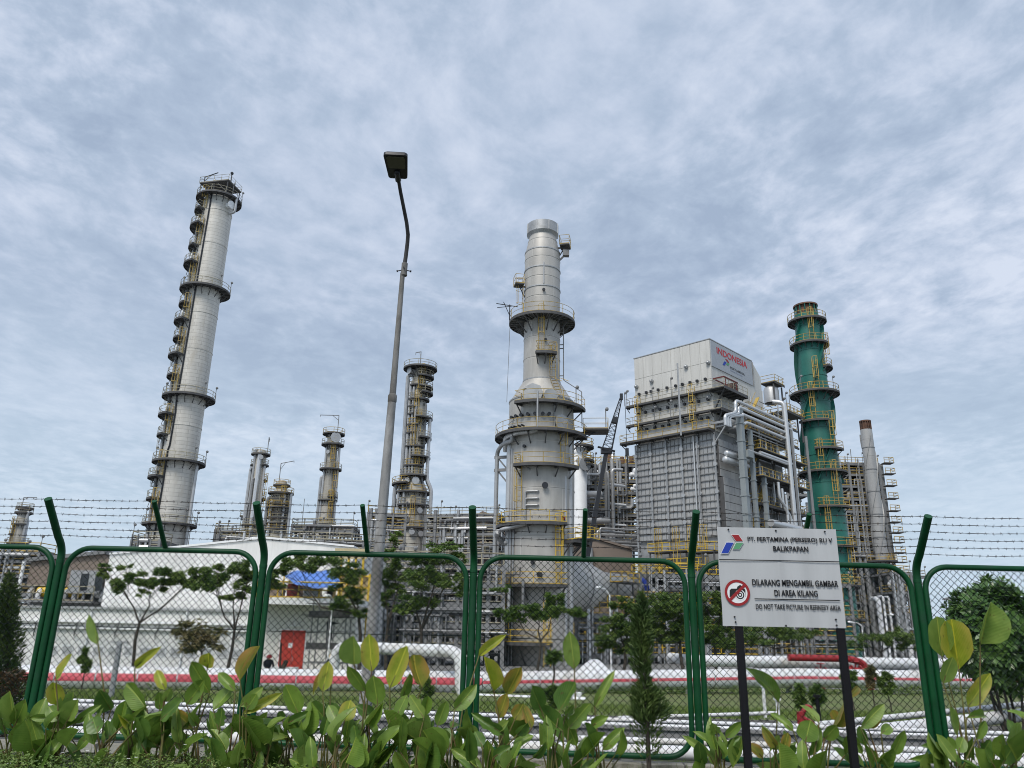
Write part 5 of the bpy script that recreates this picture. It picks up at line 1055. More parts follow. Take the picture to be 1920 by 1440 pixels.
# ================================================================== white shed, low white building, annex, beige hall
SHEET = cladding('white_sheet_wall', (0.74, 0.74, 0.725), 1, 1.1, 40, 0.90, rough=0.6, metal=0.0, var=0.012, mortar=0.02, flat=True, stain=(0.64, 0.635, 0.61))
def X_at(px, py, Y): return P(px, py, Y).x
def Z_at(px, py, Y): return P(px, py, Y).z
def sheds():
    Y = 58; l, a, r = P(206, 1041, Y), P(498, 1010.5, Y), P(664, 1027, Y)
    T = thing('white_shed', 'large white gabled shed behind the thin umbrella trees', 'shed', (a.x, Y, SITE))
    b = MB(); b.prism([Vector((l.x, Y, SITE)), Vector((r.x, Y, SITE)), r, a, l], Vector((0, 34, 0))); b.build('wall', SHEET, T, smooth=False)
    for s, t in ((l, a), (a, r)):
        b = MB(); b.prism([s + Vector((0, -.12, .02)), t + Vector((0, -.12, .02)), t + Vector((0, -.12, .16)), s + Vector((0, -.12, .16))], Vector((0, 34.3, 0))); b.build('roof', M['white'], T, smooth=False)
    for px in (420, 560):
        b = MB(); x = X_at(px, 1040, Y); b.span((x - .04, Y - .05, SITE), (x + .04, Y - .01, Z_at(px, 1034, Y))); b.build('joint_strip', M['white'], T, smooth=False)
    Y = 52; x0 = X_at(36, 1150, Y); x1 = X_at(468, 1170, Y); zt = Z_at(250, 1140, Y); ze = Z_at(250, 1166, Y); zw = Z_at(200, 1211, Y); zw0 = Z_at(200, 1229, Y)
    T = thing('low_white_building', 'long low white building with dark awning struts and a row of grey windows', 'building', ((x0 + x1) / 2, Y, SITE))
    b = MB(); b.span((x0, Y, SITE), (x1, Y + 5.4, zt)); b.build('wall', SHEET, T, smooth=False)
    b = MB(); b.span((x0 - .2, Y - .28, ze - .1), (x1 + .2, Y - .005, ze)); b.build('awning', M['white'], T, smooth=False)
    b = MB(); b.span((x0 - .1, Y - .2, zw + 1.0), (x1 + .1, Y - .005, zw + 1.1)); b.build('ledge', M['white'], T, smooth=False)
    for i in range(5):
        x = x0 + 1.6 + i * (x1 - x0 - 2) / 4.2; b = MB(); b.rod((x, Y - .09, SITE), (x, Y - .09, zt - .1), .06, 8); b.build('downpipe', M['white'], T)
    b = MB(); b.span((x0 - .15, Y - .16, zt - .12), (x1 + .1, Y - .004, zt + .03)); b.build('gutter', M['jacket'], T, smooth=False)
    n = 11
    for i in range(n):
        x = x0 + 1.2 + (x1 - x0 - 2) * i / (n - 1); b = MB(); b.beam((x, Y - .05, ze - .9), (x + .75, Y - 1.25, ze - .12), .07, .1); b.beam((x, Y - .1, ze - .15), (x + .75, Y - 1.2, ze - .13), .06, .06); b.build('strut', M['steel'], T, smooth=False)
    for i in range(14):
        x = x0 + 2.2 + i * .98; b = MB(); b.span((x, Y - .06, zw0), (x + .72, Y - .005, zw)); w = b.build('window', M['white'], T, smooth=False)
        b = MB(); b.span((x + .06, Y - .075, zw0 + .06), (x + .66, Y - .062, zw - .06)); b.build('pane', M['jacket'], w, smooth=False)
    # beige hall with a pipe gallery
    Y = 64; a, e = P(58, 1054, Y), P(210, 1042, Y); top = Z_at(130, 1046, Y); zb = Z_at(130, 1100, Y); zg = Z_at(130, 1127, Y)
    T = thing('beige_hall', 'beige clad hall with a grey window band and pipe gallery, beside the white shed', 'hall', ((a.x + e.x) / 2, Y, SITE))
    b = MB(); b.prism([Vector((a.x, Y, zb)), Vector((e.x, Y, zb)), Vector((e.x, Y, e.z - .5)), Vector((X_at(195, 1038, Y), Y, Z_at(190, 1039, Y))), Vector((a.x, Y, a.z))], Vector((0, 14, 0))); b.build('upper_wall', M['beige'], T, smooth=False)
    b = MB(); b.prism([Vector((a.x - .3, Y - .3, a.z)), Vector((X_at(195, 1038, Y) + .2, Y - .3, Z_at(190, 1039, Y))), Vector((X_at(195, 1038, Y) + .2, Y - .3, Z_at(190, 1039, Y) + .3)), Vector((a.x - .3, Y - .3, a.z + .3))], Vector((0, 14.6, 0))); b.build('roof', M['steel'], T, smooth=False)
    b = MB(); b.span((a.x + .1, Y + 1.2, SITE), (e.x - .1, Y + 13.5, zb - .02)); b.build('lower_wall', M['concrete'], T, smooth=False)
    xm = X_at(137, 1085, Y); b = MB(); b.span((xm, Y - .5, zb - .5), (e.x - .3, Y - .02, Z_at(150, 1070, Y))); b.build('window_bay', M['galv'], T, smooth=False)
    for i in range(4):
        x = xm + .9 + i * 1.15; b = MB(); b.span((x, Y - .54, zb - .3), (x + .62, Y - .505, zb + 1.0)); b.build('window', M['glassdark'], T, smooth=False)
    b = MB(); b.span((a.x, Y - .9, zg - .15), (e.x - .5, Y + 1.1, zg)); p = b.build('gallery', M['steel'], T, smooth=False)
    railing([Vector((a.x + (e.x - .5 - a.x) * i / 10, Y - .85, zg)) for i in range(11)], p, M['pale'], r=.04, post=.9)
    for i in range(9): pipe(T, [Vector((a.x + .5 + i * .72, Y - .2, zg)), Vector((a.x + .5 + i * .72, Y - .2, zb - .3)), Vector((a.x + .5 + i * .72, Y + 1.0, zb - .3))], rnd(.08, .2), random.choice(('white', 'jacket', 'galv')), n=8)
    for i in range(3): drum(T, Vector((a.x + 1 + i * 2.2, Y + .3, zg + .7)), Vector((a.x + 2.3 + i * 2.2, Y + .3, zg + .7)), .42, random.choice(('white', 'byellow')), n=12)
    pipe(T, [Vector((a.x - .3, Y - .4, SITE)), Vector((a.x - .3, Y - .4, a.z))], .14, 'white')
    # annex with red door and roof terrace
    Y = 50; x0 = X_at(470, 1200, Y); x1 = X_at(655, 1200, Y); zr = Z_at(570, 1121, Y); zs = Z_at(570, 1134, Y)
    T = thing('white_annex', 'flat roofed white annex with a red door and a yellow railed roof terrace', 'building', ((x0 + x1) / 2, Y, SITE))
    b = MB(); b.span((x0, Y + 1.6, SITE), (x1, Y + 6, zs - .003)); b.build('wall', mat('annex_wall', (0.66, 0.65, 0.61), .7, 0, .06, .6), T, smooth=False)
    b = MB(); b.span((x0 - .3, Y, zs), (x1 + .3, Y + 6.0, zr)); b.build('roof', M['white'], T, smooth=False)
    y2 = Y + 1.6; dx0, dx1 = X_at(527, 1200, y2), X_at(572, 1200, y2); dz = Z_at(550, 1182, y2)
    b = MB(); b.span((dx0 - .08, y2 - .04, SITE), (dx1 + .08, y2 - .004, dz + .08)); b.build('door_frame', M['white'], T, smooth=False)
    b = MB(); b.span((dx0, y2 - .09, SITE + .05), ((dx0 + dx1) / 2 - .01, y2 - .045, dz)); b.span(((dx0 + dx1) / 2 + .01, y2 - .09, SITE + .05), (dx1, y2 - .045, dz)); d = b.build('door', mat('door_red', (0.44, 0.045, 0.030), .45, 0, .05), T, smooth=False)
    b = MB(); b.span(((dx0 + dx1) / 2 - .25, y2 - .11, dz - 1.05), ((dx0 + dx1) / 2 + .02, y2 - .092, dz - .75)); b.build('notice', M['white'], d, smooth=False)
    b = MB(); b.rod(((dx0 + dx1) / 2 + .1, y2 - .13, SITE + 1.0), ((dx0 + dx1) / 2 + .1, y2 - .13, SITE + 1.3), .02, 6); b.build('handle', M['galv'], d)
    b = MB(); x = X_at(553, 1176, y2); b.span((x - .35, y2 - .3, dz + .25), (x + .35, y2 - .005, dz + .33)); b.rod((x, y2 - .15, dz + .33), (x, y2 - .15, dz + .8), .03, 5); b.build('door_lamp', M['white'], T, smooth=False)
    b = MB(); b.tube([Vector((X_at(565, 1153, y2), y2 - .05, Z_at(565, 1153, y2))), Vector((X_at(600, 1153, y2), y2 - .05, Z_at(600, 1153, y2)))], .03, 5); b.build('conduit', M['steel'], T)
    pts = [Vector((x0 + (x1 - x0) * i / 14, Y + .15, zr)) for i in range(15)]; railing(pts, T, M['byellow'], h=.95, r=.05, post=.9)
    for px0, px1, m in ((540, 564, 'redcab'), (571, 584, 'jacket'), (588, 600, 'jacket'), (615, 626, 'glassdark'), (505, 530, 'beige')):
        b = MB(); xa, xb = X_at(px0, 1105, Y + 1), X_at(px1, 1105, Y + 1); b.span((xa, Y + .8, zr), (xb, Y + 1.7, zr + .9)); b.span((xa + .05, Y + .77, zr + .06), ((xa + xb) / 2 - .03, Y + .79, zr + .84)); b.span(((xa + xb) / 2 + .03, Y + .77, zr + .06), (xb - .05, Y + .79, zr + .84))
        tag(b.build('cabinet', M[m], org=((xa + xb) / 2, Y + 1.2, zr), smooth=False), {540: 'dark red double cabinet behind the yellow terrace railing', 571: 'wider grey cabinet just beside the dark red one on the terrace', 588: 'narrow grey cabinet on the terrace under the tarpaulin edge', 615: 'small black cabinet at the scaffold end of the terrace', 505: 'low beige cabinet on the terrace next to the green fence post'}[px0], 'cabinet')
    # upper beige wall with yellow frames to the right of the tarpaulin
    xa, xb = X_at(636, 1090, 55), X_at(692, 1090, 55); b = MB(); b.span((xa, 55.5, SITE), (xb, 59, Z_at(660, 1080, 55)));
    U = thing('cream_block', 'cream walled block framed in yellow steel, partly behind the lamp post', 'building', ((xa + xb) / 2, 55, SITE)); b.build('wall', mat('cream_wall', (0.52, 0.45, 0.30), .7, 0, .08), U, smooth=False)
    for py in (1078, 1100, 1150, 1190):
        b = MB(); z = Z_at(660, py, 55); b.span((xa - .3, 55.2, z - .1), (xb + .3, 55.45, z)); b.build('beam', M['byellow'], U, smooth=False)
    for i in range(5):
        x = xa + (xb - xa) * i / 4; b = MB(); b.span((x - .07, 55.05, SITE), (x + .07, 55.19, Z_at(660, 1036, 55) if i < 4 else Z_at(660, 1075, 55))); b.build('column', M['byellow'], U, smooth=False)
    b = MB(); z = Z_at(650, 1028, 55); b.span((X_at(628, 1030, 55), 55.05, z - .7), (X_at(688, 1030, 55), 55.3, z)); b.build('beam', mat('pale_yellow_beam', (0.5, 0.42, 0.25), .6), U, smooth=False)
    # blue tarpaulin on poles
    Y = 49.5; ps = [P(533, 1080, Y), P(545, 1071, Y + 3), P(632, 1069, Y + 3.4), P(641, 1100, Y), P(600, 1103, Y - .1), P(560, 1098, Y - .1)]
    T = thing('tarpaulin', 'sagging blue tarpaulin stretched above the annex terrace', 'tarpaulin', ((ps[0].x + ps[3].x) / 2, Y + 1, zr)); b = MB(); nx, ny = 14, 6
    for j in range(ny + 1):
        for i in range(nx + 1):
            u, v = i / nx, j / ny; f = (ps[0].lerp(ps[5], min(1, u * 3)) if u < .333 else (ps[5].lerp(ps[4], (u - .333) * 3) if u < .667 else ps[4].lerp(ps[3], (u - .667) * 3))); k = ps[1].lerp(ps[2], u)
            p = f.lerp(k, v); p = p + Vector((0, 0, -.10 * sin(pi * v) + .05 * sin(u * 19 + v * 5) + rnd(-.02, .02))); b.v.append(p)
    for j in range(ny):
        for i in range(nx): o = j * (nx + 1) + i; b.f.append((o, o + 1, o + nx + 2, o + nx + 1))
    sh = b.build('sheet', M['tarp'], T); md = sh.modifiers.new('thickness', 'SOLIDIFY'); md.thickness = .02
    for q in (ps[0], ps[1], ps[2], ps[3]): b = MB(); b.rod(Vector((q.x, q.y, zr)), q, .04, 6); b.build('pole', M['byellow'], T)
M['redcab'] = mat('dark_red_cabinet', (0.16, 0.012, 0.014), .5)
sheds()

# ================================================================== scaffold, workers, yard clutter
def scaffold():
    Y = 45.5; x0, x1 = X_at(582, 1200, Y), X_at(646, 1200, Y); zA, zB, zT = Z_at(610, 1216, Y), Z_at(610, 1156, Y), Z_at(610, 1120, Y)
    T = thing('scaffold', 'grey tube scaffold tower with two mesh decks in front of the annex', 'scaffold', ((x0 + x1) / 2, Y, SITE))
    for x in (x0, (x0 + x1) / 2, x1):
        for y in (Y, Y + 1.4): b = MB(); b.rod((x, y, SITE), (x, y, zT if x < x1 else zB + .3), .035, 6); b.build('standard', M['steel'], T)
    for z in (zA, zA + .9, zB, zB + .7, (zA + SITE) / 2 + .2):
        for y in (Y - .03, Y + 1.43): b = MB(); b.rod((x0 - .3, y, z), (x1 + .3, y, z), .03, 5); b.build('ledger', M['steel'], T)
    for z in (zA, zB):
        b = MB(); b.span((x0 - .2, Y, z - .06), (x1 + .2, Y + 1.4, z)); b.span((x0 - .2, Y - .06, z - .02), (x1 + .2, Y - .035, z + .3)); b.build('deck', M['dark'], T, smooth=False)
    for i in range(4):
        xa, xb = (x0, (x0 + x1) / 2) if i % 2 else ((x0 + x1) / 2, x1); za = SITE if i < 2 else zA; zb = zA if i < 2 else zB; b = MB(); b.rod((xa, Y - .05, za + .1), (xb, Y - .05, zb - .1), .025, 5); b.build('brace', M['steel'], T)
    return zA
def person(label, pos, joints, mats_fn, extra=None, yaw=0.0):
    """one skinned body; joints: name -> (x, y, z, radius), chain list below"""
    x, y, z = pos; T = thing('person', label, 'person', pos)
    names = list(joints); idx = {n: i for i, n in enumerate(names)}
    E = [('pelvis', 'belly'), ('belly', 'chest'), ('chest', 'neck'), ('neck', 'head'), ('head', 'crown')]
    for s in 'lr': E += [('chest', 'shoulder_' + s), ('shoulder_' + s, 'elbow_' + s), ('elbow_' + s, 'wrist_' + s), ('wrist_' + s, 'hand_' + s), ('pelvis', 'hip_' + s), ('hip_' + s, 'knee_' + s), ('knee_' + s, 'ankle_' + s), ('ankle_' + s, 'toe_' + s)]
    me = bpy.data.meshes.new('b'); c, sn = cos(yaw), sin(yaw)
    rot = lambda p: (p[0] * c - p[1] * sn, p[0] * sn + p[1] * c, p[2])
    me.from_pydata([rot(joints[n]) for n in names], [(idx[a], idx[b]) for a, b in E], [])
    o = bpy.data.objects.new('b', me); COL.objects.link(o); o.modifiers.new('skin', 'SKIN'); sm = o.modifiers.new('sub', 'SUBSURF'); sm.levels = 2; sm.render_levels = 2
    if not me.skin_vertices: me.skin_vertices.new() if hasattr(me.skin_vertices, 'new') else None
    try: layer = me.skin_vertices[0].data
    except Exception:
        bpy.context.view_layer.objects.active = o; o.select_set(True); bpy.ops.mesh.customdata_skin_add(); layer = me.skin_vertices[0].data
    for i, n in enumerate(names): layer[i].radius = (joints[n][3], joints[n][3]); layer[i].use_root = n == 'pelvis'
    dg = bpy.context.evaluated_depsgraph_get(); m2 = bpy.data.meshes.new_from_object(o.evaluated_get(dg)); bpy.data.objects.remove(o)
    m2.materials.clear()
    for mm in (M['navy'], M['skin'], mats_fn[0], mats_fn[1]): m2.materials.append(mm)
    P3 = {n: Vector(rot(joints[n])) for n in names}
    for p in m2.polygons:
        q = p.center; best = min(names, key=lambda n: (q - P3[n]).length - joints[n][3] * .5)
        p.material_index = 1 if best in ('head', 'crown', 'neck', 'hand_l', 'hand_r') else (2 if best in ('chest', 'belly', 'shoulder_l', 'shoulder_r', 'elbow_l', 'elbow_r', 'wrist_l', 'wrist_r') else (0 if 'toe' in best or 'ankle' in best else 3)); p.use_smooth = True
    b = bpy.data.objects.new('body', m2); COL.objects.link(b); b.parent = T; ORG[b] = Vector(pos)
    if extra is not None:
        h = P3['crown'] + Vector(pos); q = MB(); q.lathe(h - Vector((0, 0, .10)), [(.165, -.02), (.15, .0), (.13, .09), (.08, .14), (.01, .155)], 14, True, True); q.build('helmet', extra, T)
    return T
def stand(h=1.7, reach=0.0):
    k = h / 1.7
    J = dict(pelvis=(0, 0, .93, .14), belly=(0, 0, 1.10, .135), chest=(0, .01, 1.32, .15), neck=(0, 0, 1.47, .06), head=(0, -.02, 1.56, .09), crown=(0, -.01, 1.66, .085))
    for s, g in (('l', -1), ('r', 1)):
        J['shoulder_' + s] = (g * .19, 0, 1.38, .07); J['elbow_' + s] = (g * .27, -.02 - reach * .15, 1.12 + reach * .2, .05); J['wrist_' + s] = (g * .22, -.16 - reach * .2, .93 + reach * .42, .035); J['hand_' + s] = (g * .21, -.22 - reach * .22, .86 + reach * .44, .038)
        J['hip_' + s] = (g * .10, 0, .86, .10); J['knee_' + s] = (g * .12, -.02, .48, .065); J['ankle_' + s] = (g * .12, .02, .08, .045); J['toe_' + s] = (g * .14, -.14, .04, .045)
    return {n: (v[0] * k, v[1] * k, v[2] * k, v[3] * k) for n, v in J.items()}
def sit():
    J = stand()
    for n in list(J):
        x, y, z, r = J[n]; J[n] = (x, y, z - .42, r) if not n.startswith(('knee', 'ankle', 'toe')) else (x, y, z, r)
    for s, g in (('l', -1), ('r', 1)): J['knee_' + s] = (g * .16, -.42, .50, .07); J['ankle_' + s] = (g * .16, -.40, .08, .045); J['toe_' + s] = (g * .17, -.56, .04, .045); J['wrist_' + s] = (g * .14, -.3, .62, .035); J['hand_' + s] = (g * .12, -.38, .6, .038); J['elbow_' + s] = (g * .26, -.08, .72, .05)
    return J
zA = scaffold()
p = P(617, 1190, 46.2); person('worker in dark clothing standing on the lower scaffold deck', (p.x, 46.2, zA), stand(1.72, 1.0), (M['navy'], M['navy']), mat('helmet_brown', (.2, .07, .02), .4), yaw=2.6)
p = P(505, 1230, 46); person('worker in navy shirt and red cap sitting on a white box', (p.x, 46, SITE + .25), sit(), (M['navy'], M['navy']), M['red'], yaw=.5)
p = P(622, 1235, 43.5); person('worker in dark clothing with a yellow helmet standing below the scaffold', (p.x, 43.5, SITE), stand(1.72), (M['navy'], M['navy']), M['byellow'], yaw=.3)
def boxes():
    for px, py0, Y, w, h, d, m, lab in ((508, 1238, 46.3, .9, .68, .6, 'white', 'white box under the sitting worker'), (536, 1233, 45, 1.3, .95, .7, 'white', 'large white tank standing before the red door'), (556, 1238, 45.6, 1.0, .8, .6, 'byellow', 'yellow framed crate beside the white tank'), (1013 + 55, 1250, 37, 1.0, .5, .5, 'white', 'small white box beside the pipeline dome')):
        x = X_at(px, py0, Y); b = MB(); b.box((x, Y, SITE + h / 2 - .03), (w, d, h - .06)); b.box((x, Y, SITE + h - .03), (w + .06, d + .06, .06)); b.box((x - w * .35, Y - d / 2 - .02, SITE + h / 2), (.05, .04, h - .1)); b.box((x + w * .35, Y - d / 2 - .02, SITE + h / 2), (.05, .04, h - .1))
        tag(b.build('storage_box', M[m], org=(x, Y, SITE), smooth=False), lab, 'box')
    x = X_at(529, 1235, 44.6); b = MB(); b.rod((x, 44.6, SITE), (x - .15, 44.6, SITE + 2.2), .05, 6); b.rod((x - .3, 44.6, SITE), (x + .25, 44.6, SITE + 1.3), .12, 6); tag(b.build('timber_prop', M['bark'], org=(x, 44.6, SITE)), 'dark timber props leaning before the red door', 'timber')
boxes()

# ================================================================== pipelines
def line_at(p, q, X):
    t = (X - p.x) / (q.x - p.x); return p + (q - p) * t
def pipelines():
    A = P(0, 1270, 34); Bm = P(900, 1280, 39); Cc = P(1500, 1271, 45); D = P(1920, 1277, 49)
    pts = [A + (A - Bm) * 1.4, A, Bm, Cc, D, D + (D - Cc) * 2.5]
    T = thing('main_pipeline', 'huge white pipeline with a faded red stripe crossing the whole yard', 'pipeline', (0, 38, SITE)); r = .49
    for k in range(len(pts) - 1):
        b = MB(); b.tube([pts[k], pts[k + 1]], r, 28); b.build('pipe', M['pipewhite'], T)
    for k in range(5):                          # painted band: thicker left of the loop, thin to the right
        p, q = pts[k], pts[k + 1]
        segs = [(p, q)]
        for s, e in segs:
            h = .155 if k < 2 else .07; d = (e - s).normalized(); n = Vector((d.y, -d.x, 0)).normalized(); b = MB(); base = .08 if k < 2 else .04; N = 5
            for c in (s, e):
                for i in range(N + 1):
                    a = (base - h + 2 * h * i / N) / r; b.v.append(c + n * ((r + .006) * cos(a)) + Vector((0, 0, (r + .006) * sin(a))))
            for i in range(N): b.f.append((i, N + 1 + i, N + 2 + i, i + 1))
            b.build('red_band', M['stripe'], T)
    for i in range(60):
        b = MB(); X = -42 + i * 1.55 + rnd(-.1, .1); k = max(j for j in range(5) if pts[j].x <= X or j == 0); c = line_at(pts[k], pts[k + 1], X); d = (pts[k + 1] - pts[k]).normalized(); b.tube([c - d * .03, c + d * .03], r + (.012 if i % 4 else .03), 24, False); b.build('strap', M['jacket'], T)
    for i in range(14):
        X = -40 + i * 6.2; k = max(j for j in range(5) if pts[j].x <= X or j == 0); c = line_at(pts[k], pts[k + 1], X); b = MB(); b.span((X - .45, c.y - .5, SITE - .3), (X + .45, c.y + .5, c.z - r * .8)); b.build('support', M['concrete'], T, smooth=False)
    # white expansion loop standing up behind, its near leg comes down in front
    L0, L1 = P(632, 1222, 40.5), P(846, 1221, 35.6); top = [P(640, 1217, 40.5), P(844, 1218, 36.6)]
    T2 = thing('pipe_loop', 'raised white pipe loop that comes down in front of the striped pipeline', 'pipeline', (L0.x, 40, SITE))
    z = (top[0].z + top[1].z) / 2
    pipe(T2, [Vector((top[0].x - .5, 41.5, SITE)), Vector((top[0].x - .5, 41.5, z)), Vector((top[1].x + .45, 37.4, z)), Vector((top[1].x + .5, 37.2, -1.3)), Vector((top[1].x + 6, 36.2, -1.3))], .27, 'pipewhite', n=18, bend=.75)
    for t in (.12, .42, .86):
        q = Vector((top[0].x - .5, 41.5, z)).lerp(Vector((top[1].x + .45, 37.4, z)), t); d = Vector((top[1].x - top[0].x + .95, -4.1, 0)).normalized(); b = MB(); b.tube([q - d * .05, q + d * .05], .30, 18); b.build('flange', M['jacket'], T2)
    for t in (.25, .7):
        q = Vector((top[0].x - .5, 41.5, z)).lerp(Vector((top[1].x + .45, 37.4, z)), t); b = MB(); b.span((q.x - .1, q.y - .1, SITE), (q.x + .1, q.y + .1, q.z - .27)); b.build('support', M['steel'], T2, smooth=False)
    # upper white pipe on the right with red pipe above
    a, e = P(1310, 1236, 50), P(1740, 1247, 54); a.z = e.z = (a.z + e.z) / 2
    T3 = thing('white_pipeline', 'white pipe on steel legs above the striped pipeline behind the sign posts', 'pipeline', (a.x, 50, SITE)); pipe(T3, [Vector((a.x - .5, 56, a.z)), Vector((a.x - .5, 50, a.z)), e, e + Vector((8, 1, 0))], .33, 'pipewhite', n=16)
    pipe(T3, [P(1318, 1245, 51), P(1700, 1257, 54)], .12, 'galv')
    for px in (1345, 1400, 1488, 1550, 1640, 1700):
        q = a.lerp(e, (px - 1310) / 430); b = MB(); w = .22 if px == 1488 else .09; b.span((q.x - w, q.y - .1, SITE), (q.x + w, q.y + .1, q.z - .33)); b.build('support', M['pipewhite'], T3, smooth=False)
    T4 = thing('red_pipe', 'red fire water pipe with a rounded elbow resting above the white pipe', 'pipe', (P(1480, 1233, 50.5).x, 50.5, SITE))
    q0 = P(1478, 1233.5, 50.6); q1 = P(1594, 1236, 50.6); zz = (q0.z + q1.z) / 2 + .02; pipe(T4, [Vector((q0.x, 50.6, zz)), Vector((q1.x, 50.6, zz)), Vector((q1.x + .9, 50.6, zz - .25)), Vector((q1.x + 1.0, 50.4, SITE))], .2, 'red', n=12, bend=.5)
    for px, py, lab in ((1540, 1262, 'red valve block below the red pipe elbow'), (1605, 1258, 'red valve block just past the red pipe elbow')):
        q = P(px, py, 49.3); V = thing('fire_valve', lab, 'valve', (q.x, 49.3, SITE)); b = MB(); b.rod(q - Vector((.5, 0, 0)), q + Vector((.5, 0, 0)), .2, 10); b.rod(q - Vector((.3, 0, 0)), q - Vector((.22, 0, 0)), .33, 12); b.rod(q + Vector((.22, 0, 0)), q + Vector((.3, 0, 0)), .33, 12); b.rod((q.x, 49.3, SITE), q, .14, 8); b.build('valve_body', M['red'], V); b = MB(); b.rod(q, q + Vector((0, 0, .5)), .05, 6); b.lathe(q + Vector((0, 0, .5)), [(.22, 0), (.25, .03), (.22, .06)], 12, True, True); b.build('hand_wheel', M['red'], V)
    # white dome cover behind the big pipe
    q = P(1115, 1258, 45); T5 = MB(); T5.lathe((q.x, 45, SITE), [(.95, 0), (.95, q.z - SITE), (.90, q.z - SITE + .06), (.55, q.z - SITE + .36), (.24, q.z - SITE + .57), (.01, q.z - SITE + .63)], 24, True, True); tag(T5.build('storage_dome', M['pipewhite'], org=(q.x, 45, SITE)), 'low white domed cover just behind the striped pipeline', 'cover'); 
    # near pipes in the ditch: pair of thin white ones, pipe channel, bigger lower ones
    def run(name, label, a, e, r, m, ext=12, sup=True, cat='pipe'):
        d = (e - a).normalized(); a2 = a - d * ext; e2 = e + d * ext; T = thing(name, label, cat, (a.x, a.y, -1.0)); b = MB(); b.tube([a2, e2], r, 14); b.build('pipe', M[m], T)
        if sup:
            n = int((e2 - a2).length / 3.5)
            for i in range(n): q = a2 + (e2 - a2) * ((i + .5) / n); b = MB(); b.box((q.x, q.y, (q.z - r - 1.3) / 2), (.16, .2, max(.1, q.z - r + 1.3))); b.build('support', M['steel'], T, smooth=False)
    run('white_pipe', 'thin white pipe, higher of the close pair in the ditch', P(100, 1312, 17.4), P(1620, 1366, 14.6), .036, 'pipewhite')
    run('white_pipe', 'thin white pipe, lower of the close pair in the ditch', P(100, 1321, 17.2), P(1620, 1376, 14.4), .042, 'pipewhite', sup=False)
    a, e = P(150, 1338, 16.8), P(1640, 1391, 14.2); T = thing('pipe_trough', 'long grey steel trough below the thin pair of white pipes', 'pipe trough', (a.x, a.y, -1)); d = (e - a).normalized(); b = MB(); b.beam(a - d * 12 - Vector((0, 0, .02)), e + d * 12 - Vector((0, 0, .02)), .5, .27); b.beam(a - d * 12 + Vector((0, -.27, .12)), e + d * 12 + Vector((0, -.27, .12)), .05, .05); b.build('trough', M['concrete'], T, smooth=False)
    for i in range(10): q = a.lerp(e, (i - .5) / 9); b = MB(); b.box((q.x, q.y + .02, (q.z - .12 - 1.4) / 2), (.2, .3, q.z - .12 + 1.4)); b.build('support', M['steel'], T, smooth=False)
    run('white_pipe', 'thick white pipe lowest in the ditch just behind the fence', P(80, 1372, 13.2), P(1640, 1424, 11.6), .095, 'pipewhite')
    run('white_pipe', 'white pipe between the grey trough and the lowest thick pipe', P(120, 1352, 15.0), P(1640, 1404, 12.8), .05, 'pipewhite')
    run('white_pipe', 'slanting white pipe rising away behind the post beside the bush', P(1600, 1352, 17.2), P(1900, 1322, 19.5), .06, 'pipewhite', ext=3)
    run('white_pipe', 'slanting white pipe with scuffed paint under the bush', P(1690, 1366, 16.0), P(1920, 1340, 18.0), .13, 'pipewhite', ext=3)
    run('white_pipe', 'short white pipe crossing toward the red wheel in the ditch', P(1200, 1345, 17.8), P(1420, 1338, 18.5), .04, 'pipewhite', ext=0.5)
    # red hydrant wheel and little posts in the ditch
    q = P(1503, 1345, 16.2); T = thing('hydrant', 'red hydrant with bent arm standing among the white pipes', 'hydrant', (q.x, 16.2, -1)); pipe(T, [Vector((q.x, 16.2, -1)), Vector((q.x, 16.2, q.z + .05)), Vector((q.x + .12, 16.2, q.z + .2)), Vector((q.x + .2, 16.2, q.z + .16))], .05, 'red'); b = MB(); b.rod(q, q + Vector((.22, 0, -.12)), .05, 8); b.rod(q + Vector((-.02, 0, .1)), q + Vector((-.02, 0, -.25)), .07, 8); b.build('hydrant_arm', M['red'], T)
    for px, y0, y1, Y, m, lab in ((1433, 1288, 1316, 22.5, 'white', 'slim white marker post on the grass verge'), (1459, 1313, 1335, 20.5, 'white', 'thicker white stub post on the gravel edge'), (1536, 1308, 1350, 19.5, 'black', 'black post standing on the gravel bank'), (204, 1206, 1330, 26, 'galv', 'grey pipe post with a bracket top in front of the low white building')):
        a, e = P(px, y1, Y), P(px, y0, Y); T = thing('marker_post', lab, 'post', (a.x, Y, a.z - .3)); b = MB(); b.rod((a.x, Y, a.z - .4), (a.x, Y, e.z), .045 if m != 'galv' else .09, 8); b.build('post', M[m], T); b = MB(); b.box((a.x, Y, e.z + .03), (.14 if m != 'galv' else .5, .14, .06)); b.build('cap', M[m], T, smooth=False)
pipelines()

# ================================================================== yard lamps
def yard_lamp(label, px, y0, y1, Y, dx, dz=.4, r=.06):
    a, e = P(px, y1, Y), P(px, y0, Y); T = thing('yard_lamp', label, 'lamp', (a.x, Y, SITE)); b = MB(); b.tube([Vector((a.x, Y, SITE)), Vector((a.x, Y, e.z))], r, 8, True, r * .7); b.build('pole', M['white'], T)
    b = MB(); b.tube([Vector((a.x, Y, e.z - .05)), Vector((a.x + dx * .4, Y - .1, e.z + dz)), Vector((a.x + dx, Y - .3, e.z + dz * 1.2))], r * .6, 6); b.build('arm', M['white'], T)
    b = MB(); b.ball((a.x + dx * 1.1, Y - .35, e.z + dz * 1.2), .2, 8, 5, .5); b.build('lamp_head', M['white'], T)
yard_lamp('white yard lamp with a short arm, before the end of the fat grey duct', 1146, 1116, 1255, 56, -.75)
yard_lamp('small white yard lamp half hidden in the trees by the conifer', 1216, 1128, 1255, 58, .6, .3)
yard_lamp('white curved yard lamp beside the foot of the green stack', 1625, 1172, 1255, 60, -.9, .15)
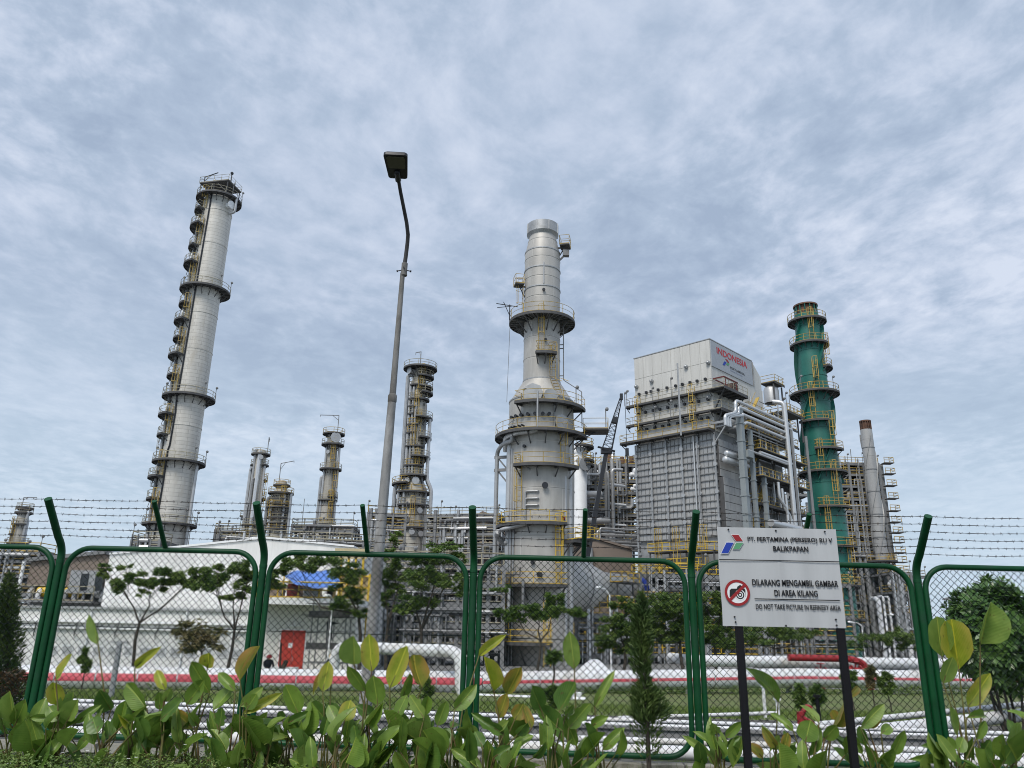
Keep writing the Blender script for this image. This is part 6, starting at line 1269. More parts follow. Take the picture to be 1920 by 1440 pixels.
yard_lamp('white yard lamp in front of the many floored structure', 1672, 1150, 1255, 64, .3, -.1)
yard_lamp('slim white yard lamp rising through the scaffold', 612, 1124, 1265, 44, -.2, .15)

# ================================================================== trees
def leafcloud(b, c, rx, ry, rz, n, size, R, flat=.5, shape=2.3):
    for _ in range(n):
        while True:
            p = Vector((R.uniform(-1, 1), R.uniform(-1, 1), R.uniform(-1, 1)))
            if p.length <= 1: break
        q = c + Vector((p.x * rx, p.y * ry, p.z * rz)); a = R.uniform(0, 2 * pi)
        d = Vector((cos(a), sin(a), R.gauss(-.15, flat))).normalized(); s = d.cross(Vector((R.gauss(0, .9), R.gauss(0, .9), .75))).normalized(); l = size * R.uniform(.6, 1.3); w = l / shape
        i = len(b.v); b.v.extend((q, q + d * l * .5 + s * w * .5, q + d * l, q + d * l * .5 - s * w * .5)); b.f.append((i, i + 1, i + 2, i + 3))
def tree(label, bx, Y, fork, clumps, m='tree', name='umbrella_tree', r=.09, dens=.24, size=.18, z0=SITE, seed=1, group=None, sub=5, cat='tree', shape=2.5, flat=.45, deep=.8):
    R = random.Random(seed); base = P(bx, 1250, Y); base.z = z0; f = P(fork[0], fork[1], Y); s = mpp(f); T = thing(name, label, cat, base, group)
    J = lambda k: Vector((R.uniform(-k, k), R.uniform(-k, k), R.uniform(-k, k)))
    tr = MB(); L = (f - base).length; tr.tube([base, base.lerp(f, .35) + J(.05 * L) * .6, base.lerp(f, .7) + J(.05 * L) * .5, f], r, 8, True, r * .62); cr = MB()
    cs = []
    for px, py, rx, ry in sorted(clumps):
        c = P(px, py, Y); c.y += R.uniform(-.5, .5) * rx * s * deep; c.z = zat(c.x, c.y, py); cs.append((c, rx, ry))
    g = 3 if len(cs) > 5 else (2 if len(cs) > 2 else 1); per = -(-len(cs) // g)
    for k in range(g):
        grp = cs[k * per:(k + 1) * per]
        if not grp: continue
        m0 = sum((q[0] for q in grp), Vector()) / len(grp); e = f.lerp(m0, .72); kn = f.lerp(e, .5) + J(.12 * (e - f).length); kn.z -= .08 * (e - f).length * (1 if k != 1 else 0)
        tr.tube([f - Vector((0, 0, r * .5)), f.lerp(kn, .5) + J(.03), kn, kn.lerp(e, .5) + J(.06), e], r * .5, 6, True, r * .22)
        for c, rx, ry in grp:
            st = kn.lerp(e, R.uniform(.2, 1)); w = st.lerp(c, .55) + J(.10 * (c - st).length); tr.tube([st, w, c - Vector((0, 0, ry * s * .3))], r * .2, 5, False, r * .07)
            for _ in range(sub):
                o = st.lerp(c, R.uniform(.2, .9)); q = c + Vector((R.uniform(-.9, .9) * rx * s, R.uniform(-.6, .6) * rx * s, R.uniform(-.5, .4) * ry * s)); tr.tube([o, o.lerp(q, .5) + J(.06), q], r * .11, 3, False, r * .035)
            n = int(rx * ry * pi * dens * 5.5); q = max(5, int(rx / 2.6))
            # a clump is many small flat sprays, so its outline is ragged and light shows through
            for _ in range(q):
                t = R.uniform(0, 2 * pi); h = sqrt(R.random()); o = Vector((cos(t) * h * rx * s, sin(t) * h * rx * s * deep, (R.uniform(-.8, .8) - .35 * h * h) * ry * s)); z = R.uniform(.18, .42)
                leafcloud(cr, c + o, rx * s * z, rx * s * deep * z, ry * s * R.uniform(.22, .5), int(n / q * R.uniform(.4, 1.5)), size, R, flat, shape)
    tr.build('trunk', M['bark'], T); cr.build('crown', M[m], T, smooth=False); return T
tree('slender tree with layered flat crown before the white shed, leaning trunk', 243, 40, (262, 1166), [(192, 1063, 14, 6), (196, 1075, 12, 8), (224, 1092, 20, 15), (236, 1063, 12, 5), (267, 1084, 26, 15), (272, 1110, 9, 6), (302, 1094, 18, 12), (324, 1078, 30, 18), (352, 1092, 20, 12), (372, 1080, 30, 20)], r=.10, seed=2)
tree('tree with bushy layered crown close beside the second green post', 428, 42, (440, 1180), [(392, 1084, 32, 20), (372, 1092, 24, 12), (432, 1074, 30, 24), (455, 1109, 22, 13), (425, 1118, 12, 8), (410, 1062, 14, 8), (470, 1066, 14, 16)], r=.10, seed=3)
tree('sparse half dry tree with brown leaves before the white building', 388, 37, (378, 1222), [(345, 1180, 22, 16), (362, 1196, 30, 22), (384, 1178, 24, 16), (398, 1200, 20, 16), (355, 1215, 26, 12), (410, 1178, 10, 8)], m='dry', name='dry_tree', r=.05, dens=.05, size=.24, seed=4, sub=5)
tree('tree spreading over the blue tarpaulin with its trunk behind the lamp post', 676, 44, (672, 1150), [(560, 1050, 36, 16), (520, 1066, 18, 12), (512, 1088, 20, 14), (522, 1102, 14, 8), (612, 1053, 36, 16), (655, 1068, 34, 24), (648, 1130, 32, 15), (668, 1112, 24, 14), (672, 1148, 18, 8), (625, 1100, 14, 6)], r=.12, seed=5)
tree('leafy tree just past the lamp post with a broad uneven crown', 722, 45, (726, 1185), [(731, 1058, 26, 17), (719, 1088, 20, 14), (716, 1122, 18, 14), (755, 1076, 24, 14), (742, 1103, 18, 10), (742, 1000, 9, 7), (738, 1012, 11, 7), (735, 1032, 12, 8), (770, 1046, 26, 10)], r=.12, seed=6)
tree('broad flat crowned tree close beside the middle green post', 800, 43, (790, 1180), [(800, 1080, 46, 20), (840, 1084, 30, 16), (778, 1130, 40, 16), (828, 1027, 34, 8), (852, 1018, 20, 7), (812, 1048, 40, 12), (866, 1106, 16, 10), (760, 1142, 20, 8), (860, 1042, 18, 9)], r=.13, seed=7)
tree('small umbrella tree right in front of the wide flue stack', 1005, 44, (1014, 1200), [(938, 1146, 16, 8), (966, 1151, 28, 11), (988, 1140, 26, 14), (1022, 1136, 28, 20), (1043, 1122, 18, 13), (1065, 1144, 24, 10), (938, 1102, 16, 6), (1016, 1152, 36, 9), (1030, 1118, 10, 10)], r=.09, seed=8, m='tree2')
tree('wide dark tree half behind the conifer, on the duct side', 1168, 49, (1172, 1215), [(1170, 1127, 24, 11), (1152, 1187, 30, 17), (1128, 1200, 18, 9), (1168, 1166, 36, 18), (1178, 1210, 30, 12), (1190, 1140, 22, 12), (1090, 1150, 14, 7), (1150, 1165, 20, 10), (1140, 1212, 16, 7)], r=.12, seed=9, dens=.36)
tree('wide dark tree between the conifer and the green post by the sign', 1282, 50, (1275, 1205), [(1243, 1122, 36, 14), (1250, 1150, 38, 20), (1246, 1178, 38, 20), (1268, 1190, 24, 14), (1275, 1135, 20, 14), (1222, 1195, 24, 14), (1280, 1165, 18, 18)], r=.13, seed=10, dens=.36)
tree('dense green tree between the green post and the white sign', 1345, 53, (1340, 1210), [(1328, 1122, 26, 20), (1336, 1155, 34, 24), (1336, 1190, 36, 20), (1318, 1145, 18, 18), (1360, 1195, 24, 14), (1350, 1130, 20, 20), (1372, 1165, 20, 18)], r=.13, seed=11, dens=.36)
tree('low spreading tree whose crown shows just under the sign board', 1452, 56, (1452, 1215), [(1422, 1188, 42, 15), (1474, 1184, 36, 12), (1506, 1187, 24, 10), (1398, 1195, 20, 14), (1450, 1165, 40, 14), (1540, 1182, 18, 8)], r=.10, seed=12, dens=.3)
tree('flat topped tree in front of the foot of the green stack', 1655, 57, (1652, 1222), [(1602, 1208, 20, 10), (1640, 1197, 26, 10), (1668, 1193, 34, 13), (1686, 1188, 28, 12), (1700, 1206, 20, 10), (1615, 1195, 16, 6)], r=.10, seed=13)
tree('tiny palm like sapling standing behind the striped pipeline', 1037, 36, (1038, 1238), [(1040, 1229, 7, 5), (1034, 1233, 6, 5)], r=.05, dens=.5, size=.3, seed=14, name='sapling', sub=1)
for i, (px, py, Y, rr, lab) in enumerate(((1594, 1270, 28, 12, 'small leafy sapling on the verge beside the right sign leg'), (1632, 1262, 28, 9, 'thin reddish sapling between two verge saplings'), (1662, 1275, 28, 10, 'small leafy sapling on the verge close to the outer green post'), (798, 1280, 24, 13, 'young drooping sapling in front of the pipe loop leg'), (1037, 1298, 23, 12, 'young drooping sapling under the striped pipeline'), (1533, 1298, 21, 10, 'thin sapling tied to the black post'), (160, 1233, 30, 8, 'thin sapling before the grey window row'), (1498, 1300, 21, 7, 'tiny sapling just before the grass verge'))):
    zt = -.7 if Y > 20.5 else -.9
    tree(lab, px, Y, (px, py + 14), [(px, py - 10, rr * .7, 7), (px - 3, py, rr, 9), (px + 3, py + 10, rr * .8, 8), (px, py + 20, rr * .6, 6)], m='dry' if i in (1,) else 'tree2', r=.025, dens=.5, size=.13, z0=zt, seed=40 + i, name='sapling', sub=2, shape=3)
def bush(label, bx, Y, cx, cy, rx, ry, z0, seed):
    R = random.Random(seed); c = P(cx, cy, Y); s = mpp(c); base = Vector((P(bx, 1330, Y).x, Y, z0)); T = thing('round_bush', label, 'tree', base)
    tr = MB()
    for k in range(7):
        e = c + Vector((R.uniform(-.6, .6) * rx * s, R.uniform(-.5, .5) * rx * s, R.uniform(-.2, .5) * ry * s)); b0 = base + Vector((R.uniform(-.25, .25), R.uniform(-.2, .2), 0)); tr.tube([b0, b0.lerp(e, .45) + Vector((R.uniform(-.15, .15), 0, 0)), e], .045, 6, True, .015)
    tr.build('trunk', M['bark'], T)
    b = MB(); n = 980                              # rosettes of blunt leaves over the whole crown
    for i in range(n):
        while True:
            p = Vector((R.uniform(-1, 1), R.uniform(-1, 1), R.uniform(-1, 1)))
            if p.length <= 1: break
        if p.length < .55: p = p.normalized() * R.uniform(.6, 1)
        k = 1 + .16 * sin(p.x * 7 + seed) * cos(p.z * 6) + .08 * sin(p.y * 11)
        o = c + Vector((p.x * rx * s * k, p.y * rx * s * k, p.z * ry * s * k)); out = (p + Vector((0, -.25, .45))).normalized(); t = out.orthogonal().normalized(); u = out.cross(t)
        m = R.randint(7, 10); l = R.uniform(.16, .26)
        for j in range(m):
            a = 2 * pi * j / m + R.uniform(-.2, .2); d = (t * cos(a) + u * sin(a) + out * R.uniform(.1, .9)).normalized(); w = d.cross(out).normalized() * l * .17; i0 = len(b.v)
            b.v.extend((o, o + d * l * .6 - w, o + d * l, o + d * l * .6 + w)); b.f.append((i0, i0 + 3, i0 + 2, i0 + 1))
    b.build('crown', M['bush'], T, smooth=False)
bush('big round dark green tree with glossy tufted leaves behind the fence', 1885, 17.5, 1868, 1190, 82, 92, -.9, 77)

# ================================================================== grass on the verge
def blades(name, x0, x1, y0, y1, zf, n, h, m, seed, w=.012):
    R = random.Random(seed); b = MB()
    for _ in range(n):
        x, y = R.uniform(x0, x1), R.uniform(y0, y1); z = zf(x, y); a = R.uniform(0, pi); d = Vector((cos(a), sin(a), 0)); l = h * R.uniform(.5, 1.4); t = Vector((R.gauss(0, .35), R.gauss(0, .35), 1)) * l; i = len(b.v)
        b.v.extend((Vector((x, y, z - .02)) - d * w, Vector((x, y, z - .02)) + d * w, Vector((x, y, z)) + t)); b.f.append((i, i + 1, i + 2))
    return tag(b.build(name, m, smooth=False), 'short grass', kind='stuff')
def zverge(x, y):
    pr = [(24.6, -.66), (26, -.70), (29, -.85), (33, -1.08), (50, -1.22)]
    for (a, za), (c, zc) in zip(pr, pr[1:]):
        if a <= y <= c: return za + (zc - za) * (y - a) / (c - a) - .008 * max(-12, min(12, x))
    return -.7
blades('verge_grass', -20, 34, 24.5, 33, zverge, 26000, .13, M['blade'], 5, .02)
def hedge():
    R = random.Random(31); b = MB()
    for _ in range(420):
        x = R.uniform(-26, 36); y = 33.2 + max(0, x + 20) * .30 + R.uniform(-.5, .3); leafcloud(b, Vector((x, y, -1.0 + R.uniform(-.15, .1))), .55, .3, .22, 26, .13, R, .5, 2.5)
    tag(b.build('low_undergrowth', M['tree'], smooth=False), 'dark low undergrowth along the striped pipeline', kind='stuff')
hedge()
def zditch(x, y):
    pr = [(9.12, .20), (10, .10), (11.5, -.45), (14, -.8), (19.5, -1.0), (21, -1.0)]
    for (a, za), (c, zc) in zip(pr, pr[1:]):
        if a <= y <= c: return za + (zc - za) * (y - a) / (c - a) - .008 * max(-12, min(12, x))
    return -1
blades('ditch_grass', -14, 16, 9.3, 19.5, zditch, 9000, .14, M['blade'], 6, .012)
def stones():
    R = random.Random(9); b = MB()
    for _ in range(2600):
        x, y = R.uniform(-9, 18), R.uniform(20.5, 24.5); t = (y - 21) / 3.6; z = -1.0 + .34 * max(0, min(1, t)) - .008 * max(-12, min(12, x)); s = R.uniform(.03, .10)
        b.ball((x, y, z), s, 5, 3, .6)
    tag(b.build('bank_stones', M['gravel'], smooth=False), 'loose grey stones', kind='stuff')
stones()

# ================================================================== low block wall under the fence
YA, YB = 9.25, 8.85
XA, XB = P(202, 1028.6, YA).x, P(1918, 1066.7, YB).x
def fy(x): return YA + (YB - YA) * (x - XA) / (XB - XA)
_zt = (P(202, 1028.6, YA).z, P(1918, 1066.7, YB).z); _zb = (P(185, 1380, YA).z, P(1960, 1446, YB).z)
def fzt(x): return _zt[0] + (_zt[1] - _zt[0]) * (x - XA) / (XB - XA)
def fzb(x): return _zb[0] + (_zb[1] - _zb[0]) * (x - XA) / (XB - XA)
FD = Vector((XB - XA, YB - YA, 0)).normalized(); FN = Vector((FD.y, -FD.x, 0))      # along the fence; towards the viewer
def wall_top(x): return fzb(x) - .055
def low_wall():
    W = thing('block_wall', 'low grey block wall of two courses under the green fence', 'wall', (0, fy(0), .3)); b = MB()
    xs = [-13 + i * .5 for i in range(53)]
    for x0, x1 in zip(xs, xs[1:]):
        a, c = Vector((x0, fy(x0), 0)), Vector((x1, fy(x1), 0))
        for s, e in ((a, c),):
            zs = [wall_top(x0) - .26, wall_top(x0) - .012, wall_top(x1) - .26, wall_top(x1) - .012]; v = []
            for q, (z0, z1) in ((s, zs[:2]), (e, zs[2:])):
                for off in (.05, -.17): v += [q + FN * off + Vector((0, 0, z0)), q + FN * off + Vector((0, 0, z1))]
            b.add(v, [(0, 1, 5, 4), (2, 6, 7, 3), (1, 3, 7, 5), (0, 4, 6, 2)])
    b.build('core', M['mortar'], W, smooth=False)
    R = random.Random(3)
    for course in range(2):
        x = -11.0 + course * .15
        while x < 11:
            l = R.uniform(.24, .44) if R.random() < .8 else R.uniform(.12, .2); xm = x + l / 2; h = .092; z = wall_top(xm) - .05 - course * .106
            b = MB(); c = Vector((xm, fy(xm), z)) + FN * (.02 + R.uniform(-.012, .015)); tl = Vector((0, 0, R.uniform(-.004, .004)))
            k = .012; fr = FD * (l / 2 - .006); bk = FN * .085; up = Vector((0, 0, h / 2)); v = []
            for sx in (-1, 1):
                for sy in (-1, 1):
                    for sz in (-1, 1): v.append(c + fr * sx * (1 - (k / l if sy > 0 else 0)) + bk * sy + up * sz * (1 - (.08 if sy > 0 else 0)) + tl * sx)
            b.add(v, [(0, 1, 3, 2), (4, 6, 7, 5), (0, 4, 5, 1), (2, 3, 7, 6), (0, 2, 6, 4), (1, 5, 7, 3)])
            b.build('block', M['brick'], W, smooth=False); x += l + R.uniform(.006, .014)
low_wall()

# ================================================================== green chain link fence with barbed wire
def fence():
    F = thing('chain_link_fence', 'dark green tubular chain link fence topped with six barbed wires', 'fence', (0, fy(0), .36))
    px = [(118, 1027), (497, 1034), (889, 1042), (1295, 1050), (1716, 1061)]
    X = []
    for x, y in px:
        Y = 9.0
        for _ in range(4): Y = fy(P(x, y, Y).x)
        X.append(P(x, y, Y).x)
    dx = (X[-1] - X[0]) / 4; X = [X[0] - 2 * dx, X[0] - dx] + X + [X[-1] + dx, X[-1] + 2 * dx]
    arm = lambda x: Vector((x, fy(x), 0))
    AF, AZ = .46, .50                           # the arms lean out towards the street
    def foot(x): return fzb(x) - .3
    for x in X:
        zt = fzt(x); q = arm(x); path = [q + Vector((0, 0, foot(x))), q + Vector((0, 0, zt - .12))]
        for i in range(1, 7):
            t = i / 6; path.append(q + FN * (.13 * t * t) + Vector((0, 0, zt - .12 + .26 * t - .03 * t * t)))
        path.append(q + FN * AF + Vector((0, 0, zt + AZ))); b = MB(); b.tube(path, .042, 14); p = b.build('post', M['green'], F)
        b = MB(); b.lathe(q + Vector((0, 0, zt - .16)), [(.042, -.02), (.0455, -.018), (.0455, .018), (.042, .02)], 14, False, False); b.build('weld_collar', M['green'], p)
    # one chain mesh shared by every panel
    W = dx - 2 * (.042 + .064 + .008); H = (fzt(0) - fzb(0)); rc = .27; tb = .031
    a = .0385; nk = int(W / a); nj = int(H / a); cm = MB()
    def inside(s, z):
        s, z = abs(s), abs(z); ix, iz = W / 2 - rc, H / 2 - rc
        if s > W / 2 or z > H / 2: return False
        if s > ix and z > iz: return (s - ix) ** 2 + (z - iz) ** 2 < rc * rc
        return True
    for k in range(nk):
        run = []
        for j in range(nj + 1):
            s = -W / 2 + (k + ((j + k) % 2)) * a; z = -H / 2 + j * a + (H - nj * a) / 2; y = .0032 * (1 if (j + k) % 2 else -1)
            s += .0015 * sin(k * 1.7 + j * .9) + .002 * sin(j * .35 + k * .2); z += .0015 * cos(k * 2.1 + j * .6)
            if inside(s, z): run.append(Vector((s, y, z)))
            else:
                if len(run) > 1: cm.tube(run, .0046, 3, False)
                run = []
        if len(run) > 1: cm.tube(run, .0046, 3, False)
    tw = MB(); tw.tube([Vector((-W / 2, .006, H * .07)), Vector((0, .006, H * .065)), Vector((W / 2, .006, H * .07))], .0035, 4, False)
    chain = cm.mesh('chain_link', M['wire'], (0, 0, 0), False); tens = tw.mesh('tension_wire', M['wire'], (0, 0, 0), False)
    def panel(x0, x1, k):
        g = .042 + .031 + .004; a0 = arm(x0) + FD * g; a1 = arm(x1) - FD * g; xm = (x0 + x1) / 2; slope = (fzt(x1) - fzt(x0) + fzb(x1) - fzb(x0)) / 2 / (x1 - x0)
        zc = (fzt(xm) + fzb(xm)) / 2; hh = (fzt(xm) - fzb(xm)) / 2; c = arm(xm); hw = (a1 - a0).length / 2; pts = []
        for cx, cz, s in ((hw - rc, hh - rc, 0), (-hw + rc, hh - rc, 1), (-hw + rc, -hh + rc, 2), (hw - rc, -hh + rc, 3)):
            for i in range(9):
                t = pi / 2 * (s + i / 8); pts.append((cx + rc * cos(t), cz + rc * sin(t)))
        path = [c + FD * s + Vector((0, 0, zc + z + slope * s)) for s, z in pts]; path.append(path[0]); b = MB(); b.tube(path, tb, 12, False); fr = b.build('panel_frame', M['green'], F)
        for me, nm in ((chain, 'chain_link'), (tens, 'tension_wire')):
            o = bpy.data.objects.new(nm, me); COL.objects.link(o); o.parent = fr; ORG[o] = ORG[F]
            mx = Matrix(((FD.x, -FN.x, 0, 0), (FD.y, -FN.y, 0, 0), (slope, 0, 1, 0), (0, 0, 0, 1))); o.matrix_local = Matrix.Translation(c + Vector((0, 0, zc)) - ORG[F]) @ mx @ Matrix.Diagonal((hw * 2 / (W + .02), 1, hh * 2 / H, 1))
        q = arm(xm + (-.02 if k % 2 else .02)); b = MB(); b.tube([q + Vector((0, 0, fzt(xm) + .02)), q + FN * AF * .96 + Vector((0, 0, fzt(xm) + AZ))], .028, 10); b.build('wire_arm', M['green'], F)
    for k, (x0, x1) in enumerate(zip(X, X[1:])): panel(x0, x1, k)
    R = random.Random(4); xs = []
    for x0, x1 in zip(X, X[1:]): xs += [x0, (x0 + x1) / 2]
    xs.append(X[-1])
    for i in range(6):
        t = .97 - i * .148; pts = []
        for x0, x1 in zip(xs, xs[1:]):
            for j in range(8):
                u = j / 8; x = x0 + (x1 - x0) * u; sag = -.008 * 4 * u * (1 - u) * (1 + .6 * R.random()); pts.append(arm(x) + FN * (AF * t - .035) + Vector((0, 0, fzt(x) + AZ * t + .02 + sag + R.uniform(-.0025, .0025))))
        b = MB(); up = Vector((0, 0, 1))
        for ph in (0, pi):                       # two twisted strands
            tp = []; n = 3
            for p, q in zip(pts, pts[1:]):
                for j in range(n): v = p.lerp(q, j / n); w = len(tp) * 1.1 + ph; tp.append(v + up * (.0022 * sin(w)) + FN * (.0022 * cos(w)))
            b.tube(tp, .0021, 3, False)
        x = xs[0]
        while x < xs[-1]:
            f = (x - xs[0]) / (xs[-1] - xs[0]) * (len(pts) - 1); k = min(len(pts) - 2, int(f)); p = pts[k].lerp(pts[k + 1], f - k)
            for s in (-1, 1):
                d = (Vector((R.uniform(-.5, .5), R.uniform(-.6, .6), R.choice((-1, 1)) * R.uniform(.3, 1)))).normalized() * .017; b.rod(p + FD * .006 * s - d, p + FD * .006 * s + d, .0018, 3)
            b.rod(p - FD * .009, p + FD * .009, .0036, 4); x += .088 + R.uniform(-.006, .006)
        if i == 5:
            for px0 in (250, 400, 690):          # knots where the lowest wire was patched
                p = P(px0, 1005, fy(-3)); k = min(range(len(pts)), key=lambda n: abs(pts[n].x - p.x)); b.tube([pts[k] + Vector((-.06, 0, .006)), pts[k] + Vector((0, -.006, -.008)), pts[k] + Vector((.07, 0, .012))], .003, 4)
        b.build('barbed_wire', M['barb'], F, smooth=False)
fence()

# ================================================================== street lamp
def street_lamp():
    a = P(700, 1120, 12); top = P(755, 512, 12); base = Vector((a.x - (top.x - a.x) * .25, 12, -.62)); T = thing('street_lamp', 'tall weathered grey street lamp with bent arm and flat dark head', 'street lamp', base)
    mid = P(736, 742, 12); b = MB(); b.tube([base, mid], .106, 12, True, .066); b.build('lower_pole', M['polelow'], T)
    b = MB(); b.lathe(mid, [(.066, -.12), (.073, -.10), (.073, .0), (.055, .03)], 12, False, False); b.build('joint', M['pole'], T)
    b = MB(); b.tube([mid, top], .054, 12, True, .040); b.build('upper_pole', M['pole'], T)
    c = P(758, 507, 12); b = MB(); b.rod(P(757, 516, 12), P(759, 494, 12), .052, 12); b.rod(P(757, 517, 12), P(757, 513, 12), .058, 12); b.build('collar', M['pole'], T)
    b = MB()
    for s in (-1, 1): b.rod(c + Vector((.03 * s, -.01, 0)), c + Vector((.12 * s, -.03, -.03)), .009, 6); b.rod(c + Vector((.105 * s, -.03, -.028)), c + Vector((.125 * s, -.03, -.032)), .018, 6)
    b.rod(c + Vector((0, -.05, .02)), c + Vector((0, -.09, .02)), .012, 6); b.build('clamp_bolts', M['lamp'], T)
    path = [P(758, 500, 12), P(761, 480, 11.99), P(764, 455, 11.95), P(765, 440, 11.9), P(762.5, 418, 11.82), P(757, 390, 11.68), P(751, 360, 11.5), P(747, 336, 11.34)]; b = MB(); b.tube(path, .036, 12, True, .030); b.build('arm', M['armdark'], T)
    e, f = P(746.5, 335, 11.32), P(741, 290, 10.72); d = (f - e); L = d.length; d.normalize(); x = Vector((1, 0, 0)); x = (x - d * x.dot(d)).normalized(); n = x.cross(d); n = n if n.z > 0 else -n
    c = e + d * L * .5; w = 45 * mpp(c) / 2 * .98
    def slab(cx, ly0, ly1, hw0, hw1, z0, z1, rc, mname, m, smooth=True):
        pts = []
        for sx, sy, s in ((1, 1, 0), (-1, 1, 1), (-1, -1, 2), (1, -1, 3)):
            hw = hw1 if sy > 0 else hw0; yy = ly1 if sy > 0 else ly0
            for i in range(6):
                t = pi / 2 * (s + i / 5); pts.append(((hw - rc) * sx + rc * cos(t), (yy - rc * sy) + rc * sin(t)))
        b = MB(); k = len(pts); lay = [(z0, 1.0), (z0 + (z1 - z0) * .6, 1.0), (z1, .9)]
        for z, sc in lay: b.v.extend([e + x * (u * sc) + d * (ly0 + (ly1 - ly0) / 2 + (v - (ly0 + ly1) / 2) * sc) + n * z for u, v in pts])
        for j in range(2):
            for i in range(k): b.f.append((j * k + i, j * k + (i + 1) % k, (j + 1) * k + (i + 1) % k, (j + 1) * k + i))
        b.f.append(tuple(range(k - 1, -1, -1))); b.f.append(tuple(2 * k + i for i in range(k))); return b.build(mname, m, T, smooth=smooth)
    slab(0, 0, L, w * .82, w, 0.0, .085, .05, 'lamp_housing', M['lamp']); slab(0, L * .46, L * .92, w * .72, w * .76, -.014, .01, .03, 'lens', M['glass'], False)
    b = MB(); b.rod(e - d * .03 - n * .012, e + d * .17 - n * .012, .05, 10); b.ball(e + d * .17 - n * .012, .05, 10, 5); b.build('socket', M['lamp'], T)
street_lamp()

# ================================================================== the no photography sign
def sign():
    Y = 7.4; x0, x1 = 1.972, 3.103; z0, z1 = P(1357, 1173.5, Y).z, P(1343, 988, Y).z
    T = thing('warning_sign', 'grey metal sign forbidding photography, on two black posts before the fence', 'sign', ((x0 + x1) / 2, Y, .38))
    b = MB(); nx, ny = 24, 18                     # sheet with faint waves
    for j in range(ny + 1):
        for i in range(nx + 1):
            u, v = i / nx, j / ny; b.v.append(Vector((x0 + (x1 - x0) * u + .004 * sin(v * 9) * (u < .02), Y + .0025 * sin(u * 7.5 + 1) * sin(v * 3) - .003 * math.exp(-((u - .5) / .03) ** 2), z0 + (z1 - z0) * v)))
    for j in range(ny):
        for i in range(nx): o = j * (nx + 1) + i; b.f.append((o, o + 1, o + nx + 2, o + nx + 1))
    B = b.build('board', M['alu'], T, smooth=False); md = B.modifiers.new('thickness', 'SOLIDIFY'); md.thickness = .003; md.offset = -1
    rot = Matrix(((1, 0, 0), (0, 0, -1), (0, 1, 0))); YF = Y - .011
    def Q(px, py): p = P(px, py, Y); return Vector((p.x, YF, p.z))
    c5 = lambda x, y: (1320 + x / 4.8, 960 + y / 4.8)
    def text(s, xa, xb, yb, h, bold=.022):
        a = Q(*c5(xa, yb)); e = Q(*c5(xb, yb)); lettering(s, B, a, rot, e.x - a.x, h / 4.8 * mpp(a), M['ink'], bold)
    text('PT. PERTAMINA (PERSERO) RU V', 391, 1152, 273, 50, .018); text('BALIKPAPAN', 621, 936, 353, 46, .02); text('DILARANG MENGAMBIL GAMBAR', 432, 1205, 661, 55, .018); text('DI AREA KILANG', 632, 1021, 756, 54, .018); text('DO NOT TAKE PICTURE IN REFINERY AREA', 465, 1226, 872, 44, .006)
    def bar(xa, ya, xb, yb, t, name='rule'):
        a, e = Q(*c5(xa, ya)), Q(*c5(xb, yb)); zz = (a.z + e.z) / 2 ; b = MB(); b.span((a.x, YF - .001, zz - t / 2), (e.x, YF + .001, zz + t / 2)); b.build(name, M['ink'], B, smooth=False)
    z = Q(*c5(600, 437)).z; b = MB(); b.span((x0 + .002, YF - .001, z - .004), (x1 - .002, YF + .001, z + .004)); b.build('rule', M['ink'], B, smooth=False)
    bar(452, 783, 1219, 795, .0085)
    for pts, m in ((((245, 205), (307, 206), (347, 263), (285, 263)), 'inkred'), (((285, 278), (350, 279), (315, 335), (258, 334)), 'inkgreen'), (((200, 275), (264, 276), (215, 372), (152, 372)), 'inkblue')):
        b = MB(); b.prism([Q(*c5(x, y)) for x, y in pts], Vector((0, .002, 0))); b.build('emblem', M[m], B, smooth=False)
        ctr = sum((Q(*c5(x, y)) for x, y in pts), Vector()) / 4; b = MB(); b.prism([ctr + (Q(*c5(x, y)) - ctr) * 1.13 + Vector((0, .0022, 0)) for x, y in pts], Vector((0, .0015, 0))); b.build('emblem_border', M['white'], B, smooth=False)
    c = Q(*c5(297, 727)); s = mpp(c) / 4.8
    def ring(r0, r1, off, m, name):
        b = MB(); n = 40
        for i in range(n):
            t = 2 * pi * i / n; d = Vector((cos(t), 0, sin(t))); b.v.extend((c + d * r0 * s + Vector((0, off, 0)), c + d * r1 * s + Vector((0, off, 0))))
        for i in range(n): o = i * 2; w = (i + 1) % n * 2; b.f.append((o, o + 1, w + 1, w))
        b.build(name, m, B, smooth=False)
    ring(1, 95, .0016, M['white'], 'symbol_disc'); ring(91, 114, -.0012, M['inkred'], 'prohibition_ring')
    def K(x, y, off=0.0): p = Q(*c5(x, y)); p.y += off; return p
    b = MB(); b.prism([K(x, y, .0002) for x, y in ((228, 705), (243, 690), (292, 690), (298, 672), (322, 656), (340, 668), (346, 690), (362, 692), (370, 704), (370, 765), (228, 765))], Vector((0, .001, 0))); b.build('camera_symbol', M['ink'], B, smooth=False)
    lc = K(322, 746)
    for r, off, m in ((46, -.0004, 'white'), (38, -.0008, 'ink'), (27, -.0012, 'white'), (19, -.0016, 'ink'), (9, -.002, 'white')):
        b = MB(); b.poly([lc + Vector((cos(2 * pi * i / 28) * r * s, off, sin(2 * pi * i / 28) * r * s)) for i in range(28)]); b.build('camera_lens', M[m], B, smooth=False)
    b = MB(); d = (K(369, 652) - K(225, 797)); d.normalize(); w = Vector((-d.z, 0, d.x)) * 13 * s; p, q = K(225, 797, -.0026), K(369, 652, -.0026); b.poly([p - w, q - w, q + w, p + w]); b.build('prohibition_bar', M['inkred'], B, smooth=False)
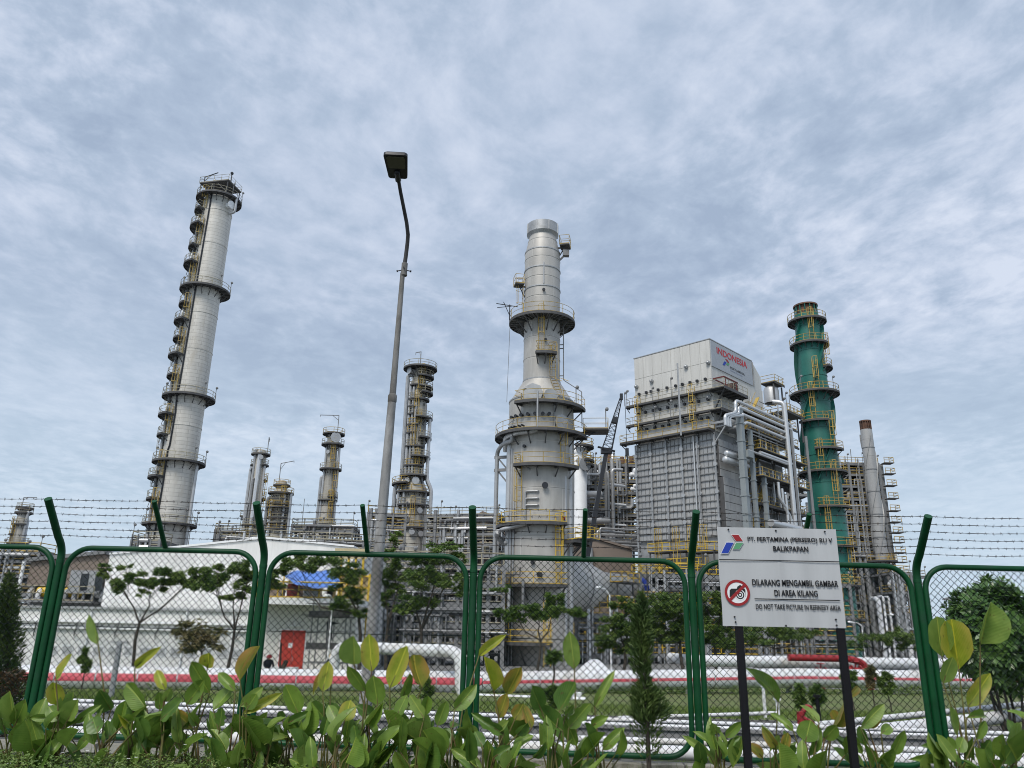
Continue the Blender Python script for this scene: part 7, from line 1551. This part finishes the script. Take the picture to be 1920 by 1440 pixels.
    for x, y in ((217, 158), (643, 168), (1083, 177), (273, 943), (282, 990), (735, 1023), (1190, 1020), (1183, 968)):
        p = Q(*c5(x, y)); b = MB(); b.rod(p + Vector((0, .006, 0)), p - Vector((0, .004, 0)), .008, 8); b.ball(p - Vector((0, .004, 0)), .006, 6, 4); b.build('bolt', M['ink'], B)
    for px in (1386, 1576):
        p = P(px, 1180, Y + .03); w = .031; b = MB(); b.span((p.x - w, Y + .008, .15), (p.x + w, Y + .062, z1 - .06)); b.build('post', M['black'], T, smooth=False)
sign()

# ================================================================== big leaved plants along the wall
def leaf_mesh(key, mat_, fold, curl, twist, wave, tear=0):
    b = MB(); n, k = 7, (-1, -.5, 0, .5, 1); R = random.Random(hash(key) % 1000 if not isinstance(key, str) else sum(map(ord, key)))
    for i in range(n + 1):
        t = i / n; hw = .5 * (max(0.0, 4 * t * (1 - t)) ** .52) * (1.06 - .22 * t) if 0 < i < n else .015
        for u in k:
            x = hw * u; y = t; z = fold * abs(x) + curl * t * t * (1 if True else 0) + wave * sin(t * 11 + u * 2) * abs(u) * .5
            x *= 1 + .05 * sin(i * 2.3 + u * 3 + tear * 2)
            if tear and abs(u) == 1 and i in (3, 5): x *= .72
            a = twist * t; b.v.append(Vector((x * cos(a) - z * sin(a), y - abs(curl) * .12 * t * t, x * sin(a) + z * cos(a))))
    for i in range(n):
        for j in range(4): o = i * 5 + j; b.f.append((o, o + 1, o + 6, o + 5))
    return b.mesh('leaf', mat_, (0, 0, 0), True)
SHAPES = dict(flat=(.22, .10, .15, .03), fold=(1.05, .12, -.1, .04), arch=(.35, -.34, .1, .05), roll=(1.9, -.06, .25, .02), cup=(.55, .24, -.3, .05), droop=(.5, -.62, -.2, .06))
LEAF = {}
def leafdata(sh, mk, tear=0):
    k = sh + mk + str(tear)
    if k not in LEAF: LEAF[k] = leaf_mesh(k, LM[mk], *SHAPES[sh], tear)
    return LEAF[k]
def put_leaf(T, base, tip, width, face, sh, mk, tear=0):
    d = tip - base; L = d.length; d.normalize(); n = face - d * face.dot(d); n.normalize(); x = d.cross(n)
    o = bpy.data.objects.new('leaf', leafdata(sh, mk, tear)); COL.objects.link(o); o.parent = T
    mx = Matrix((x, d, n)).transposed().to_4x4(); sh4 = Matrix.Identity(4); sh4[0][1] = rnd(-.22, .22); sh4[2][1] = rnd(-.12, .12); o.matrix_local = Matrix.Translation(base - ORG[T]) @ mx @ Matrix.Diagonal((width * rnd(.9, 1.1) * random.choice((1, -1)), L, L * rnd(.55, 1.15), 1)) @ sh4; return o
def clump(label, rx, Y, leaves, low=7, seed=1, spread=.18):
    R = random.Random(seed); r = P(rx, 1410, Y); z = bed(r.x); root = Vector((r.x, Y, z)); T = thing('broad_leaved_plant', label, 'plant', root, 'broad leaved plants along the wall')
    for lf in leaves:
        bx, by, tx, ty, w, mk, sh = lf[:7]; y0 = Y + R.uniform(-.1, .1); b = P(bx, by, y0); t = P(tx, ty, y0 + R.uniform(-.12, .10)); s = mpp(b)
        face = Vector((R.uniform(-.75, .75), -1, R.uniform(-.1, .7))); put_leaf(T, b, t, w * s * (1.4 if sh in ('fold',) else 1.02), face, sh, mk, R.random() < .12)
        r0 = root + Vector((R.uniform(-spread, spread) * .6, R.uniform(-.08, .08), -.03)); m = r0.lerp(b, .55) + Vector(((b.x - r0.x) * -.18, 0, .03)); st = MB(); st.tube([r0, r0.lerp(m, .5), m, m.lerp(b, .5) + Vector((0, 0, .004)), b, b.lerp(t, .3) + Vector((0, .002, 0))], .010, 6, True, .005); st.build('stem', M['stem'], T)
    for _ in range(low):
        a = R.uniform(-1, 1); h = R.uniform(.06, .40); b = root + Vector((a * spread * 1.5, R.uniform(-.16, .14), h)); l = R.uniform(.17, .32); d = Vector((a * .6 + R.uniform(-.5, .5), R.uniform(-.5, .2), R.uniform(.4, 1.4))).normalized()
        put_leaf(T, b, b + d * l, l * R.uniform(.34, .48), Vector((R.uniform(-.9, .9), R.uniform(-1, -.1), R.uniform(.3, 1.2))), R.choice(('flat', 'arch', 'droop', 'arch', 'fold', 'roll')), R.choice(('d', 'g', 'g', 'g', 'l')))
        r0 = root + Vector((R.uniform(-.08, .08), R.uniform(-.06, .06), -.03)); st = MB(); st.tube([r0, r0.lerp(b, .6) + Vector((0, 0, .03)), b], .008, 5, True, .005); st.build('stem', M['stem'], T)
F_, A_, O_, C_, R_ = 'flat', 'arch', 'fold', 'cup', 'roll'
PLANTS = [
 ('low green leaf clump at the foot of the first post, no tall stalk', 28, 7.9, [(27, 1362, 52, 1309, 28, 'g', F_), (25, 1366, 2, 1335, 22, 'd', A_), (42, 1372, 76, 1346, 16, 'g', A_), (20, 1378, 8, 1352, 18, 'd', C_)]),
 ('plant with one rounded yellow leaf raised high beside the first post', 104, 7.8, [(105, 1275, 138, 1229, 30, 'y', F_), (107, 1322, 100, 1277, 28, 'y', C_), (104, 1346, 52, 1346, 15, 'g', A_), (110, 1352, 93, 1324, 26, 'g', F_), (126, 1352, 150, 1311, 24, 'l', O_), (142, 1356, 183, 1319, 18, 'g', A_)]),
 ('plant with a single pointed leaf on the tallest bare stalk at this end', 176, 8.1, [(184, 1208, 172, 1151, 26, 'l', C_), (208, 1331, 186, 1292, 24, 'd', O_)]),
 ('dark low clump with a rolled leaf between the first two posts', 190, 7.7, [(183, 1375, 176, 1345, 36, 'd', F_), (206, 1386, 199, 1352, 18, 'd', F_), (223, 1366, 252, 1350, 14, 'g', R_), (240, 1353, 222, 1338, 10, 'y', R_)]),
 ('plant with a slanted yellow leaf on a lone stalk and a broad green one below', 250, 8.0, [(253, 1252, 291, 1216, 20, 'y', A_), (276, 1331, 244, 1280, 38, 'g', C_), (275, 1345, 233, 1312, 30, 'd', F_)]),
 ('leaning clump with two upright bright leaves and a twig like leaf', 300, 7.8, [(311, 1294, 289, 1252, 20, 'y', A_), (309, 1315, 322, 1287, 17, 'l', F_), (300, 1331, 296, 1297, 18, 'g', F_), (301, 1350, 346, 1309, 30, 'd', F_), (299, 1402, 263, 1370, 26, 'd', C_), (300, 1398, 331, 1367, 14, 'd', O_)]),
 ('full clump of broad leaves with one browned tip leaf before the second post', 365, 7.9, [(350, 1321, 386, 1275, 30, 'g', F_), (393, 1300, 362, 1240, 32, 'g', C_), (389, 1252, 395, 1220, 30, 'y', C_), (361, 1365, 322, 1331, 24, 'o', A_), (370, 1360, 352, 1335, 20, 'g', F_)]),
 ('clump with an arching leaf and overlapping round leaves close to the second post', 425, 7.7, [(441, 1296, 405, 1257, 22, 'g', A_), (400, 1331, 438, 1289, 32, 'g', F_), (412, 1362, 418, 1325, 32, 'd', F_), (448, 1372, 438, 1336, 26, 'g', C_)]),
 ('plant with one long rolled leaf with scorched tip across the second post', 462, 7.6, [(450, 1276, 491, 1212, 22, 'o', O_), (450, 1325, 493, 1286, 22, 'l', F_), (455, 1338, 531, 1299, 18, 'y', A_), (462, 1331, 482, 1300, 24, 'g', F_), (470, 1372, 450, 1346, 30, 'd', F_)]),
 ('dark green clump just past the second post with one leaf drooping low', 505, 7.7, [(480, 1378, 462, 1345, 30, 'd', C_), (505, 1372, 520, 1340, 18, 'd', A_), (489, 1412, 492, 1388, 22, 'd', F_)]),
 ('clump with a curled upright leaf between the second post and the lamp', 560, 7.9, [(561, 1341, 534, 1284, 26, 'g', O_), (536, 1358, 578, 1335, 16, 'd', A_), (556, 1377, 546, 1350, 28, 'd', F_), (530, 1352, 520, 1335, 18, 'd', F_)]),
 ('plant with a split pair of high leaves, one drooping, left of the lamp foot', 606, 7.8, [(622, 1250, 575, 1299, 18, 'o', A_), (605, 1297, 617, 1240, 28, 'y', F_), (641, 1356, 610, 1322, 26, 'd', F_), (612, 1352, 585, 1322, 24, 'd', C_), (612, 1392, 632, 1365, 22, 'd', F_)]),
 ('clump with a pale yellowish rounded leaf low in front of the lamp', 645, 7.6, [(646, 1353, 653, 1314, 32, 'y', F_), (633, 1358, 618, 1322, 24, 'g', F_), (670, 1396, 664, 1361, 30, 'd', F_), (628, 1396, 640, 1372, 18, 'l', C_)]),
 ('tall clump crowned by two big upright leaves right at the lamp post', 685, 7.8, [(685, 1296, 656, 1245, 32, 'g', F_), (664, 1246, 661, 1190, 32, 'l', O_), (697, 1259, 689, 1189, 34, 'y', F_), (708, 1321, 704, 1265, 40, 'g', F_), (700, 1347, 674, 1322, 24, 'd', A_), (691, 1358, 717, 1314, 18, 'g', O_)]),
 ('tall clump with the brightest yellow leaf, just past the lamp post', 745, 7.8, [(731, 1290, 766, 1211, 36, 'y', F_), (791, 1289, 769, 1233, 36, 'o', C_), (755, 1311, 768, 1260, 26, 'g', F_), (742, 1346, 762, 1302, 22, 'g', F_), (752, 1372, 725, 1346, 20, 'd', A_), (760, 1386, 797, 1350, 32, 'd', C_)]),
 ('clump of facing leaves below the pipe loop leg', 798, 7.7, [(795, 1346, 769, 1304, 28, 'l', F_), (795, 1345, 803, 1306, 15, 'g', O_), (785, 1385, 770, 1358, 34, 'd', F_), (801, 1388, 812, 1350, 14, 'd', F_)]),
 ('clump with one leaf slanting up across the middle post', 846, 7.7, [(820, 1361, 838, 1314, 24, 'g', F_), (852, 1331, 896, 1285, 26, 'g', A_), (843, 1396, 834, 1365, 28, 'd', F_), (845, 1365, 862, 1350, 20, 'd', A_), (855, 1425, 850, 1400, 16, 'd', O_)]),
 ('plant with long yellow leaf reaching up past the middle post on a thin slanted stalk', 858, 7.9, [(898, 1230, 944, 1187, 18, 'y', A_)], ),
 ('plant with a trio of yellowed leaves just right of the middle post', 930, 7.8, [(926, 1296, 901, 1231, 24, 'y', O_), (949, 1302, 984, 1250, 28, 'o', C_), (935, 1346, 954, 1301, 26, 'o', F_), (965, 1350, 982, 1320, 26, 'o', F_), (997, 1366, 980, 1320, 26, 'o', F_)]),
 ('dark clump in the shade under the yellowed leaves', 925, 7.6, [(945, 1376, 883, 1340, 24, 'd', A_), (930, 1372, 958, 1350, 18, 'l', F_), (970, 1378, 990, 1352, 22, 'd', C_), (925, 1421, 955, 1399, 22, 'd', A_), (905, 1400, 890, 1372, 24, 'd', F_), (1000, 1421, 1028, 1400, 20, 'd', A_)]),
 ('tall plant holding a single upright blunt leaf with a torn brown tip', 1083, 8.0, [(1077, 1254, 1073, 1182, 34, 'l', F_)]),
 ('big clump of large clean green leaves midway between the middle post and conifer', 1040, 7.7, [(1014, 1329, 990, 1284, 34, 'd', C_), (1049, 1334, 1082, 1280, 26, 'd', O_), (1055, 1371, 1009, 1330, 34, 'd', C_), (1066, 1366, 1107, 1319, 32, 'g', F_), (1060, 1345, 1075, 1322, 18, 'g', F_)]),
 ('clump with a slender leaf pointing up next to the conifer', 1115, 7.8, [(1115, 1326, 1152, 1257, 18, 'l', A_), (1119, 1401, 1088, 1354, 24, 'd', C_), (1130, 1406, 1169, 1361, 24, 'g', A_), (1110, 1362, 1133, 1344, 18, 'g', A_), (1115, 1402, 1095, 1385, 20, 'd', F_)]),
 ('small clump with a yellow cupped leaf at the post before the sign', 1345, 7.75, [(1332, 1419, 1283, 1378, 18, 'l', A_), (1341, 1401, 1303, 1365, 16, 'g', A_), (1344, 1376, 1338, 1352, 22, 'l', C_), (1360, 1383, 1391, 1353, 18, 'g', F_), (1358, 1397, 1386, 1384, 14, 'd', A_), (1385, 1425, 1370, 1400, 18, 'd', F_)]),
 ('low yellow brown clump between the two sign legs', 1450, 7.75, [(1455, 1400, 1432, 1369, 20, 'o', A_), (1450, 1406, 1461, 1374, 18, 'l', F_), (1470, 1406, 1480, 1374, 18, 'o', F_), (1430, 1421, 1408, 1392, 22, 'o', A_), (1475, 1420, 1490, 1395, 18, 'd', F_)]),
 ('plant with one long leaf arching over in front of the sign, between its legs', 1468, 7.9, [(1459, 1316, 1414, 1247, 32, 'g', A_)]),
 ('full clump between the sign legs with several yellowish upright leaves', 1520, 7.75, [(1488, 1372, 1447, 1330, 20, 'g', A_), (1536, 1357, 1505, 1314, 20, 'l', A_), (1510, 1391, 1521, 1350, 42, 'g', F_), (1546, 1386, 1567, 1358, 28, 'g', F_), (1563, 1362, 1577, 1314, 16, 'o', O_), (1570, 1350, 1560, 1330, 18, 'o', F_), (1590, 1309, 1622, 1283, 12, 'o', A_)]),
 ('clump with two slim upright leaves beside the outer sign leg', 1640, 7.75, [(1614, 1366, 1652, 1317, 22, 'l', F_), (1628, 1366, 1664, 1333, 13, 'o', A_), (1652, 1376, 1674, 1356, 20, 'g', A_), (1648, 1431, 1672, 1396, 28, 'g', C_), (1642, 1428, 1628, 1400, 22, 'g', F_), (1622, 1398, 1610, 1360, 18, 'd', F_)]),
 ('plant with three tall pale folded leaves next to the outer post', 1800, 7.9, [(1766, 1231, 1753, 1156, 30, 'l', O_), (1798, 1255, 1789, 1163, 38, 'y', O_), (1768, 1281, 1786, 1231, 36, 'l', F_)]),
 ('plant with a lone triangular leaf on the highest stalk, before the round bush', 1825, 8.0, [(1838, 1207, 1845, 1125, 38, 'l', O_), (1815, 1326, 1857, 1264, 28, 'y', F_)]),
 ('lush low clump with rounded leaves at the outer post foot', 1795, 7.7, [(1795, 1379, 1777, 1324, 38, 'g', F_), (1812, 1346, 1863, 1334, 16, 'g', A_), (1830, 1386, 1843, 1349, 24, 'g', F_), (1786, 1411, 1773, 1381, 26, 'g', F_), (1797, 1411, 1804, 1382, 24, 'g', F_), (1768, 1407, 1733, 1394, 16, 'd', A_), (1782, 1432, 1718, 1418, 18, 'g', A_), (1800, 1436, 1780, 1412, 20, 'd', F_)]),
 ('dark leaf clump cut by the edge of the view under the round bush', 1880, 7.7, [(1927, 1352, 1892, 1324, 24, 'g', A_), (1917, 1402, 1884, 1349, 30, 'd', F_), (1832, 1421, 1862, 1389, 34, 'd', A_), (1880, 1432, 1905, 1395, 30, 'd', F_), (1860, 1430, 1846, 1402, 24, 'd', F_)]),
]
LOWN = {176: 2, 858: 1, 1083: 1, 1468: 3, 1825: 2, 1800: 3}
for i, (lab, rx, Y, lv) in enumerate(PLANTS): clump(lab, rx, Y, lv, LOWN.get(rx, 9), 200 + i)

# ================================================================== conifers and the dry shrub by the fence
def conifer(label, px, Y, prof, trunk_to, seed, n=2600):
    R = random.Random(seed); base = P(px, 1420, Y); base.z = bed(base.x) if Y < 9 else zditch(base.x, Y); top = P(prof[0][0], prof[0][1], Y); T = thing('conifer', label, 'tree', base)
    b = MB(); b.tube([base - Vector((0, 0, .05)), base.lerp(top, .5), top], .026, 8, True, .006); cr = MB()
    L = [(P(x, y, Y), hw * .84 * mpp(P(x, y, Y)), d) for x, y, hw, d in prof]
    for (c0, h0, d0), (c1, h1, d1) in zip(L, L[1:]):
        m = int(n * (c0.z - c1.z) * (d0 + d1) / 2 * (h0 + h1) * 2.2)
        for _ in range(m):
            t = R.random(); c = c0.lerp(c1, t); h = h0 + (h1 - h0) * t; a = R.uniform(0, 2 * pi); rr = h * sqrt(R.random()) * (1 + .35 * sin(a * 3 + c.z * 9)); o = c + Vector((cos(a) * rr, sin(a) * rr, 0))
            if R.random() < .02: b.tube([c, o.lerp(c, .3) + Vector((0, 0, .02)), o], .006, 4, False, .002)
            d = (Vector((cos(a), sin(a), 0)) * R.uniform(.2, .9) + Vector((R.gauss(0, .3), R.gauss(0, .3), R.uniform(.2, 1.1)))).normalized(); l = R.uniform(.03, .065); s = d.cross(Vector((R.gauss(0, 1), R.gauss(0, 1), .4))).normalized() * l * .15
            i = len(cr.v); cr.v.extend((o - d * l * .3, o + d * l * .25 + s, o + d * l, o + d * l * .25 - s)); cr.f.append((i, i + 1, i + 2, i + 3))
    b.build('trunk', M['bark'], T); cr.build('crown', M['conifer'], T, smooth=False)
conifer('narrow dark conifer with a ragged skirt standing before the fence', 1217, 8.2, [(1203, 1112, 3, .9), (1205, 1130, 11, 1.0), (1200, 1160, 18, 1.0), (1202, 1200, 19, 1.0), (1204, 1240, 22, .9), (1205, 1262, 17, .5), (1208, 1275, 14, .5), (1208, 1295, 26, .9), (1212, 1320, 36, 1.0), (1212, 1345, 42, .9), (1214, 1352, 30, .3), (1216, 1380, 32, .16), (1218, 1420, 26, .10)], None, 5, 10500)
conifer('dark conifer cut by the edge of the view behind the first panel', 8, 9.9, [(18, 1076, 4, .9), (17, 1095, 13, 1), (14, 1130, 22, 1), (10, 1180, 28, 1), (8, 1230, 32, .9), (6, 1280, 38, .8), (6, 1330, 44, .7), (6, 1372, 44, .4)], None, 6, 7500)
def dry_shrub():
    R = random.Random(8); c = P(26, 1268, 9.6); T = thing('dry_shrub', 'small brown dried shrub beside the edge conifer', 'shrub', (c.x, 9.6, .2)); b = MB()
    for _ in range(6): b.tube([Vector((c.x + R.uniform(-.05, .05), 9.6, .2)), c + Vector((R.uniform(-.15, .15), R.uniform(-.1, .1), R.uniform(-.1, .1)))], .006, 4, False, .003)
    b.build('trunk', M['bark'], T); b = MB(); leafcloud(b, c, .19, .15, .08, 380, .055, R, .5, 2.4); leafcloud(b, c + Vector((.02, 0, -.14)), .15, .12, .07, 160, .05, R, .5, 2.4); b.build('crown', leafmat('brown_leaf', (.08, .05, .022), (.14, .09, .04), veins=False), T, smooth=False)
dry_shrub()

# ================================================================== ground cover in the bed
def cover():
    R = random.Random(12); b = MB(); fl = MB()
    def leaf(o, d, l, w):
        s = d.cross(Vector((R.gauss(0, .6), R.gauss(0, .6), 1))).normalized() * w; i = len(b.v); b.v.extend((o, o + d * l * .5 + s, o + d * l, o + d * l * .5 - s)); b.f.append((i, i + 1, i + 2, i + 3))
    for _ in range(11500):
        x = R.uniform(-7.5, 7.5); y = R.uniform(6.7, 8.2)
        if R.random() < max(0, (x - 1) / 8): continue
        hm = (.155 + .05 * sin(x * 1.7) * sin(x * .6 + y * 2) - .010 * max(0, x + 3)) * (1.0 if y < 7.7 else .6)
        o = Vector((x, y, bed(x) + R.uniform(0, hm))); a = R.uniform(0, 2 * pi); st = Vector((cos(a) * .5, sin(a) * .5, R.uniform(.2, 1))).normalized()
        for k in range(R.randint(4, 7)):
            t = R.uniform(0, .09); a = R.uniform(0, 2 * pi); leaf(o + st * t, (Vector((cos(a), sin(a), R.uniform(-.1, .8)))).normalized(), R.uniform(.022, .042), R.uniform(.005, .009))
        if R.random() < .006:
            p = o + st * .1 + Vector((0, 0, .02))
            for k in range(5): a = 2 * pi * k / 5; d = Vector((cos(a), sin(a), .2)); s = Vector((-sin(a), cos(a), 0)) * .006; i = len(fl.v); fl.v.extend((p, p + d * .01 + s, p + d * .019, p + d * .01 - s)); fl.f.append((i, i + 1, i + 2, i + 3))
    tag(b.build('ground_cover', M['cover'], smooth=False), 'low green creeping ground cover', kind='stuff'); tag(fl.build('ground_flowers', M['flower'], smooth=False), 'tiny white flowers', kind='stuff')
    blades('bed_grass', -7, 7, 6.8, 8.7, lambda x, y: bed(x), 5000, .14, M['blade'], 15, .005)
cover()
